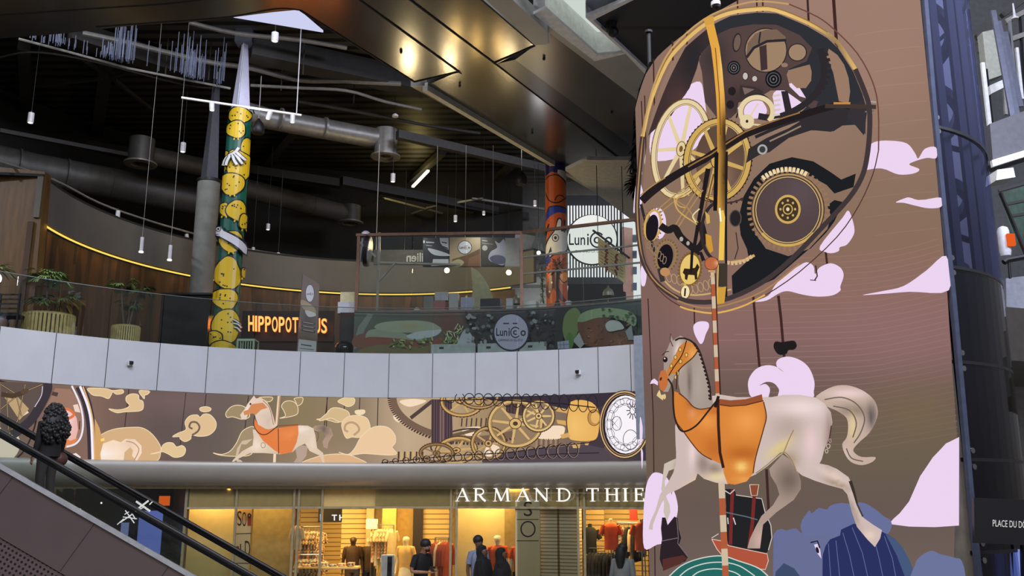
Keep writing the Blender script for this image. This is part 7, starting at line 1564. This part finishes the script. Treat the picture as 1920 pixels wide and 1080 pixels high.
# shoppers
def spotat(px, Y): v = ray(px, 1000) * (Y / ray(px, 1000).y); d = (Y * CP + ZF * .4 * SP); x = (px - 960) / F * (Y * CP + -1.1 * SP); return Vector((x, Y, ZF))
Mt = mat('black_tshirt', (14, 15, 20), .8); Mj = mat('dark_jeans', (26, 30, 42), .8)
r, J, k = figure('person', spotat(789, 20.0), R_(50), 1.85, M_skin, arm_pose={'elr': (.27, -.02, 1.15), 'wrr': (.14, -.26, 1.16), 'ell': (-.27, -.02, 1.15), 'wrl': (-.1, -.28, 1.14)}, lean=.07, head_pitch=1.2, label='person in black t-shirt looking down at a phone, in front of the shop door', cat='person')
shirt(r, J, k, Mt); trousers(r, J, k, Mj); shoes(r, J, k); hair(r, J, k, beard=True)
ph = obj('phone', MB().box(-.035, .035, -.006, .006, -.07, .07), M_black); ph.location = r.location + Matrix.Rotation(R_(50), 3, 'Z') @ Vector((.02, -.37, 1.22)); ph.rotation_euler = (R_(-50), 0, R_(50)); tag(ph, 'dark phone held by the person in the black t-shirt', 'phone')
r, J, k = figure('person', spotat(897, 20.9), R_(35), 1.86, M_skind, label='bearded person in a pale shirt half hidden behind two people in black robes', cat='person'); shirt(r, J, k, mat('pale_shirt', (120, 128, 150), .8)); trousers(r, J, k, Mj); shoes(r, J, k); hair(r, J, k, beard=True)
M_robe = mat('black_robe', (9, 9, 13), .85)
def robed(px, Y, H, yaw, lab, wide=1.):
    r, J, k = figure('person', spotat(px, Y), yaw, H, M_skind, label=lab, cat='person', arm_pose={'elr': (.2, -.06, 1.12), 'wrr': (.08, -.2, 1.05), 'ell': (-.2, -.06, 1.12), 'wrl': (-.08, -.2, 1.05)})
    mb = loft([(0, .03, .05, .33 * wide, .27), (0, .03, .5, .28 * wide, .23), (0, .01, .95, .23 * wide, .2), (0, 0, 1.25, .235 * wide, .19), (0, 0, 1.4, .22, .15), (0, 0, 1.47, .13, .11)], 20)
    obj('robe', scaleMB(mb, k), M_robe, r, smooth=True, local=True); shirt(r, J, k, M_robe, 'robe_sleeves', True, 1.0)
    h = Vector(J['hed']); mb = loft([(0, .03, 1.18, .2, .17), (0, .02, 1.34, .2, .16), (0, .02, 1.44, .15, .13), (0, .035, 1.52, .105, .11), (0, .05, 1.6, .112, .108), (0, .045, 1.68, .108, .11), (0, .03, 1.74, .075, .085), (0, .03, 1.765, .02, .02)], 18)
    obj('headscarf', scaleMB(mb, k), M_robe, r, smooth=True, local=True); shoes(r, J, k)
robed(906, 20.0, 1.72, R_(60), 'person in black robe and headscarf, left of the two robed figures'); robed(942, 19.8, 1.68, R_(75), 'person in a wide black robe and headscarf, right of the two robed figures', 1.25)
r, J, k = figure('person', spotat(1166, 19.6), R_(150), 1.76, M_skind, label='person in a grey jacket with dark hair walking past near the tower', cat='person', lean=.05, face=False); shirt(r, J, k, mat('grey_jacket', (110, 114, 112), .7), 'jacket', True, .82, 1.12); trousers(r, J, k, Mj); shoes(r, J, k); hair(r, J, k)
obj('long_hair', scaleMB(loft([(0, .1, 1.3, .06, .04), (0, .11, 1.45, .1, .06), (0, .08, 1.6, .11, .09), (0, .05, 1.7, .09, .09)], 12), k), M_hair, r, smooth=True, local=True)
# mannequins
M_ot = mat('orange_tshirt', (206, 84, 30), .8)
def mann(px, Rr, H, yaw, lab, top=None, bot=None, face=False, skin=None, zf=ZF, name='mannequin'):
    p = ringat(px, Rr, zf + .04); r, J, k = figure(name, p, yaw, H, skin or M_mann, label=lab, cat='mannequin', face=False, hands=True)
    obj('base_plate', MB().lathe((0, 0, -.04), [(.2, 0), (.2, .03), (.03, .045)], 20), M_steel, r, local=True)
    if top: shirt(r, J, k, top)
    if bot: trousers(r, J, k, bot)
    return r, J, k
mann(933, 10.85, 1.83, R_(5), 'bald cream mannequin in orange t-shirt, left of the pair in the window', M_ot, Mj); mann(977, 10.8, 1.82, R_(-8), 'bald cream mannequin in orange t-shirt and dark trousers, before the S O banner', M_ot, mat('black_trousers', (18, 18, 22), .8))
M_beige = mat('beige_top', (206, 168, 96), .8); M_brn = mat('brown_outfit', (74, 54, 36), .8); M_skirt = mat('white_skirt', (226, 214, 180), .8)
mann(663, 12.2, 1.72, R_(10), 'dark mannequin in brown outfit inside the shop door, leftmost of those beside the white lampshade', M_brn, M_brn, skin=mat('dark_mannequin', (66, 46, 30), .5)); mann(694, 12.3, 1.7, R_(-10), 'cream mannequin in brown top below the white lampshade', M_brn, Mj)
r, J, k = mann(762, 11.6, 1.76, R_(-20), 'cream mannequin in mustard top and white skirt right of the door', M_beige, None); obj('skirt', scaleMB(loft([(0, 0, .55, .2, .18), (0, 0, .8, .18, .15), (0, 0, 1.0, .15, .12)]), k), M_skirt, r, smooth=True, local=True)
# garments
def garment(name, p, w_, h_, yaw, m, lab, long=False, hanger=True):
    e_ = empty(name, p, lab, 'clothing'); e_.rotation_euler = (0, 0, yaw)
    mb = loft([(0, 0, -h_, w_ * .55, .05), (0, 0, -h_ * .5, w_ * .47, .055), (0, 0, -.12, w_ * .5, .05), (0, 0, -.04, w_ * .36, .04), (0, 0, 0, w_ * .12, .03)], 14)
    for s_ in (-1, 1): mb.tube([(s_ * w_ * .42, 0, -.07), (s_ * w_ * .62, 0, -.22), (s_ * w_ * .66, 0, -.55 if long else -.3)], [.05, .05, .045], 8)
    obj('fabric', mb, m, e_, smooth=True, local=True)
    obj('hanger_hook', MB().tube([(0, 0, 0), (0, 0, .05), (.02, 0, .08), (0, 0, .1)], .006, 6), M_steel, e_, local=True); return e_
def busy(name, c1, c2, sc=22):
    m = mat(name, c1, .8, var=.4, scale=sc); cr_ = [n_ for n_ in m.node_tree.nodes if n_.type == 'VALTORGB'][0]; cr_.color_ramp.elements[0].color = (*lin(c1), 1); cr_.color_ramp.elements[1].color = (*lin(c2), 1); cr_.color_ramp.elements[0].position = .45; cr_.color_ramp.elements[1].position = .55; return m
FL = [busy('floral_rust', (190, 120, 70), (226, 204, 160)), busy('floral_brown', (96, 64, 40), (206, 176, 130)), busy('floral_sage', (120, 124, 90), (214, 196, 150)), busy('floral_grey', (80, 76, 72), (190, 176, 150))]
RU = mat('rust_cloth', (140, 56, 30), .8); BKc = mat('black_cloth', (16, 15, 17), .85); CRc = mat('cream_cloth', (216, 196, 150), .8)
def rack(x0, x1, Rr, ztop_y, mats_, w_, h_, lab, glab, long=False, n=6):
    a, b_ = ringat(x0, Rr, 0), ringat(x1, Rr, 0); z = zat((x0 + x1) / 2, ztop_y, Rr); e_ = empty('clothes_rack', ((a.x + b_.x) / 2, (a.y + b_.y) / 2, ZF), lab, 'rack')
    obj('top_bar', MB().tube([(a.x, a.y, z), (b_.x, b_.y, z)], .014, 8), M_steel, e_)
    for q in (a, b_): obj('upright', MB().tube([(q.x, q.y, ZF), (q.x, q.y, z)], .014, 8), M_steel, e_); obj('foot', MB().box(q.x - .03, q.x + .03, q.y - .2, q.y + .2, ZF, ZF + .03), M_steel, e_)
    for i in range(n):
        t = (i + .5) / n; p = a.lerp(b_, t); ordn = ['first', 'second', 'third', 'fourth', 'fifth', 'sixth', 'seventh', 'eighth'][i]
        garment('hanging_garment', (p.x, p.y, z - .1), w_, h_ * (1 + .12 * sin(i * 2.3)), R_(62), mats_[i % len(mats_)], f'{ordn} garment on the {glab}', long)
rack(568, 602, 11.9, 988, [FL[0], FL[3], FL[1]], .42, .75, 'clothes rack of patterned tops at the left side of the shop door', 'tall rack of patterned tops left in the shop door')
rack(566, 606, 11.3, 1040, [FL[3], FL[2], FL[1]], .42, .75, 'low clothes rack of muted patterned tops just inside the glass', 'low rack of patterned tops just inside the glass')
rack(704, 738, 12.0, 984, [FL[0], CRc, FL[0], FL[2]], .4, .8, 'clothes rack of pink-floral dresses in the middle of the shop door', 'rack of pink-floral dresses in the shop door')
rack(816, 842, 11.3, 1008, [RU, RU, CRc, RU], .42, .95, 'clothes rack of rust-red garments behind the person with the phone', 'rust-red rack near the person with the phone', True)
rack(1103, 1150, 11.6, 1028, [BKc, BKc, mat('charcoal_cloth', (40, 38, 40), .85)], .44, .8, 'low rack of black garments at the right display', 'low rack of black garments in the right display', True, 7)
rack(1158, 1208, 11.9, 980, [BKc, FL[3], BKc, CRc], .42, .75, 'upper rack of dark trousers and tops in the right display', 'upper rack of dark clothes in the right display', True, 6)
for x, y, Rr, m_, lab in [(1145, 975, 11.3, M_ot, 'orange t-shirt displayed on a bust form, left one in the right display'), (1202, 975, 11.2, M_ot, 'orange t-shirt on a bust form close to the tower edge'), (1106, 984, 11.7, BKc, 'single black coat hanging at the left of the right display')]:
    p = Cyl(AC, Rr).at(x, y + 4); e_ = empty('bust_form' if m_ is M_ot else 'hanging_coat', (p.x, p.y, ZF), lab, 'bust' if m_ is M_ot else 'clothing')
    mb = loft([(p.x, p.y, p.z - .62, .16, .11), (p.x, p.y, p.z - .35, .15, .11), (p.x, p.y, p.z - .12, .19, .12), (p.x, p.y, p.z - .03, .12, .09), (p.x, p.y, p.z, .06, .06)]); 
    for s_ in (-1, 1): mb.tube([(p.x + s_ * .15, p.y, p.z - .08), (p.x + s_ * .24, p.y, p.z - .28)], [.07, .06], 10)
    obj('shirt', mb, m_, e_, smooth=True); obj('neck', MB().lathe((p.x, p.y, p.z - .01), [(.05, 0), (.045, .08), (.0, .09)], 14), M_mann if m_ is M_ot else M_black, e_, smooth=True); obj('stand', MB().tube([(p.x, p.y, ZF), (p.x, p.y, p.z - .6)], .02, 8), M_steel, e_); obj('foot', MB().lathe((p.x, p.y, ZF), [(.16, 0), (.15, .03)], 18), M_steel, e_)
s_ = Cyl(AC, 12.0); a, b_ = s_.px2uv(1180, 953), s_.px2uv(1195, 976); o = obj('red_sale_sign', MB().arc(AC, [(12.0, b_[1]), (12.02, b_[1]), (12.02, .1), (12.0, .1)], a[0] / 12, b_[0] / 12, 2), mat('red_card', (196, 44, 26), .5)); tag(o, 'small hanging red sale card above the right display', 'sign')
# lampshade, gate, counter, shelf
p = Cyl(AC, 12.0).at(697, 992); e_ = empty('floor_lamp', (p.x, p.y, ZF), 'floor lamp with square white shade inside the shop door', 'lamp'); obj('lamp_shade', MB().box(p.x - .13, p.x + .13, p.y - .13, p.y + .13, p.z, p.z + .24), mat('white_shade', (246, 232, 196), .6, emit=(255, 226, 170), es=.5), e_, bevel=.01); obj('pole', MB().tube([(p.x, p.y, ZF), (p.x, p.y, p.z)], .014, 8), M_steel, e_); obj('base', MB().lathe((p.x, p.y, ZF), [(.15, 0), (.14, .02)], 18), M_steel, e_)
p = ringat(729, 10.7, ZF); zt_ = zat(729, 1040, 10.7); e_ = empty('anti_theft_gate', p, 'white anti-theft gate with black inset by the shop door', 'gate'); obj('gate_panel', MB().box(p.x - .16, p.x + .16, p.y - .03, p.y + .03, ZF, zt_), M_lampw, e_, bevel=.02); obj('black_inset', MB().box(p.x - .01, p.x + .1, p.y - .036, p.y - .03, ZF + .15, zt_ - .04), M_black, e_)
p = ringat(620, 11.0, ZF); e_ = empty('display_table', p, 'low pale display table just inside the shop door', 'table'); zt_ = zat(620, 1062, 11.0); obj('table_top', MB().box(p.x - .7, p.x + .7, p.y - .25, p.y + .25, zt_ - .04, zt_), M_cream, e_)
for sx in (-.65, .65):
    for sy in (-.2, .2): obj('leg', MB().box(p.x + sx - .02, p.x + sx + .02, p.y + sy - .02, p.y + sy + .02, ZF, zt_ - .04), M_steel, e_)
for k in range(6):
    o = obj('folded_shirt', MB().box(p.x - .62 + k * .21, p.x - .46 + k * .21, p.y - .15, p.y + .12, zt_, zt_ + .05 + .02 * (k % 3)), FL[k % 4], bevel=.01); tag(o, f'{["first","second","third","fourth","fifth","sixth"][k]} stack of folded shirts from the left on the low display table', 'clothing')
p = ringat(557, 10.7, ZF); z_ = zat(556, 985, 10.7); garment('hanging_garment', (p.x, p.y, z_), .22, .55, 0, CRc, 'slim cream garment hanging beside the door post at left of the shop door')

# ================================================================ ESCALATOR
Y0, Y1 = 16.2, 17.45
ea, eb_ = atY(0, 872, Y0), atY(362, 1080, Y0); sl = (eb_.z - ea.z) / (eb_.x - ea.x)
X0, X1 = atY(-260, 800, Y0).x, atY(620, 1200, Y0).x
def zl_(x, off=0): return ea.z + (x - ea.x) * sl + off
es = empty('escalator', (ea.x, Y0, ZF), 'long escalator climbing to the left with black handrails, glass sides and brown-grey cladding', 'escalator')
M_clad = mat('brown_grey_cladding', (96, 82, 82), .38, .25, var=.02, scale=1.5)
# perforated panel material
M_perf, nt, b = newmat('perforated_cladding'); b.inputs['Roughness'].default_value = .45; b.inputs['Metallic'].default_value = .2
tc = nt.nodes.new('ShaderNodeTexCoord'); mp = nt.nodes.new('ShaderNodeMapping'); mp.inputs['Rotation'].default_value = (0, math.atan(sl), 0); mp.inputs['Scale'].default_value = (12.5, 1, 12.5)
nt.links.new(tc.outputs['Object'], mp.inputs[0]); vf = nt.nodes.new('ShaderNodeVectorMath'); vf.operation = 'FRACTION'; nt.links.new(mp.outputs[0], vf.inputs[0])
sb = nt.nodes.new('ShaderNodeVectorMath'); sb.operation = 'SUBTRACT'; sb.inputs[1].default_value = (.5, 0, .5); nt.links.new(vf.outputs[0], sb.inputs[0]); ml = nt.nodes.new('ShaderNodeVectorMath'); ml.operation = 'MULTIPLY'; ml.inputs[1].default_value = (1, 0, 1); nt.links.new(sb.outputs[0], ml.inputs[0])
ln_ = nt.nodes.new('ShaderNodeVectorMath'); ln_.operation = 'LENGTH'; nt.links.new(ml.outputs[0], ln_.inputs[0]); cr = nt.nodes.new('ShaderNodeValToRGB'); cr.color_ramp.interpolation = 'CONSTANT'
cr.color_ramp.elements[0].color = (*lin((26, 22, 24)), 1); cr.color_ramp.elements[1].position = .27; cr.color_ramp.elements[1].color = (*lin((96, 82, 82)), 1); nt.links.new(ln_.outputs['Value'], cr.inputs[0]); nt.links.new(cr.outputs[0], b.inputs['Base Color'])
h1 = 1.12
def sheet(y, x0, x1, o0, o1, th): return MB().prism([(x0, y, zl_(x0, o0)), (x1, y, zl_(x1, o0)), (x1, y, zl_(x1, o1)), (x0, y, zl_(x0, o1))], (0, th, 0))
obj('upper_cladding', sheet(Y0 - .02, X0, X1, -h1, -.03, .03), M_clad, es)
obj('lower_perforated_cladding', sheet(Y0 - .0, X0, X1, -h1 - 1.9, -h1 - .015, .03), M_perf, es)
for (xa, ya) in [(25, 895), (178, 982), (318, 1060)]:
    p = atY(xa, ya, Y0); obj('panel_seam', MB().bar((p.x, Y0 - .022, p.z), (p.x - .5, Y0 - .022, zl_(p.x - .5, -h1 + .02)), .012, .006), M_joint, es)
obj('trim_strip', sheet(Y0 - .05, X0, X1, -.05, .03, .08), mat('bright_aluminium_trim', (210, 212, 218), .3, .6), es)
obj('far_cladding', sheet(Y1, X0, X1, -h1 - 1.2, -.42, .04), M_clad, es); obj('underside', MB().add([(X0, Y0, zl_(X0, -h1 - 1.2)), (X1, Y0, zl_(X1, -h1 - 1.2)), (X1, Y1, zl_(X1, -h1 - 1.2)), (X0, Y1, zl_(X0, -h1 - 1.2))], [(0, 1, 2, 3)]), M_clad, es)
ha = atY(0, 809, Y0); hoff = ha.z - zl_(ha.x); hb = atY(525, 1080, Y0)
for yy, nm in ((Y0, 'near'), (Y1, 'far')):
    obj('glass_side', sheet(yy - .005, X0, X1, .0 if yy == Y0 else -.42, hoff - .05, .01), M_balu, es)
    obj('handrail', MB().tube([(X0, yy, zl_(X0, hoff)), (X1, yy, zl_(X1, hoff))], .038, 10), M_black, es, smooth=True)
    obj('handrail_track', sheet(yy - .02, X0, X1, hoff - .1, hoff - .045, .04), M_dsteel, es)
obj('inner_rail', MB().tube([(X0, Y1 - .06, zl_(X0, hoff - .3)), (X1, Y1 - .06, zl_(X1, hoff - .3))], .02, 8), M_dsteel, es)
xs_ = X0; sw = .4; nst = int((X1 - X0) / sw); rise = -sl * sw
for i in range(nst):
    x = X0 + i * sw; z = zl_(x + sw) - .34
    obj('step', MB().box(x, x + sw + .02, Y0 + .12, Y1 - .12, z - .26, z), stripes('ribbed_step', (70, 70, 74), (24, 24, 26), 20, 'Y', .4, .5, .5, .4) if i == 0 else bpy.data.materials['ribbed_step'], es)
# painted marks on the near glass
pg = Pln((0, Y0 - .012, 0)); D = Art(pg, .0005, .0); dm = empty('glass_decal', pg.at(262, 980), 'white crossed-stroke marks stuck on the near glass of the escalator', 'decal')
for t, w_ in [('725,682 800,735', 9), ('722,732 792,678', 8), ('796,700 812,684', 5), ('640,795 728,735', 5), ('655,765 730,775', 4), ('668,730 716,798', 5), ('690,722 722,778', 5), ('625,806 660,775', 4), ('712,742 770,712', 4), ('664,752 700,730', 4)]: D.stroke(c5(t), w_ / 2.3, (232, 236, 226))
D.build('white_strokes', attrmat('white_decal', False, .6), dm)
# rider
rp = atY(86, 925, 16.85); st_x = rp.x; i = int((st_x - X0) / sw); zstep = zl_(X0 + i * sw + sw) - .34
r, J, k = figure('person', (X0 + (i + .5) * sw, 16.8, zstep), R_(-118), 1.8, M_skin, label='person with long curly dark hair in black riding the escalator, seen from behind', cat='person', face=False)
shirt(r, J, k, mat('black_jacket', (8, 7, 9), .8), 'jacket', True, .86, 1.28); trousers(r, J, k, mat('dark_brown_trousers', (34, 26, 26), .8)); shoes(r, J, k); hair(r, J, k)
mb = MB(); r_ = random.Random(3)
mb = loft([(0, .12, 1.12, .16, .05), (0, .14, 1.25, .24, .1), (0, .12, 1.42, .25, .14), (0, .08, 1.55, .19, .15), (0, .05, 1.66, .15, .14), (0, .03, 1.75, .1, .1), (0, .03, 1.785, .03, .03)], 18)
RG = [(1.1, .12, .16, .05), (1.25, .14, .24, .1), (1.42, .12, .25, .14), (1.55, .08, .19, .15), (1.66, .05, .15, .14), (1.78, .03, .06, .06)]
for q in range(330):
    a = r_.random() * 2 * pi; z = r_.uniform(1.1, 1.77)
    for (za, ca, xa, ya), (zc_, cb_, xb_, yb_) in zip(RG, RG[1:]):
        if za <= z <= zc_: t = (z - za) / (zc_ - za); cy_, rx, ry = ca + (cb_ - ca) * t, xa + (xb_ - xa) * t, ya + (yb_ - ya) * t
    if sin(a) > -.35: mb.ball((rx * cos(a), cy_ + ry * sin(a), z), r_.uniform(.022, .042), 8)
obj('curly_hair', scaleMB(mb, k), M_hair, r, smooth=True, local=True)
obj('handbag', scaleMB(MB().ball((-.2, .05, .82), .14, 14, (1, .6, .9)), k), mat('brown_bag', (70, 40, 34), .5), r, smooth=True, local=True)
